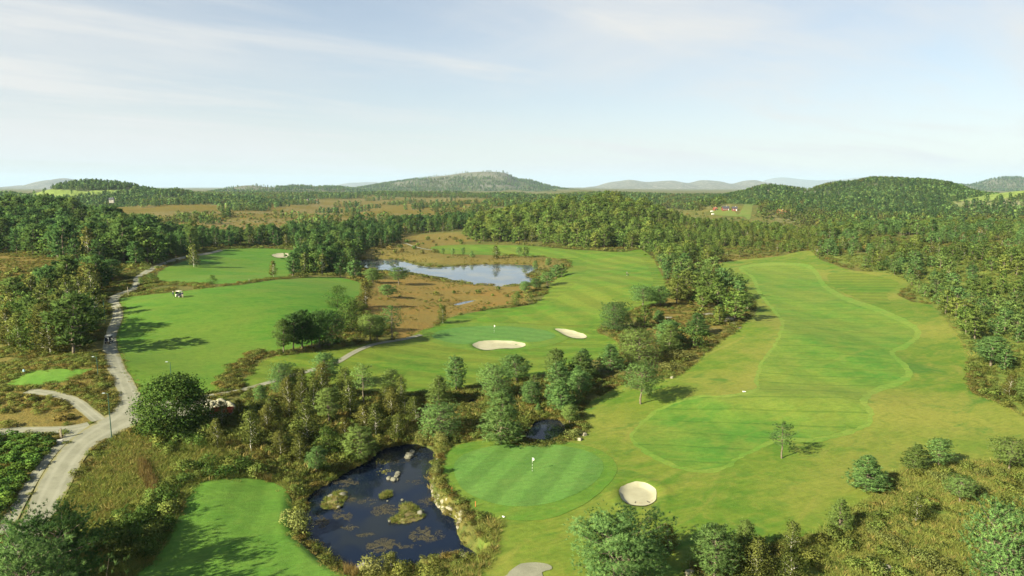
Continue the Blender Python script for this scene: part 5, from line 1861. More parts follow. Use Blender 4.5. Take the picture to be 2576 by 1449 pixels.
cover([[(232, 960), (150, 945), (80, 985), (150, 1000), (230, 1040), (250, 1000)], [(20, 925), (120, 905), (250, 930), (240, 945), (100, 935)]], (-130, -60, 110, 200), 0.8, 'dry_grass', 'dry', GRASS_D + GRASS_T[:1], (0.6, 1.1), 'dry grass fringe round the tee mound', lambda x, y: vnoise(x, y, 4, 97) > 0.35)

# reeds and rust seed heads
cover([[(1010, 1092), (1080, 1098), (1098, 1126), (1040, 1118), (1000, 1126), (940, 1140), (930, 1128)]], (-30, 0, 100, 130), 0.5, 'reeds', 'reed', REEDS, (0.7, 1.2), 'tall reeds at the top end of the near pond')
cover([[(345, 1165), (365, 1160), (395, 1225), (385, 1250), (355, 1205)], [(640, 1185), (690, 1190), (690, 1205), (640, 1205)], [(862, 1405), (905, 1425), (900, 1450), (870, 1430)]], (-75, 0, 70, 125), 0.42, 'seedheads', 'sorrel', SORREL, (0.7, 1.3), 'rust coloured seed heads standing in the bank grass')


def ring_points(px, zw, n, spread, part=(0, 1)):
    c = smooth_poly(on_plane(px, zw), 8, False)
    seg = np.linalg.norm(np.diff(c, axis=0), axis=1)
    cum = np.concatenate([[0], np.cumsum(seg)])
    s = np.sort(rng.uniform(part[0], part[1], n)) * cum[-1]
    x = np.interp(s, cum, c[:, 0]) + rng.normal(0, spread, n)
    y = np.interp(s, cum, c[:, 1]) + rng.normal(0, spread, n)
    return x, y


x, y = ring_points(POND_PX + POND_PX[:1], POND_Z, 620, 0.9)
k = (~inside(PONDS[0][0], x, y)) & (H(x, y) < 0.6)
k &= clear_of(x, y, SHEETS)
scatter('bank_grass', 'bank', GRASS_T + GRASS_D + HEATHER[:2], np.column_stack([x, y, H(x, y)])[k], rng.uniform(0.5, 1.15, k.sum()), 'grass and heather hanging over the pond bank')
x, y = ring_points(FAR_PX + FAR_PX[:1], FAR_Z, 420, 1.6)
k = ~inside(PONDS[4][0], x, y)
scatter('shore_growth', 'bankfar', HEATHER + HEATHER[:1] + LOWGREEN[:1], np.column_stack([x, y, H(x, y)])[k], rng.uniform(0.8, 1.9, k.sum()), 'brown heather along the shore of the far pond')
for pi in (1, 2, 3):
    c = PONDS[pi][0]
    j = rng.integers(0, len(c), 90)
    x, y = c[j, 0] + rng.normal(0, 0.9, 90), c[j, 1] + rng.normal(0, 0.9, 90)
    k = ~inside(c, x, y) & clear_of(x, y)
    scatter('shore_growth', 'bank', GRASS_T + GRASS_D + HEATHER[:2], np.column_stack([x, y, H(x, y)])[k], rng.uniform(0.6, 1.3, k.sum()), 'grass round a small pool')

# dark heath ditch between the left fairway and the striped rough
DITCH = [(655, 888), (640, 897), (618, 912), (600, 928), (582, 948), (568, 968), (590, 972)]
c = smooth_poly(hit(DITCH)[:, :2], 8, False)
j = rng.integers(0, len(c), 240)
x, y = c[j, 0] + rng.normal(0, 1.0, 240), c[j, 1] + rng.normal(0, 1.0, 240)
scatter('ditch_heather', 'brownheath', HEATHER + HEATHER[:2] + LOWGREEN[:1], np.column_stack([x, y, H(x, y)]), rng.uniform(0.8, 1.7, 240), 'brown heather filling the winding ditch')

# ragged grass along the mown edges
ex, ey = [], []
for e in EDGES:
    seg = np.linalg.norm(np.roll(e, -1, 0) - e, axis=1)
    for a, b, L in zip(e, np.roll(e, -1, 0), seg):
        if a[1] > 230:
            continue
        k = rng.poisson(L * 2.6)
        s = rng.uniform(0, 1, k)
        ex.append(a[0] + (b[0] - a[0]) * s + rng.normal(0, 0.45, k))
        ey.append(a[1] + (b[1] - a[1]) * s + rng.normal(0, 0.45, k))
ex, ey = np.concatenate(ex), np.concatenate(ey)
scatter('fringe_grass', 'longgrass', GRASS_T + GRASS_T[:2] + GRASS_D[:1], np.column_stack([ex, ey, H(ex, ey)]), rng.uniform(0.25, 0.6, len(ex)), 'ragged grass along the mown edges')

# ------------------------------------------------------------------ shrubs one by one
shrub_count = 0


def shrub(x, y, h, w, forms, label, group, name='shrub', cat='shrub', base=(1.5, 2.2)):
    global shrub_count
    me = forms[shrub_count % len(forms)]
    if me.name not in EXT:
        EXT[me.name] = extent(me)
    e, top = EXT[me.name]
    o = link(name, me, None, (x, y, float(H(x, y)) - 0.05))
    o.scale = (w / e, w / e, h / top)
    o.rotation_euler = (0, 0, random.uniform(0, 6.28))
    shrub_count += 1
    return tag(o, label, cat, group)


def shrubs_in(poly, box, step, hr, forms, label, group, hold=0.0, far=None, limit=70):
    x, y = grid_points(*box, step)
    z = H0(x, y)
    m = in_px([poly], x, y, z) & clear_of(x, y) & (vnoise(x, y, 9, 101) > hold)
    x, y = x[m], y[m]
    o = np.argsort(y)[:limit]
    for i in o:
        h = random.uniform(*hr)
        shrub(x[i], y[i], h, h * random.uniform(1.2, 1.9), forms, label, group)


SCRUB = [(1700, 1460), (1780, 1420), (1900, 1395), (2000, 1372), (2080, 1345), (2190, 1270), (2262, 1200), (2430, 1180), (2620, 1180), (2620, 1470), (1700, 1475)]
shrubs_in(SCRUB, (25, 110, 62, 125), 2.7, (0.6, 1.8), SHRUB_N, 'leafy green shrub in the scrub at the lower right', 'shrubs of the lower right scrub', 0.42, limit=80)
shrubs_in([(480, 1085), (640, 1185), (900, 1150), (1060, 1100), (1090, 1040), (900, 1000), (660, 1010)], (-80, -5, 95, 160), 4.2, (1.2, 2.6), SHRUB_N[:2], 'dark green shrub under the birches of the thicket', 'shrubs below the birch thicket', 0.3, limit=60)
shrubs_in([(370, 1080), (480, 1085), (640, 1185), (700, 1195), (480, 1215), (440, 1290), (400, 1400), (250, 1440), (240, 1330), (370, 1250), (420, 1160)], (-75, -20, 62, 125), 1.8, (0.8, 2.1), SHRUB_N[:2] + BUSH_DARK, 'green bush on the overgrown bank beside the tee lawn', 'bushes of the bank beside the tee lawn', 0.26, limit=150)
shrubs_in(F5, (40, 230, 180, 430), 8.0, (1.0, 2.4), SHRUB_D[:2], 'low shrub in the heath strip between the fairways', 'shrubs of the heath strip', 0.3, limit=45)
shrubs_in([(930, 735), (1050, 700), (1320, 735), (1300, 770), (1100, 790)], (-70, 30, 200, 340), 11, (0.8, 1.9), SHRUB_D[:2], 'lone bush on the brown marsh', 'bushes on the brown marsh', 0.35, limit=25)
shrubs_in([(-60, 650), (200, 690), (240, 720), (60, 780), (-60, 800)], (-330, -100, 180, 430), 10, (1.0, 2.6), SHRUB_D[:2], 'dark bush on the open heath left of the grove', 'bushes on the left heath', 0.3, limit=30)
shrubs_in([(-20, 985), (120, 990), (240, 1055), (190, 1078), (-20, 1082)], (-120, -60, 105, 150), 3.2, (0.6, 1.5), SHRUB_N[:2] + SHRUB_D[2:], 'heathy bush above the grey side track', 'bushes above the side track', 0.25, limit=40)
shrubs_in([(2440, 930), (2470, 990), (2600, 1060), (2680, 1060), (2600, 900), (2480, 860)], (70, 170, 95, 190), 4.0, (0.8, 2.0), SHRUB_N[:2], 'green shrub at the right edge of the rough', 'shrubs along the right wood edge', 0.25, limit=50)
for u, v, w, hh, f, lb in ((748, 1335, 66, 3.0, WILLOW_N, 'big yellow green willow bush on the left bank of the near pond'), (750, 1290, 40, 1.6, SHRUB_N, 'green bush above the big willow bush on the left bank'),
                           (940, 1447, 62, 2.5, WILLOW_N, 'yellow green bush beside the small cone shaped birch'), (1096, 1200, 26, 2.6, WILLOW_N, 'upright willow shrub rooted in the stone bank'),
                           (1010, 1452, 50, 1.8, SHRUB_N, 'low green bush right of the small cone shaped birch'), (1085, 1452, 60, 1.5, SHRUB_N, 'wide green bush on the front bank of the near pond'),
                           (1075, 1112, 44, 2.4, WILLOW_N, 'willow bush at the top right of the near pond'), (1112, 1118, 38, 2.2, WILLOW_N, 'willow bush touching the near green collar'),
                           (745, 1240, 44, 1.8, SHRUB_N, 'dark bush at the upper left corner of the near pond'), (1445, 1095, 40, 1.3, SHRUB_N, 'bush at the right end of the small dark pond'),
                           (1305, 1105, 34, 1.3, SHRUB_N, 'bush at the left end of the small dark pond'), (1720, 905, 60, 2.6, WILLOW_N, 'yellowish bush at the edge of the near rough'),
                           (1680, 930, 40, 2.0, SHRUB_N, 'rounded bush at the foot of the huge broad pine'), (1800, 815, 46, 2.0, SHRUB_N, 'brownish bush in the heath strip above the near rough')):
    p = hit([(u, v)])[0]
    shrub(p[0], p[1], hh, w / FPX * project(*p)[2], f, lb, 'shrubs round the ponds and rough')
# rhododendron bed
x, y = grid_points(-90, -40, 62, 125, 1.55, 0.8)
z = H0(x, y)
m = in_px([[(-60, 1098), (20, 1094), (100, 1097), (128, 1108), (122, 1140), (98, 1178), (62, 1228), (36, 1264), (4, 1300), (-60, 1335)]], x, y, z) & clear_of(x, y)
for i in np.nonzero(m)[0][:240]:
    shrub(x[i], y[i], random.uniform(0.9, 1.5), random.uniform(1.5, 2.2), RHODO, 'glossy dark green rhododendron in the bed beside the gravel shoulder', 'rhododendrons of the roadside bed', 'rhododendron', 'rhododendron')

# ------------------------------------------------------------------ stones, walls and islands of the near pond
def rock_mesh(seed, sub=2, flat=0.75, block=0.0):
    r = np.random.default_rng(seed)
    bm = bmesh.new()
    bmesh.ops.create_icosphere(bm, subdivisions=sub, radius=0.5)
    v = np.array([q.co[:] for q in bm.verts])
    if block:
        v = np.sign(v) * np.abs(v) ** (1 - block) * (0.5 ** block)
    off = r.uniform(0, 50, 3)
    n = np.zeros(len(v))
    for k in range(4):
        a = unit(r.normal(size=3))
        cut = r.uniform(0.30, 0.42)
        d = v @ a
        v -= np.clip(d - cut, 0, None)[:, None] * a * 0.85
    n = vnoise(v[:, 0] * 3 + off[0] + v[:, 2] * 2, v[:, 1] * 3 + off[1], 0.8, seed) - 0.5
    v = v * (1 + 0.22 * n)[:, None] * np.array([1, 1, flat])
    for q, c in zip(bm.verts, v):
        q.co = c
    me = bpy.data.meshes.new('rock')
    bm.to_mesh(me)
    bm.free()
    return me


def rocks(mat, n, seed, **k):
    out = []
    for i in range(n):
        me = rock_mesh(seed + i, **k)
        me.materials.append(mat)
        me.polygons.foreach_set('use_smooth', [False] * len(me.polygons))
        out.append(me)
    return out


ROCK = rocks(M['stone_grey'], 5, 500)
BLOCK = rocks(M['stone'], 6, 520, block=0.45, flat=0.9)
SLAB = rocks(M['stone_grey'], 4, 540, block=0.35, flat=0.45)


def stone(me, parent, loc, s, name='stone', rz=None, tilt=0.0):
    o = link(name, me, parent, loc)
    o.scale = s if isinstance(s, tuple) else (s, s, s)
    o.rotation_euler = (random.uniform(-tilt, tilt), random.uniform(-tilt, tilt), random.uniform(0, 6.28) if rz is None else rz)
    return o


def px_on(u, v, zw):
    return on_plane([(u, v)], zw)[0]


for i, (u, v, w, lb) in enumerate([(1028, 1150, 26, 'larger pale boulder at the top of the near pond'), (1038, 1139, 16, 'smaller pale boulder at the top of the near pond'),
                                   (1001, 1193, 15, 'pale boulder at the back of the boulder cluster in the pond'), (998, 1200, 13, 'boulder in the middle of the boulder cluster in the pond'),
                                   (979, 1205, 15, 'boulder at the left of the boulder cluster in the pond'), (990, 1208, 17, 'largest front boulder of the boulder cluster in the pond'), (1000, 1208, 9, 'little boulder at the right of the boulder cluster in the pond'),
                                   (975, 1262, 5, 'tiny stone breaking the pond surface'), (1012, 1259, 8, 'small stone above the heart shaped island')]):
    x, y = px_on(u, v, POND_Z)
    d = project(x, y, POND_Z)[2]
    o = stone(ROCK[i % 5], None, (x, y, POND_Z + 0.12), w / FPX * d * 1.05, 'boulder')
    tag(o, lb, 'boulder', 'boulders in the near pond')
for i, (u, v, w, lb) in enumerate([(1018, 1434, 30, 'flat pale boulder on the front shore of the pond'), (1052, 1424, 24, 'long boulder left of the front shore bushes'), (1075, 1416, 24, 'leaning boulder on the front shore'), (1110, 1405, 22, 'white topped boulder on the front shore'),
                                   (1138, 1404, 20, 'rounded boulder right of the white topped boulder'), (1166, 1400, 26, 'big pale boulder at the right end of the front shore'), (1178, 1408, 14, 'small boulder beside the big pale boulder'), (1186, 1424, 14, 'boulder among the gravel inlet'),
                                   (1196, 1418, 12, 'second boulder among the gravel inlet'), (1202, 1428, 12, 'third boulder among the gravel inlet'), (1180, 1432, 11, 'fourth boulder among the gravel inlet'), (1212, 1408, 16, 'boulder at the foot of the grassy right bank')]):
    p = px_on(u, v, POND_Z + 0.15)
    d = project(p[0], p[1], POND_Z)[2]
    o = stone(ROCK[(i + 2) % 5], None, (p[0], p[1], max(POND_Z + 0.1, float(H(p[0], p[1])) + 0.05)), w / FPX * d, 'boulder', tilt=0.2)
    tag(o, lb, 'boulder', 'boulders on the front shore of the pond')
for u, v, w, lb in ((2225, 1436, 34, 'square pale boulder in the lower right grass'), (1735, 1449, 26, 'half hidden boulder between the bushy pine and the egg shaped pine'), (1690, 952, 8, 'pale stone at the edge of the near rough'),
                    (1470, 1096, 13, 'pale rock on the bank right of the small dark pond'), (1458, 1108, 12, 'second rock on the bank right of the small dark pond')):
    p = hit([(u, v)])[0]
    tag(stone(BLOCK[2], None, tuple(p + np.array([0, 0, 0.15])), w / FPX * project(*p)[2], 'boulder', tilt=0.2), lb, 'boulder', 'boulders on land')
# pale rock outcrops in the heath strip
for i, (u, v, w) in enumerate([(1830, 805, 40), (1800, 812, 26), (1780, 792, 30), (1845, 815, 22), (1685, 800, 24), (1860, 826, 14)]):
    p = hit([(u, v)])[0]
    s = w / FPX * project(*p)[2]
    tag(stone(SLAB[i % 4], None, tuple(p + np.array([0, 0, 0.2])), (s, s * 0.7, s * 0.4), 'rock_outcrop', tilt=0.1), ('largest pale rock slab showing through the heath strip', 'pale rock slab left of the largest slab in the heath strip', 'pale rock slab above the other slabs in the heath strip',
        'pale rock slab below the largest slab in the heath strip', 'lonely pale rock slab on the left of the heath strip', 'small white stone at the edge of the heath strip')[i], 'rock', 'rock slabs of the heath strip')

# stone facing of the bank under the near green
wall = thing('stone_bank', (float(px_on(1095, 1255, POND_Z)[0]), float(px_on(1095, 1255, POND_Z)[1]), POND_Z), 'rough stone facing of the pond bank below the near green', 'stone wall')
WL = smooth_poly(on_plane([(1104, 1148), (1094, 1168), (1087, 1195), (1086, 1225), (1093, 1258), (1106, 1278), (1122, 1292), (1144, 1306), (1154, 1330), (1162, 1350)], POND_Z), 10, False)
seg = np.concatenate([[0], np.cumsum(np.linalg.norm(np.diff(WL, axis=0), axis=1))])
wo = np.array(wall.location)
for row, (dz, back) in enumerate(((0.15, 0.25), (0.85, 0.65), (1.4, 1.1))):
    s = 0.3 * row
    while s < seg[-1]:
        L = random.uniform(0.75, 1.6)
        frac = s / seg[-1]
        i = min(np.searchsorted(seg, s), len(WL) - 2)
        p = WL[i]
        dr = unit((WL[min(i + 3, len(WL) - 1)] - WL[max(i - 3, 0)])[None])[0]
        nr = np.array([dr[1], -dr[0]])
        if nr[0] < 0:
            nr = -nr
        dense = 1.0 if frac > 0.42 else 0.5
        if random.random() < dense * (0.95 if row < 2 else 0.55):
            q = p + nr * (back + random.uniform(-0.15, 0.15))
            stone(BLOCK[random.randrange(6)], wall, (q[0] - wo[0], q[1] - wo[1], dz + random.uniform(-0.1, 0.1)), (L * 1.15, random.uniform(0.7, 1.0), random.uniform(0.7, 1.05)), 'stone', math.atan2(dr[1], dr[0]) + random.uniform(-.25, .25), 0.15)
        s += L
n = 150
j = rng.integers(0, len(WL), n)
xx, yy = WL[j, 0] + rng.uniform(0.9, 2.0, n), WL[j, 1] + rng.normal(0, 0.4, n)
scatter('bank_heather', 'brownheath', HEATHER + HEATHER[:2] + LOWGREEN[:1], np.column_stack([xx, yy, np.maximum(H(xx, yy), -0.5)]), rng.uniform(0.45, 0.85, n), 'brown heather along the top of the stone bank')
# flat edging stones along the left shore
edge = thing('stone_edging', (float(px_on(775, 1330, POND_Z)[0]), float(px_on(775, 1330, POND_Z)[1]), POND_Z), 'row of flat stones edging the left shore of the near pond', 'stone edging')
eo = np.array(edge.location)
EL = smooth_poly(on_plane([(722, 1240), (748, 1262), (764, 1290), (768, 1330), (774, 1352), (800, 1378), (832, 1406), (862, 1424), (884, 1438)], POND_Z + 0.3), 10, False)
seg = np.concatenate([[0], np.cumsum(np.linalg.norm(np.diff(EL, axis=0), axis=1))])
s = 0
while s < seg[-1]:
    L = random.uniform(0.7, 1.5)
    i = min(np.searchsorted(seg, s), len(EL) - 2)
    dr = EL[min(i + 2, len(EL) - 1)] - EL[max(i - 2, 0)]
    stone(SLAB[random.randrange(4)], edge, (EL[i][0] - eo[0], EL[i][1] - eo[1], 0.28 + random.uniform(-.08, .08)), (L, 0.75, 0.7), 'stone', math.atan2(dr[1], dr[0]), 0.08)
    s += L * random.uniform(0.95, 1.3)

# grassy islands
t = NT('island_soil')
nz = t.noise(t.pos(), 1.2, 4)
t.pbr(t.mix(t.ss(nz, 0.4, 0.6), (0.13, 0.105, 0.05), (0.19, 0.17, 0.07)), 0.95, 0.1)
M['island'] = t.mat
for k, (px, top, lb, stones) in enumerate([
        ([(806, 1280), (812, 1262), (830, 1248), (850, 1236), (868, 1240), (875, 1250), (862, 1262), (856, 1278), (830, 1284)], 0.55, 'long grassy islet with grey stones on the left of the pond', [(862, 1246, 20), (832, 1250, 17), (852, 1276, 10)]),
        ([(956, 1254), (962, 1244), (978, 1238), (986, 1241), (982, 1250), (966, 1256)], 0.35, 'smallest mossy islet in the middle of the pond', []),
        ([(976, 1313), (992, 1308), (1008, 1296), (1004, 1278), (1012, 1266), (1036, 1266), (1054, 1278), (1070, 1294), (1068, 1306), (1044, 1314), (1010, 1321)], 0.6, 'largest heart shaped grassy islet in the pond', [(980, 1312, 8), (1058, 1292, 20)])]):
    pl = smooth_poly(on_plane(px, POND_Z), 5)
    c = pl.mean(0)
    isl = thing('islet', (c[0], c[1], POND_Z), lb, 'islet', 'grassy islets in the near pond')
    rings, vs, fs = 6, [], []
    m = len(pl)
    for a in range(rings):
        f = 1 - a / rings
        for q in pl:
            d = (q - c) * f
            vs.append((d[0], d[1], -0.25 + (top + 0.25) * math.sin((1 - f) * 1.5 + 0.12) + 0.15 * (vnoise(q[0] * f, q[1] * f, 0.7, 7) - 0.5)))
    vs.append((0, 0, top))
    for a in range(rings - 1):
        for b in range(m):
            fs.append([a * m + b, a * m + (b + 1) % m, (a + 1) * m + (b + 1) % m, (a + 1) * m + b])
    for b in range(m):
        fs.append([(rings - 1) * m + b, (rings - 1) * m + (b + 1) % m, len(vs) - 1])
    link('mound', np_mesh('mound', np.array(vs), fs, [M['island']], True), isl)
    n = int(9 * len(pl) ** 1.0) // 2
    f = np.sqrt(rng.uniform(0, 1, n)) * 0.92
    q = (pl[rng.integers(0, m, n)] - c) * f[:, None]
    g = scatter('grass', 'islet', GRASS_T + GRASS_D[:1] + HEATHER[:1] + LOWGREEN[:1], np.column_stack([q, top * (1 - f) * 0.9 - 0.05]), rng.uniform(0.35, 0.75, n), None)
    g.parent = isl
    for u, v, w in stones:
        p = px_on(u, v, POND_Z + 0.2)
        stone(ROCK[(k + u) % 5], isl, (p[0] - c[0], p[1] - c[1], 0.25), w / FPX * project(p[0], p[1], POND_Z)[2], 'stone')

# floating weed mats and lilies
vs_all = []
for u, v, ru, rv, n in ((966, 1284, 34, 13, 900), (964, 1372, 44, 18, 1300), (1000, 1378, 60, 5, 350), (1062, 1344, 36, 17, 1100), (806, 1312, 24, 17, 520), (862, 1298, 26, 15, 600), (880, 1327, 24, 7, 260), (869, 1214, 34, 12, 700),
                        (925, 1262, 26, 10, 300), (1072, 1262, 22, 12, 260), (1090, 1350, 30, 14, 320), (880, 1255, 18, 8, 260), (920, 1345, 24, 5, 150), (1045, 1210, 26, 10, 260), (1000, 1160, 30, 8, 300)):
    a = rng.uniform(0, 6.283, n)
    r = rng.uniform(0, 1, n) ** 0.6
    uu = u + ru * r * np.cos(a)
    vv = v + rv * r * np.sin(a) * (0.5 + 0.9 * hash2(np.floor(a * 2.2), 0 * a, u)) + 0.22 * (uu - u) * (-1 if u > 900 else 0.6) * 0.4
    p = on_plane(np.column_stack([uu, vv]), POND_Z)
    k = vnoise(p[:, 0], p[:, 1], 0.9, 111) + 0.3 * vnoise(p[:, 0], p[:, 1], 0.3, 112) > 0.52
    vs_all.append(p[k])
P = np.concatenate(vs_all)
P = P[inside(PONDS[0][0], P[:, 0], P[:, 1])]
C3 = np.column_stack([P, POND_Z + 0.006 + rng.uniform(0, 0.02, len(P))])
a = rng.uniform(0, 6.283, len(P))
sz = rng.uniform(0.05, 0.13, len(P))
ca, sa = np.cos(a) * sz, np.sin(a) * sz
qv = np.stack([C3 + np.column_stack([ca, sa, 0 * a]), C3 + np.column_stack([-sa * 0.5, ca * 0.5, 0 * a]), C3 - np.column_stack([ca, sa, 0 * a]), C3 - np.column_stack([-sa * 0.5, ca * 0.5, 0 * a])], 1).reshape(-1, 3)
wd = link('pond_weed', np_mesh('pond_weed', qv, np.arange(len(qv)).reshape(-1, 4), [M['weed']], False, {'tint': np.repeat(rng.uniform(0, 1, len(P)), 4)}))
tag(wd, 'brown weed mats floating on the near pond', None, None, 'stuff')
p = on_plane(np.column_stack([np.concatenate([rng.normal(961, 9, 60), rng.normal(970, 7, 40)]), np.concatenate([rng.normal(1162, 3, 60), rng.normal(1187, 3, 40)])]), POND_Z)
vs, fs = [], []
for x, y in p:
    o = len(vs)
    r0 = random.uniform(0.08, 0.16)
    for k in range(6):
        vs.append((x + r0 * math.cos(k * 1.047), y + r0 * math.sin(k * 1.047), POND_Z + 0.03))
    fs.append([o + k for k in range(6)])
ly = link('water_lilies', np_mesh('water_lilies', np.array(vs), fs, [M['lily']], False, {'tint': np.repeat(rng.uniform(0, 1, len(p)), 6)}))
tag(ly, 'yellow green lily leaves on the upper pond', None, None, 'stuff')

# ------------------------------------------------------------------ golf furniture
M['white'] = plain('white_paint', (0.78, 0.77, 0.72), 0.4, 0.4, var=0.05)
M['cream'] = plain('cream_plastic', (0.68, 0.64, 0.50), 0.35, 0.4, var=0.05)
M['black'] = plain('black_plastic', (0.018, 0.019, 0.022), 0.45, 0.4)
M['navy'] = plain('navy_cloth', (0.025, 0.032, 0.065), 0.8, 0.2)
M['rubber'] = plain('tyre_rubber', (0.02, 0.02, 0.02), 0.8, 0.2)
M['steel'] = plain('steel', (0.45, 0.45, 0.44), 0.35, 0.5, metal=0.8)
M['pole_green'] = plain('green_painted_steel', (0.030, 0.085, 0.060), 0.5, 0.4)
M['lamp_grey'] = plain('lamp_grey', (0.28, 0.33, 0.33), 0.4, 0.4)
M['wood'] = plain('weathered_wood', (0.34, 0.29, 0.20), 0.9, 0.1, var=0.3, scale=8)
M['wood_grey'] = plain('grey_planks', (0.26, 0.24, 0.20), 0.9, 0.1, var=0.3, scale=6)
M['concrete'] = plain('concrete_block', (0.42, 0.41, 0.36), 0.9, 0.1, var=0.2)
M['red'] = plain('rust_red_steel', (0.42, 0.085, 0.035), 0.6, 0.3, var=0.3)
M['orange'] = plain('orange_stake', (0.55, 0.16, 0.05), 0.6, 0.3)
M['skin'] = plain('skin', (0.55, 0.36, 0.26), 0.6, 0.3)
M['khaki'] = plain('khaki_trousers', (0.58, 0.52, 0.38), 0.85, 0.1)
M['shirt'] = plain('pale_shirt', (0.62, 0.60, 0.55), 0.85, 0.1)
M['hair'] = plain('hair', (0.05, 0.035, 0.025), 0.7, 0.2)
M['glass'] = plain('windscreen', (0.10, 0.12, 0.13), 0.08, 0.6)
M['bluegrey'] = plain('blue_grey_plastic', (0.25, 0.38, 0.45), 0.5, 0.3)


def flagstick(u, v, label, dark_low=True):
    p = hit([(u, v)])[0]
    o = thing('flagstick', tuple(p + np.array([0, 0, 0.12])), label, 'flagstick', 'flagsticks on the greens')
    n = 7
    for k in range(n):
        a, b = 2.3 * k / n, 2.3 * (k + 1) / n
    mb = MB()
    mb.tube([(0, 0, -0.1), (0, 0, 2.3)], 0.022, 8)
    mb.obj('pole', M['white'], o)
    for k in range(3):
        b = MB()
        b.tube([(0, 0, 0.18 + 0.5 * k), (0, 0, 0.42 + 0.5 * k)], 0.026, 8)
        b.obj('dark_band', M['black'], o)
    fv, ff = [], []
    for i in range(7):
        s = i / 6
        x = 0.02 + 0.34 * s
        yw = 0.05 * math.sin(s * 7)
        fv += [(x, yw, 2.28 - 0.22 * s), (x, yw + 0.004, 1.72 + 0.12 * s)]
    for i in range(6):
        ff.append([2 * i, 2 * i + 2, 2 * i + 3, 2 * i + 1])
    b = MB()
    b.add(fv, ff)
    fo = b.obj('flag', M['white'], o)
    c = MB()
    c.tube([(0, 0, -0.02), (0, 0, 0.012)], 0.054, 10)
    c.obj('cup', M['black'], o)
    o.scale = (1.0, 1.0, 1.0)
    return o


flagstick(1339, 1187, 'white flag on a banded pole standing on the near green')
flagstick(1243, 837, 'white flag on the far green above the long bunker')
for u, v, nm in ((150 / 1, 0, 0),):
    pass

# rakes in the round bunker
for (u, v, u2, v2, lb) in ((1630, 1267, 1641, 1263, 'dark rake lying at the lower right of the round bunker'), (1598, 1267, 1604, 1268, 'rake head half buried at the front of the round bunker')):
    a, b = hit([(u, v)])[0], hit([(u2, v2)])[0]
    d = b - a
    L = max(0.9, float(np.linalg.norm(d[:2])))
    o = thing('bunker_rake', (a[0], a[1], max(a[2], b[2]) + 0.24), lb, 'rake', 'rakes in the round bunker', math.atan2(d[1], d[0]))
    MB().tube([(0, 0, 0), (L, 0, 0.04)], 0.02, 6).obj('handle', M['wood'], o)
    h = MB()
    h.box((0, 0, 0), (0.06, 0.55, 0.04))
    h.obj('head', M['black'], o)
    for k in range(8):
        MB().box((0, -0.24 + k * 0.068, -0.05), (0.015, 0.012, 0.09)).obj('tine', M['steel'], o)

# stakes by the stone bank
for u, v, lb in ((1137, 1241, 'upper orange stake on the edge of the near green bank'), (1196, 1276, 'lower orange stake on the edge of the near green bank')):
    p = hit([(u, v)])[0]
    MBo = MB().box((0, 0, 0.45), (0.09, 0.09, 0.9), taper=0.8)
    tag(MBo.obj('marker_stake', M['orange'], None, tuple(p), bevel=0.01), lb, 'stake', 'orange stakes beside the pond')
# small white marks on the rough
for u, v, w, lb, rz in ((1872, 987, 8, 'white board lying on the near fairway edge', 0.2), (1267, 1303, 5, 'small pale box below the near green', 0.6)):
    p = hit([(u, v)])[0]
    s = w / FPX * project(*p)[2]
    b = MB()
    b.box((0, 0, 0.09), (s, 0.35, 0.10), rz, taper=0.9)
    b.box((-s * 0.35, 0, 0.17), (s * 0.18, 0.3, 0.06), rz)
    tag(b.obj('distance_board', M['white'], None, tuple(p + np.array([0, 0, 0.1])), bevel=0.02), lb, 'board')
# ball washer on the tee mound
p = hit([(61, 944)])[0]
o = thing('ball_washer', tuple(p), 'blue grey ball washer on a post beside the tee mound', 'ball washer')
MB().tube([(0, 0, -0.1), (0, 0, 0.8)], 0.05, 8).obj('post', M['black'], o)
MB().box((0, 0, 1.0), (0.4, 0.35, 0.45), taper=0.85).obj('tank', M['bluegrey'], o, bevel=0.04)
MB().tube([(0, 0, 1.22), (0, 0, 1.4)], 0.05, 8).obj('handle', M['black'], o)

# lamp posts
def lamp_post(u, vb, vt, label, side=-1):
    p = hit([(u, vb)])[0]
    _, dy, dz = ray(u, vt)
    h = float(CAMZ + dz * (p[1] / dy) - p[2])
    o = thing('lamp_post', tuple(p), label, 'lamp post', 'green lamp posts along the gravel road')
    MB().tube([(0, 0, -0.3), (0, 0, 0.12)], [0.16, 0.16], 10).obj('base', M['pole_green'], o)
    MB().tube([(0, 0, 0), (0, 0, h * 0.25), (0, 0, h)], [0.085, 0.075, 0.05], 10).obj('pole', M['pole_green'], o)
    MB().tube([(0, 0, h - 0.05), (side * 0.25, 0, h + 0.03), (side * 0.5, 0, h + 0.06)], 0.03, 8).obj('arm', M['pole_green'], o)
    b = MB()
    b.box((side * 0.68, 0, h + 0.08), (0.55, 0.22, 0.10), taper=0.75)
    b.obj('lamp_head', M['lamp_grey'], o, bevel=0.02)
    MB().box((side * 0.68, 0, h + 0.02), (0.42, 0.16, 0.03)).obj('lens', M['glass'], o)


lamp_post(281, 1102, 990, 'tall green lamp post beside the road junction')
lamp_post(431, 956, 911, 'green lamp post on the left fairway behind the round tree')
lamp_post(247, 946, 898, 'green lamp post at the road above the tee mound')
for u, vb, vt, lb in ((323, 747, 722, 'thin pale post at the upper road bend'), (265, 814, 758, 'slim dark post on the left verge of the road'), (627, 712, 702, 'small white post on the heath bank above the left fairway')):
    p = hit([(u, vb)])[0]
    _, dy, dz = ray(u, vt)
    h = float(CAMZ + dz * (p[1] / dy) - p[2])
    o = thing('marker_post', tuple(p), lb, 'post', 'posts along the road')
    MB().tube([(0, 0, -0.2), (0, 0, h)], [0.10, 0.08], 8).obj('shaft', M['wood'] if u != 265 else M['pole_green'], o)
    MB().box((0, 0, h + 0.03), (0.2, 0.2, 0.06)).obj('cap', M['wood_grey'], o)
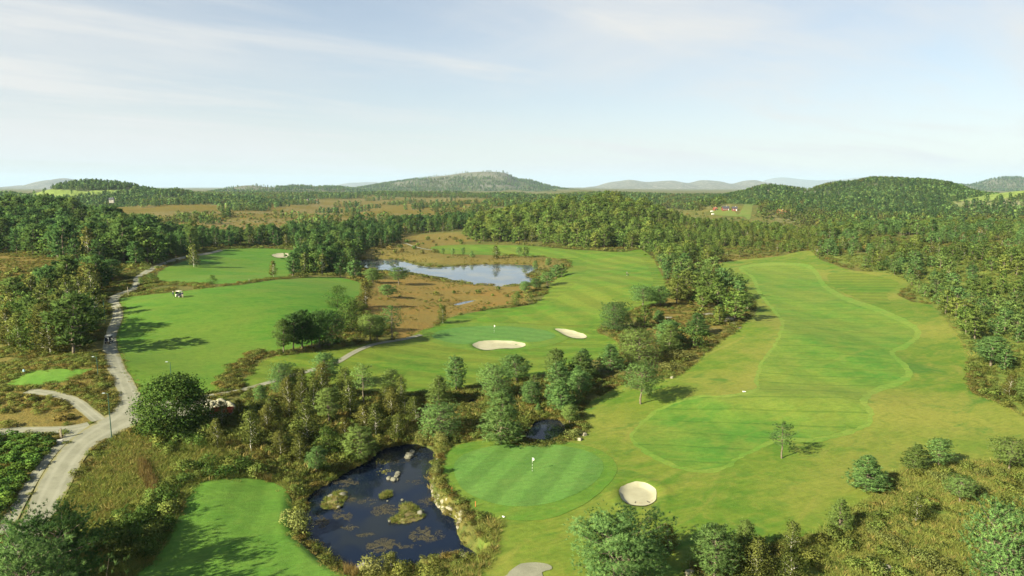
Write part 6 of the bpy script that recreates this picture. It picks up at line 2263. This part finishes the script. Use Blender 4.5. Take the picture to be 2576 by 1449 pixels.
# wooden post and stone block at the side track
p = hit([(154, 1103)])[0]
o = thing('wooden_post', tuple(p), 'square wooden post beside the side track', 'post')
MB().box((0, 0, 0.75), (0.28, 0.28, 1.9), 0.3, taper=0.92).obj('shaft', M['wood'], o, bevel=0.02)
MB().box((0, 0, 1.73), (0.32, 0.32, 0.06), 0.3).obj('cap', M['wood_grey'], o, bevel=0.01)
p = hit([(151, 1115)])[0]
bl = MB()
bl.box((0, 0, 0.27), (1.0, 0.75, 0.6), 0.5, taper=0.86)
bo = bl.obj('stone_block', M['concrete'], None, tuple(p), bevel=0.05)
tag(bo, 'square cut grey stone block in front of the wooden post', 'stone block')

# footbridge at the foot of the pond
p = hit([(893, 1442)])[0]
o = thing('footbridge', (p[0], p[1], POND_Z + 0.75), 'grey plank footbridge at the front end of the near pond', 'footbridge', None, math.radians(58))
for s in (-0.55, 0.55):
    MB().box((0, s, -0.12), (4.4, 0.14, 0.18)).obj('beam', M['wood_grey'], o)
pm = MB().box((0, 0, 0), (0.24, 1.5, 0.055)).mesh('plank', M['wood_grey'], bevel=0.01)
for k in range(16):
    q = link('plank', pm, o, (-2.05 + k * 0.273, random.uniform(-0.03, 0.03), random.uniform(-0.005, 0.01)))
    q.rotation_euler = (0, 0, random.uniform(-0.02, 0.02))

# sand heaps and red trailer behind the round tree
t = NT('heaped_sand')
nz = t.noise(t.pos(), 1.5, 5, 0.6)
t.pbr(t.mix(t.ss(nz, 0.35, 0.65), (0.33, 0.315, 0.22), (0.26, 0.25, 0.175)), 0.95, 0.1, t.bump(nz, 0.6, 0.15))
M['heap'] = t.mat
for k, (u, v, w, hh, lb) in enumerate(((532, 1016, 50, 1.15, 'left sand heap behind the red trailer'), (552, 1013, 46, 1.35, 'tall middle sand heap behind the red trailer'), (573, 1017, 46, 1.1, 'pale right sand heap behind the red trailer'), (545, 1021, 74, 0.7, 'low sand heap in front of the other heaps'))):
    p = hit([(u, v + 8)])[0]
    R = 0.5 * w / FPX * project(*p)[2]
    vs, fs = [], []
    NRr, NA = 10, 28
    for a in range(NRr):
        f = a / (NRr - 1)
        for b in range(NA):
            th = 6.2832 * b / NA
            rr = R * f * (1 + 0.22 * math.sin(th * 3 + k) + 0.12 * math.sin(th * 5 + 2 * k))
            x, y = rr * math.cos(th), rr * math.sin(th)
            vs.append((x, y, hh * (1 - f ** 1.7) * (0.8 + 0.5 * vnoise(p[0] + x, p[1] + y, 0.9, 120 + k)) - 0.1 * f))
    for a in range(NRr - 1):
        for b in range(NA):
            fs.append([a * NA + b, (a + 1) * NA + b, (a + 1) * NA + (b + 1) % NA, a * NA + (b + 1) % NA])
    tag(link('sand_heap', np_mesh('sand_heap', np.array(vs), fs, [M['heap']], True), None, tuple(p)), lb, 'sand heap', 'sand heaps behind the round tree')
p = hit([(556, 1046)])[0]
o = thing('red_trailer', tuple(p), 'rust red tipping trailer half hidden behind the shrubs', 'trailer', None, math.radians(8))
MB().box((0.3, 0, 0.75), (3.6, 1.7, 0.12)).obj('bed', M['red'], o)
for s in (-0.85, 0.85):
    MB().box((0.3, s, 1.1), (3.6, 0.07, 0.62)).obj('side_board', M['red'], o)
for s in (-1.5, 2.1):
    MB().box((s, 0, 1.1), (0.07, 1.7, 0.6)).obj('end_board', M['red'], o)
for k in range(5):
    MB().box((-1.2 + 0.75 * k, -0.91, 1.1), (0.07, 0.06, 0.62)).obj('rib', M['red'], o)
MB().tube([(-1.5, 0, 0.62), (-2.5, 0, 0.5), (-3.1, 0, 0.5)], 0.06, 8).obj('drawbar', M['red'], o)
wm_t = MB().tube([(0, -0.13, 0), (0, 0.13, 0)], 0.38, 18).mesh('tyre', M['rubber'], bevel=0.04)
wm_r = MB().tube([(0, -0.14, 0), (0, 0.14, 0)], 0.19, 12).mesh('rim', M['steel'])
for s in (-0.95, 0.95):
    for q in (0.0, 0.85):
        wh = link('wheel', wm_t, o, (0.3 + q, s, 0.38))
        link('rim', wm_r, wh)
MB().tube([(-2.2, -0.2, 0.5), (-2.2, -0.2, 1.3), (-2.0, 0, 1.6), (-1.7, 0.1, 1.3)], 0.05, 8).obj('crank', M['steel'], o)


# ------------------------------------------------------------------ people
def person_mesh(name, joints, bones, radii, colours):
    """one continuous skinned body; colours: list of (test, material)"""
    me = bpy.data.meshes.new(name)
    me.from_pydata(joints, bones, [])
    ob = bpy.data.objects.new(name, me)
    COL.objects.link(ob)
    sk = ob.modifiers.new('skin', 'SKIN')
    for i, r in enumerate(radii):
        me.skin_vertices[0].data[i].radius = (r, r) if isinstance(r, float) else r
    me.skin_vertices[0].data[0].use_root = True
    ss = ob.modifiers.new('sub', 'SUBSURF')
    ss.levels = ss.render_levels = 2
    dg = bpy.context.evaluated_depsgraph_get()
    out = bpy.data.meshes.new_from_object(ob.evaluated_get(dg))
    bpy.data.objects.remove(ob)
    for _, m in colours:
        out.materials.append(m)
    for p in out.polygons:
        p.use_smooth = True
        for i, (f, _) in enumerate(colours):
            if f(p.center):
                p.material_index = i
                break
    return out


def standing(top, legs, name, arm_bend=0.25, stride=0.10):
    J = [(0, 0, 0.95), (0, 0.0, 1.15), (0, 0, 1.38), (0, 0.01, 1.50), (0, 0.03, 1.60), (0, 0.02, 1.74),
         (-0.10, 0, 0.92), (-0.11, 0.02 + stride, 0.50), (-0.11, -0.02 + stride, 0.09), (-0.12, 0.14 + stride, 0.04),
         (0.10, 0, 0.92), (0.11, 0.03 - stride, 0.50), (0.11, -0.04 - stride, 0.09), (0.12, 0.12 - stride, 0.04),
         (-0.19, 0, 1.42), (-0.25, -0.02, 1.14), (-0.24, arm_bend, 0.95), (-0.23, arm_bend + 0.09, 0.89),
         (0.19, 0, 1.42), (0.25, 0.0, 1.14), (0.23, arm_bend * 0.6, 0.94), (0.22, arm_bend * 0.6 + 0.08, 0.87)]
    B = [(0, 1), (1, 2), (2, 3), (3, 4), (4, 5), (0, 6), (6, 7), (7, 8), (8, 9), (0, 10), (10, 11), (11, 12), (12, 13), (2, 14), (14, 15), (15, 16), (16, 17), (2, 18), (18, 19), (19, 20), (20, 21)]
    R = [(0.15, 0.11), (0.14, 0.10), (0.17, 0.11), 0.055, 0.095, 0.085, 0.095, 0.065, 0.045, 0.04, 0.095, 0.065, 0.045, 0.04, 0.06, 0.045, 0.035, 0.035, 0.06, 0.045, 0.035, 0.035]
    col = [(lambda c: c.z > 1.50, M['skin']), (lambda c: c.z > 0.97 and abs(c.x) < 0.30 and c.z > 1.05, top), (lambda c: c.z > 0.80 and abs(c.x) > 0.19, M['skin']), (lambda c: c.z > 0.10, legs), (lambda c: True, M['white'])]
    return person_mesh(name, J, B, R, col)


def seated(top, legs, name):
    J = [(0, 0, 0.10), (0, -0.03, 0.30), (0, -0.04, 0.54), (0, -0.02, 0.66), (0, 0.01, 0.76), (0, 0, 0.90),
         (-0.11, 0.08, 0.08), (-0.13, 0.45, 0.10), (-0.13, 0.55, -0.30), (-0.13, 0.68, -0.36), (0.11, 0.08, 0.08), (0.13, 0.45, 0.10), (0.13, 0.55, -0.30), (0.13, 0.68, -0.36),
         (-0.19, -0.03, 0.58), (-0.24, 0.04, 0.33), (-0.18, 0.30, 0.30), (-0.16, 0.40, 0.32), (0.19, -0.03, 0.58), (0.24, 0.04, 0.33), (0.18, 0.30, 0.30), (0.16, 0.40, 0.32)]
    B = [(0, 1), (1, 2), (2, 3), (3, 4), (4, 5), (0, 6), (6, 7), (7, 8), (8, 9), (0, 10), (10, 11), (11, 12), (12, 13), (2, 14), (14, 15), (15, 16), (16, 17), (2, 18), (18, 19), (19, 20), (20, 21)]
    R = [(0.16, 0.12), (0.15, 0.11), (0.18, 0.11), 0.055, 0.095, 0.085, 0.10, 0.07, 0.05, 0.04, 0.10, 0.07, 0.05, 0.04, 0.065, 0.05, 0.035, 0.035, 0.065, 0.05, 0.035, 0.035]
    col = [(lambda c: c.z > 0.66, M['skin']), (lambda c: c.z > 0.20 and c.y < 0.12, top), (lambda c: c.z > 0.20, M['skin']), (lambda c: c.z > -0.30, legs), (lambda c: True, M['white'])]
    return person_mesh(name, J, B, R, col)


def cap_mesh(mat):
    b = MB()
    vs, fs = [], []
    for i in range(5):
        a = i / 4 * 1.5
        for k in range(12):
            t_ = 6.2832 * k / 12
            vs.append((0.105 * math.cos(a) * math.cos(t_), 0.115 * math.cos(a) * math.sin(t_), 0.10 * math.sin(a)))
    for i in range(4):
        for k in range(12):
            fs.append([i * 12 + k, i * 12 + (k + 1) % 12, (i + 1) * 12 + (k + 1) % 12, (i + 1) * 12 + k])
    b.add(vs, fs)
    b.box((0, 0.15, 0.0), (0.16, 0.12, 0.015))
    return b.mesh('cap', mat, True)


def person(loc, rz, mesh, label, cap_z, cap_mat, group='golfers', off=(0, 0)):
    o = thing('person', loc, label, 'person', group, rz)
    link('body', mesh, o)
    link('cap', cap_mesh(cap_mat), o, (off[0], off[1], cap_z))
    f = MB()
    f.tube([(-0.04, 0.085, 0), (0.04, 0.085, 0)], 0.012, 6)
    return o


def golf_cart(loc, rz, label):
    """y is forward"""
    o = thing('golf_cart', loc, label, 'golf cart', 'golf carts', rz)
    b = MB()
    b.box((0, 0.0, 0.42), (1.12, 2.15, 0.14))
    b.box((0, -0.62, 0.62), (1.10, 0.75, 0.32), taper=0.95)
    b.obj('body', M['black'], o, bevel=0.04)
    c = MB()
    c.box((0, 0.93, 0.66), (1.08, 0.42, 0.42), taper=0.78)
    c.obj('front_cowl', M['cream'], o, bevel=0.06)
    MB().box((0, -0.22, 0.84), (1.0, 0.46, 0.13)).obj('seat', M['black'], o, bevel=0.04)
    MB().box((0, -0.46, 1.08), (1.0, 0.10, 0.36), rx=-0.15).obj('backrest', M['black'], o, bevel=0.03)
    r = MB()
    r.box((0, -0.02, 1.86), (1.20, 1.75, 0.07), taper=0.94)
    r.box((0, -0.02, 1.91), (1.02, 1.50, 0.035), taper=0.9)
    r.obj('roof', M['cream'], o, bevel=0.02)
    for sx in (-0.5, 0.5):
        MB().tube([(sx, 0.95, 0.85), (sx, 0.72, 1.84)], 0.022, 6).obj('roof_post', M['black'], o)
        MB().tube([(sx, -0.78, 0.75), (sx, -0.78, 1.84)], 0.022, 6).obj('roof_post', M['black'], o)
    MB().box((0, 0.84, 1.30), (0.98, 0.012, 0.75), rx=0.24).obj('windscreen', M['glass'], o)
    MB().tube([(-0.25, 0.72, 0.75), (-0.25, 0.45, 1.05)], 0.02, 6).obj('steering_column', M['steel'], o)
    MB().box((0, -1.02, 0.62), (1.0, 0.28, 0.06)).obj('bag_rack', M['steel'], o)
    wt = MB().tube([(-0.10, 0, 0), (0.10, 0, 0)], 0.23, 16).mesh('tyre', M['rubber'], bevel=0.03)
    wr = MB().tube([(-0.11, 0, 0), (0.11, 0, 0)], 0.12, 10).mesh('rim', M['white'])
    for sx in (-0.50, 0.50):
        for sy in (-0.68, 0.78):
            w = link('wheel', wt, o, (sx, sy, 0.23))
            link('rim', wr, w)
    for sx in (-0.38, 0.38):
        MB().tube([(sx, 1.12, 0.62), (sx, 1.155, 0.62)], 0.055, 10).obj('headlight', M['white'], o)
    return o


def golf_bag(loc, rz, label, mat, group='golf bags'):
    o = thing('golf_bag', loc, label, 'golf bag', group, rz)
    MB().tube([(0, 0, 0), (0, 0.02, 0.1), (0, 0.06, 0.85)], [0.14, 0.15, 0.15], 12).obj('bag', mat, o)
    MB().box((0, -0.15, 0.35), (0.2, 0.12, 0.4)).obj('pocket', M['navy'], o, bevel=0.03)
    for k in range(6):
        a = k * 1.05
        x, y = 0.08 * math.cos(a), 0.06 + 0.08 * math.sin(a)
        c = MB()
        c.tube([(x, y, 0.8), (x * 1.2, y * 1.1, 1.05 + 0.05 * (k % 3))], 0.012, 5)
        c.box((x * 1.2 + 0.03, y * 1.1, 1.07 + 0.05 * (k % 3)), (0.09, 0.05, 0.05))
        c.obj('club', M['steel'], o)
    return o


def rot2(x, y, a):
    return x * math.cos(a) - y * math.sin(a), x * math.sin(a) + y * math.cos(a)


CART1 = hit([(275, 864)])[0] + np.array([0, 0, 0.1])
A1 = math.radians(8)
golf_cart(tuple(CART1), A1, 'cream roofed golf cart driving along the gravel road')
for sx, m, lb, cm in ((-0.26, M['shirt'], 'person in a pale shirt sitting on the left of the road cart', M['navy']), (0.26, M['navy'], 'person in a dark jacket sitting on the right of the road cart', M['white'])):
    dx, dy = rot2(sx, -0.22, A1)
    person((CART1[0] + dx, CART1[1] + dy, CART1[2] + 0.90), A1, seated(m, M['black'], 'seated_body'), lb, 0.93, cm)
for sx, mm, lb in ((-0.25, M['navy'], 'dark golf bag on the left of the road cart rack'), (0.25, M['white'], 'white golf bag on the right of the road cart rack')):
    dx, dy = rot2(sx, -1.04, A1)
    golf_bag((CART1[0] + dx, CART1[1] + dy, CART1[2] + 0.66), A1, lb, mm)
CART2 = hit([(451, 748)])[0] + np.array([0, 0, 0.08])
A2 = math.radians(62)
golf_cart(tuple(CART2), A2, 'pale roofed golf cart parked on the left fairway')
person(tuple(CART2 + np.array([-1.75, -0.1, 0])), math.radians(-20), standing(M['navy'], M['black'], 'standing_body'), 'person in dark clothes standing left of the parked cart', 1.70, M['white'])
person(tuple(CART2 + np.array([1.45, -0.9, 0])), math.radians(30), standing(M['navy'], M['khaki'], 'standing_body', 0.3), 'person in pale trousers standing right of the parked cart', 1.70, M['navy'])
for sx, mm, lb in ((-0.25, M['navy'], 'dark golf bag on the parked cart rack'), (0.25, M['white'], 'pale golf bag on the parked cart rack')):
    dx, dy = rot2(sx, -1.04, A2)
    golf_bag((CART2[0] + dx, CART2[1] + dy, CART2[2] + 0.66), A2, lb, mm)
pp = hit([(1577, 694)])[0] + np.array([0, 0, 0.1])
person(tuple(pp), math.radians(200), standing(M['navy'], M['black'], 'standing_body', 0.3, 0.16), 'lone person in dark clothes walking on the middle fairway', 1.70, M['white'])
tr = thing('golf_trolley', tuple(pp + np.array([0.75, -0.1, 0])), 'dark push trolley with golf bag beside the lone walker', 'golf trolley', None, math.radians(20))
MB().tube([(0, 0.1, 0.25), (0, -0.25, 1.05)], 0.02, 6).obj('frame', M['black'], tr)
MB().tube([(0, 0.02, 0.3), (0, -0.18, 1.0)], [0.15, 0.15], 10).obj('bag', M['black'], tr)
for s in (-0.3, 0.3):
    MB().tube([(s - 0.03, 0.1, 0.15), (s + 0.03, 0.1, 0.15)], 0.15, 12).obj('wheel', M['rubber'], tr)


# ------------------------------------------------------------------ far houses
M['redwall'] = plain('red_boards', (0.17, 0.050, 0.036), 0.8, 0.1)
M['slate'] = plain('slate_roof', (0.055, 0.055, 0.065), 0.7, 0.2)
M['farwall'] = plain('weathered_white_wall', (0.42, 0.40, 0.34), 0.8, 0.1)
M['tile'] = plain('orange_roof', (0.30, 0.13, 0.075), 0.8, 0.1)


def house(u, v, w, h, d, roof, wall, label, rz=0.0, group='farm buildings on the far slopes', floors=1, z_at=None, D=None, name='house', trim=None):
    if D is None:
        p = hit([(u, v)])[0]
    else:
        dx, dy, dz = ray(u, v)
        p = np.array([dx / dy * D, D, CAMZ + dz / dy * D])
    o = thing(name, tuple(p), label, name.replace('_', ' '), group, rz)
    MB().box((0, 0, h / 2 - 1.5), (w, d, h + 3)).obj('wall', wall, o)
    b = MB()
    e = 0.5
    rh = d * 0.42
    for s in (1, -1):
        b.add([(-w / 2 - e, s * (d / 2 + e), h - 0.25), (w / 2 + e, s * (d / 2 + e), h - 0.25), (w / 2 + e, 0, h + rh), (-w / 2 - e, 0, h + rh),
               (-w / 2 - e, s * (d / 2 + e), h), (w / 2 + e, s * (d / 2 + e), h), (w / 2 + e, 0, h + rh + 0.25), (-w / 2 - e, 0, h + rh + 0.25)],
              [[0, 1, 2, 3], [4, 5, 6, 7], [0, 1, 5, 4], [3, 2, 6, 7], [0, 3, 7, 4], [1, 2, 6, 5]])
    b.obj('roof', roof, o)
    for s in (1, -1):
        MB().add([(s * w / 2 * 0.998, -d / 2, h - 0.2), (s * w / 2 * 0.998, d / 2, h - 0.2), (s * w / 2 * 0.998, 0, h + rh)], [[0, 1, 2]]).obj('gable', wall, o)
    MB().box((w * 0.2, 0, h + rh), (0.8, 0.8, 1.6)).obj('chimney', trim or M['concrete'], o)
    n = max(2, int(w / 3))
    for k in range(n):
        for fl in range(floors):
            x = -w / 2 + (k + 0.5) * w / n
            fz = 1.6 + 2.6 * fl
            wd = MB().box((x, -d / 2 - 0.03, fz), (1.3, 0.10, 1.3)).obj('window', M['white'], o)
            MB().box((x, -d / 2 - 0.09, fz), (1.05, 0.05, 1.05)).obj('pane', M['glass'], wd)
    MB().box((w / 2 - 1.0, -d / 2 - 0.05, 1.05), (1.0, 0.1, 2.1)).obj('door', trim or M['white'], o)
    return o


house(1824.6, 529, 9, 3.0, 6, M['slate'], M['redwall'], 'long red barn with dark roof on the farm field', 0.05, floors=1)
house(1847.6, 530, 6.5, 3.2, 5.5, M['slate'], M['redwall'], 'red house with dark roof right of the long barn', -0.15, floors=1)
house(1799, 529, 4.5, 2.5, 4, M['tile'], M['redwall'], 'small red shed left of the long barn', 0.5, name='shed')
house(1964.7, 537, 10, 2.8, 6, M['tile'], M['redwall'], 'left low building with orange roof below the right hill', 0.1)
house(1984.6, 535.5, 8, 2.6, 6, M['tile'], M['redwall'], 'right low building with orange roof below the right hill', 0.1)
house(281, 506, 7, 3.2, 6, M['slate'], M['farwall'], 'white house among the trees of the left hill', 0.3, D=1180, floors=2)
house(774, 508, 9, 4.0, 9, M['slate'], M['wood'], 'brown gabled house beyond the heath', 1.45, D=1880)
house(795, 509, 9, 4.2, 7, M['tile'], M['farwall'], 'white house beyond the heath', 0.2, D=1880, floors=2)
for u, v, lb in ((1790.8, 533, 'white van parked left of the farm'), (1793, 540, 'white van lower on the farm drive')):
    p = hit([(u, v)])[0]
    o = thing('parked_van', tuple(p), lb, 'van', 'white vans at the farm', 0.4)
    o.scale = (0.75, 0.75, 0.75)
    MB().box((0, 0, 1.3), (4.8, 2.0, 1.9), taper=0.92).obj('body', M['white'], o, bevel=0.12)
    MB().box((2.5, 0, 0.95), (0.9, 1.9, 1.0), taper=0.85).obj('bonnet', M['white'], o, bevel=0.1)
    MB().box((2.1, 0, 1.75), (0.1, 1.6, 0.6), rx=0).obj('windscreen', M['glass'], o)
    for sx in (-1.5, 1.8):
        for sy in (-0.95, 0.95):
            MB().tube([(sx, sy - 0.12, 0.38), (sx, sy + 0.12, 0.38)], 0.38, 12).obj('wheel', M['rubber'], o)
for u, vb, vt, D, lb in ((2029, 542, 526, 1250, 'wooden power pole below the right hill'), (1931, 506, 478, 1500, 'tall pale mast on the ridge left of the right hill')):
    dx, dy, dz = ray(u, vb)
    zb, zt = CAMZ + dz / dy * D, CAMZ + ray(u, vt)[2] / ray(u, vt)[1] * D
    o = thing('power_pole', (dx / dy * D, D, zb), lb, 'power pole', 'poles on the far slopes')
    h = zt - zb
    MB().tube([(0, 0, -6), (0, 0, h)], [0.35, 0.25], 8).obj('shaft', M['wood'], o)
    MB().box((0, 0, h - 0.8), (3.0, 0.3, 0.3)).obj('crossarm', M['wood'], o)
    for s in (-1.3, 0, 1.3):
        MB().tube([(s, 0, h - 0.65), (s, 0, h - 0.1)], 0.12, 6).obj('insulator', M['white'], o)
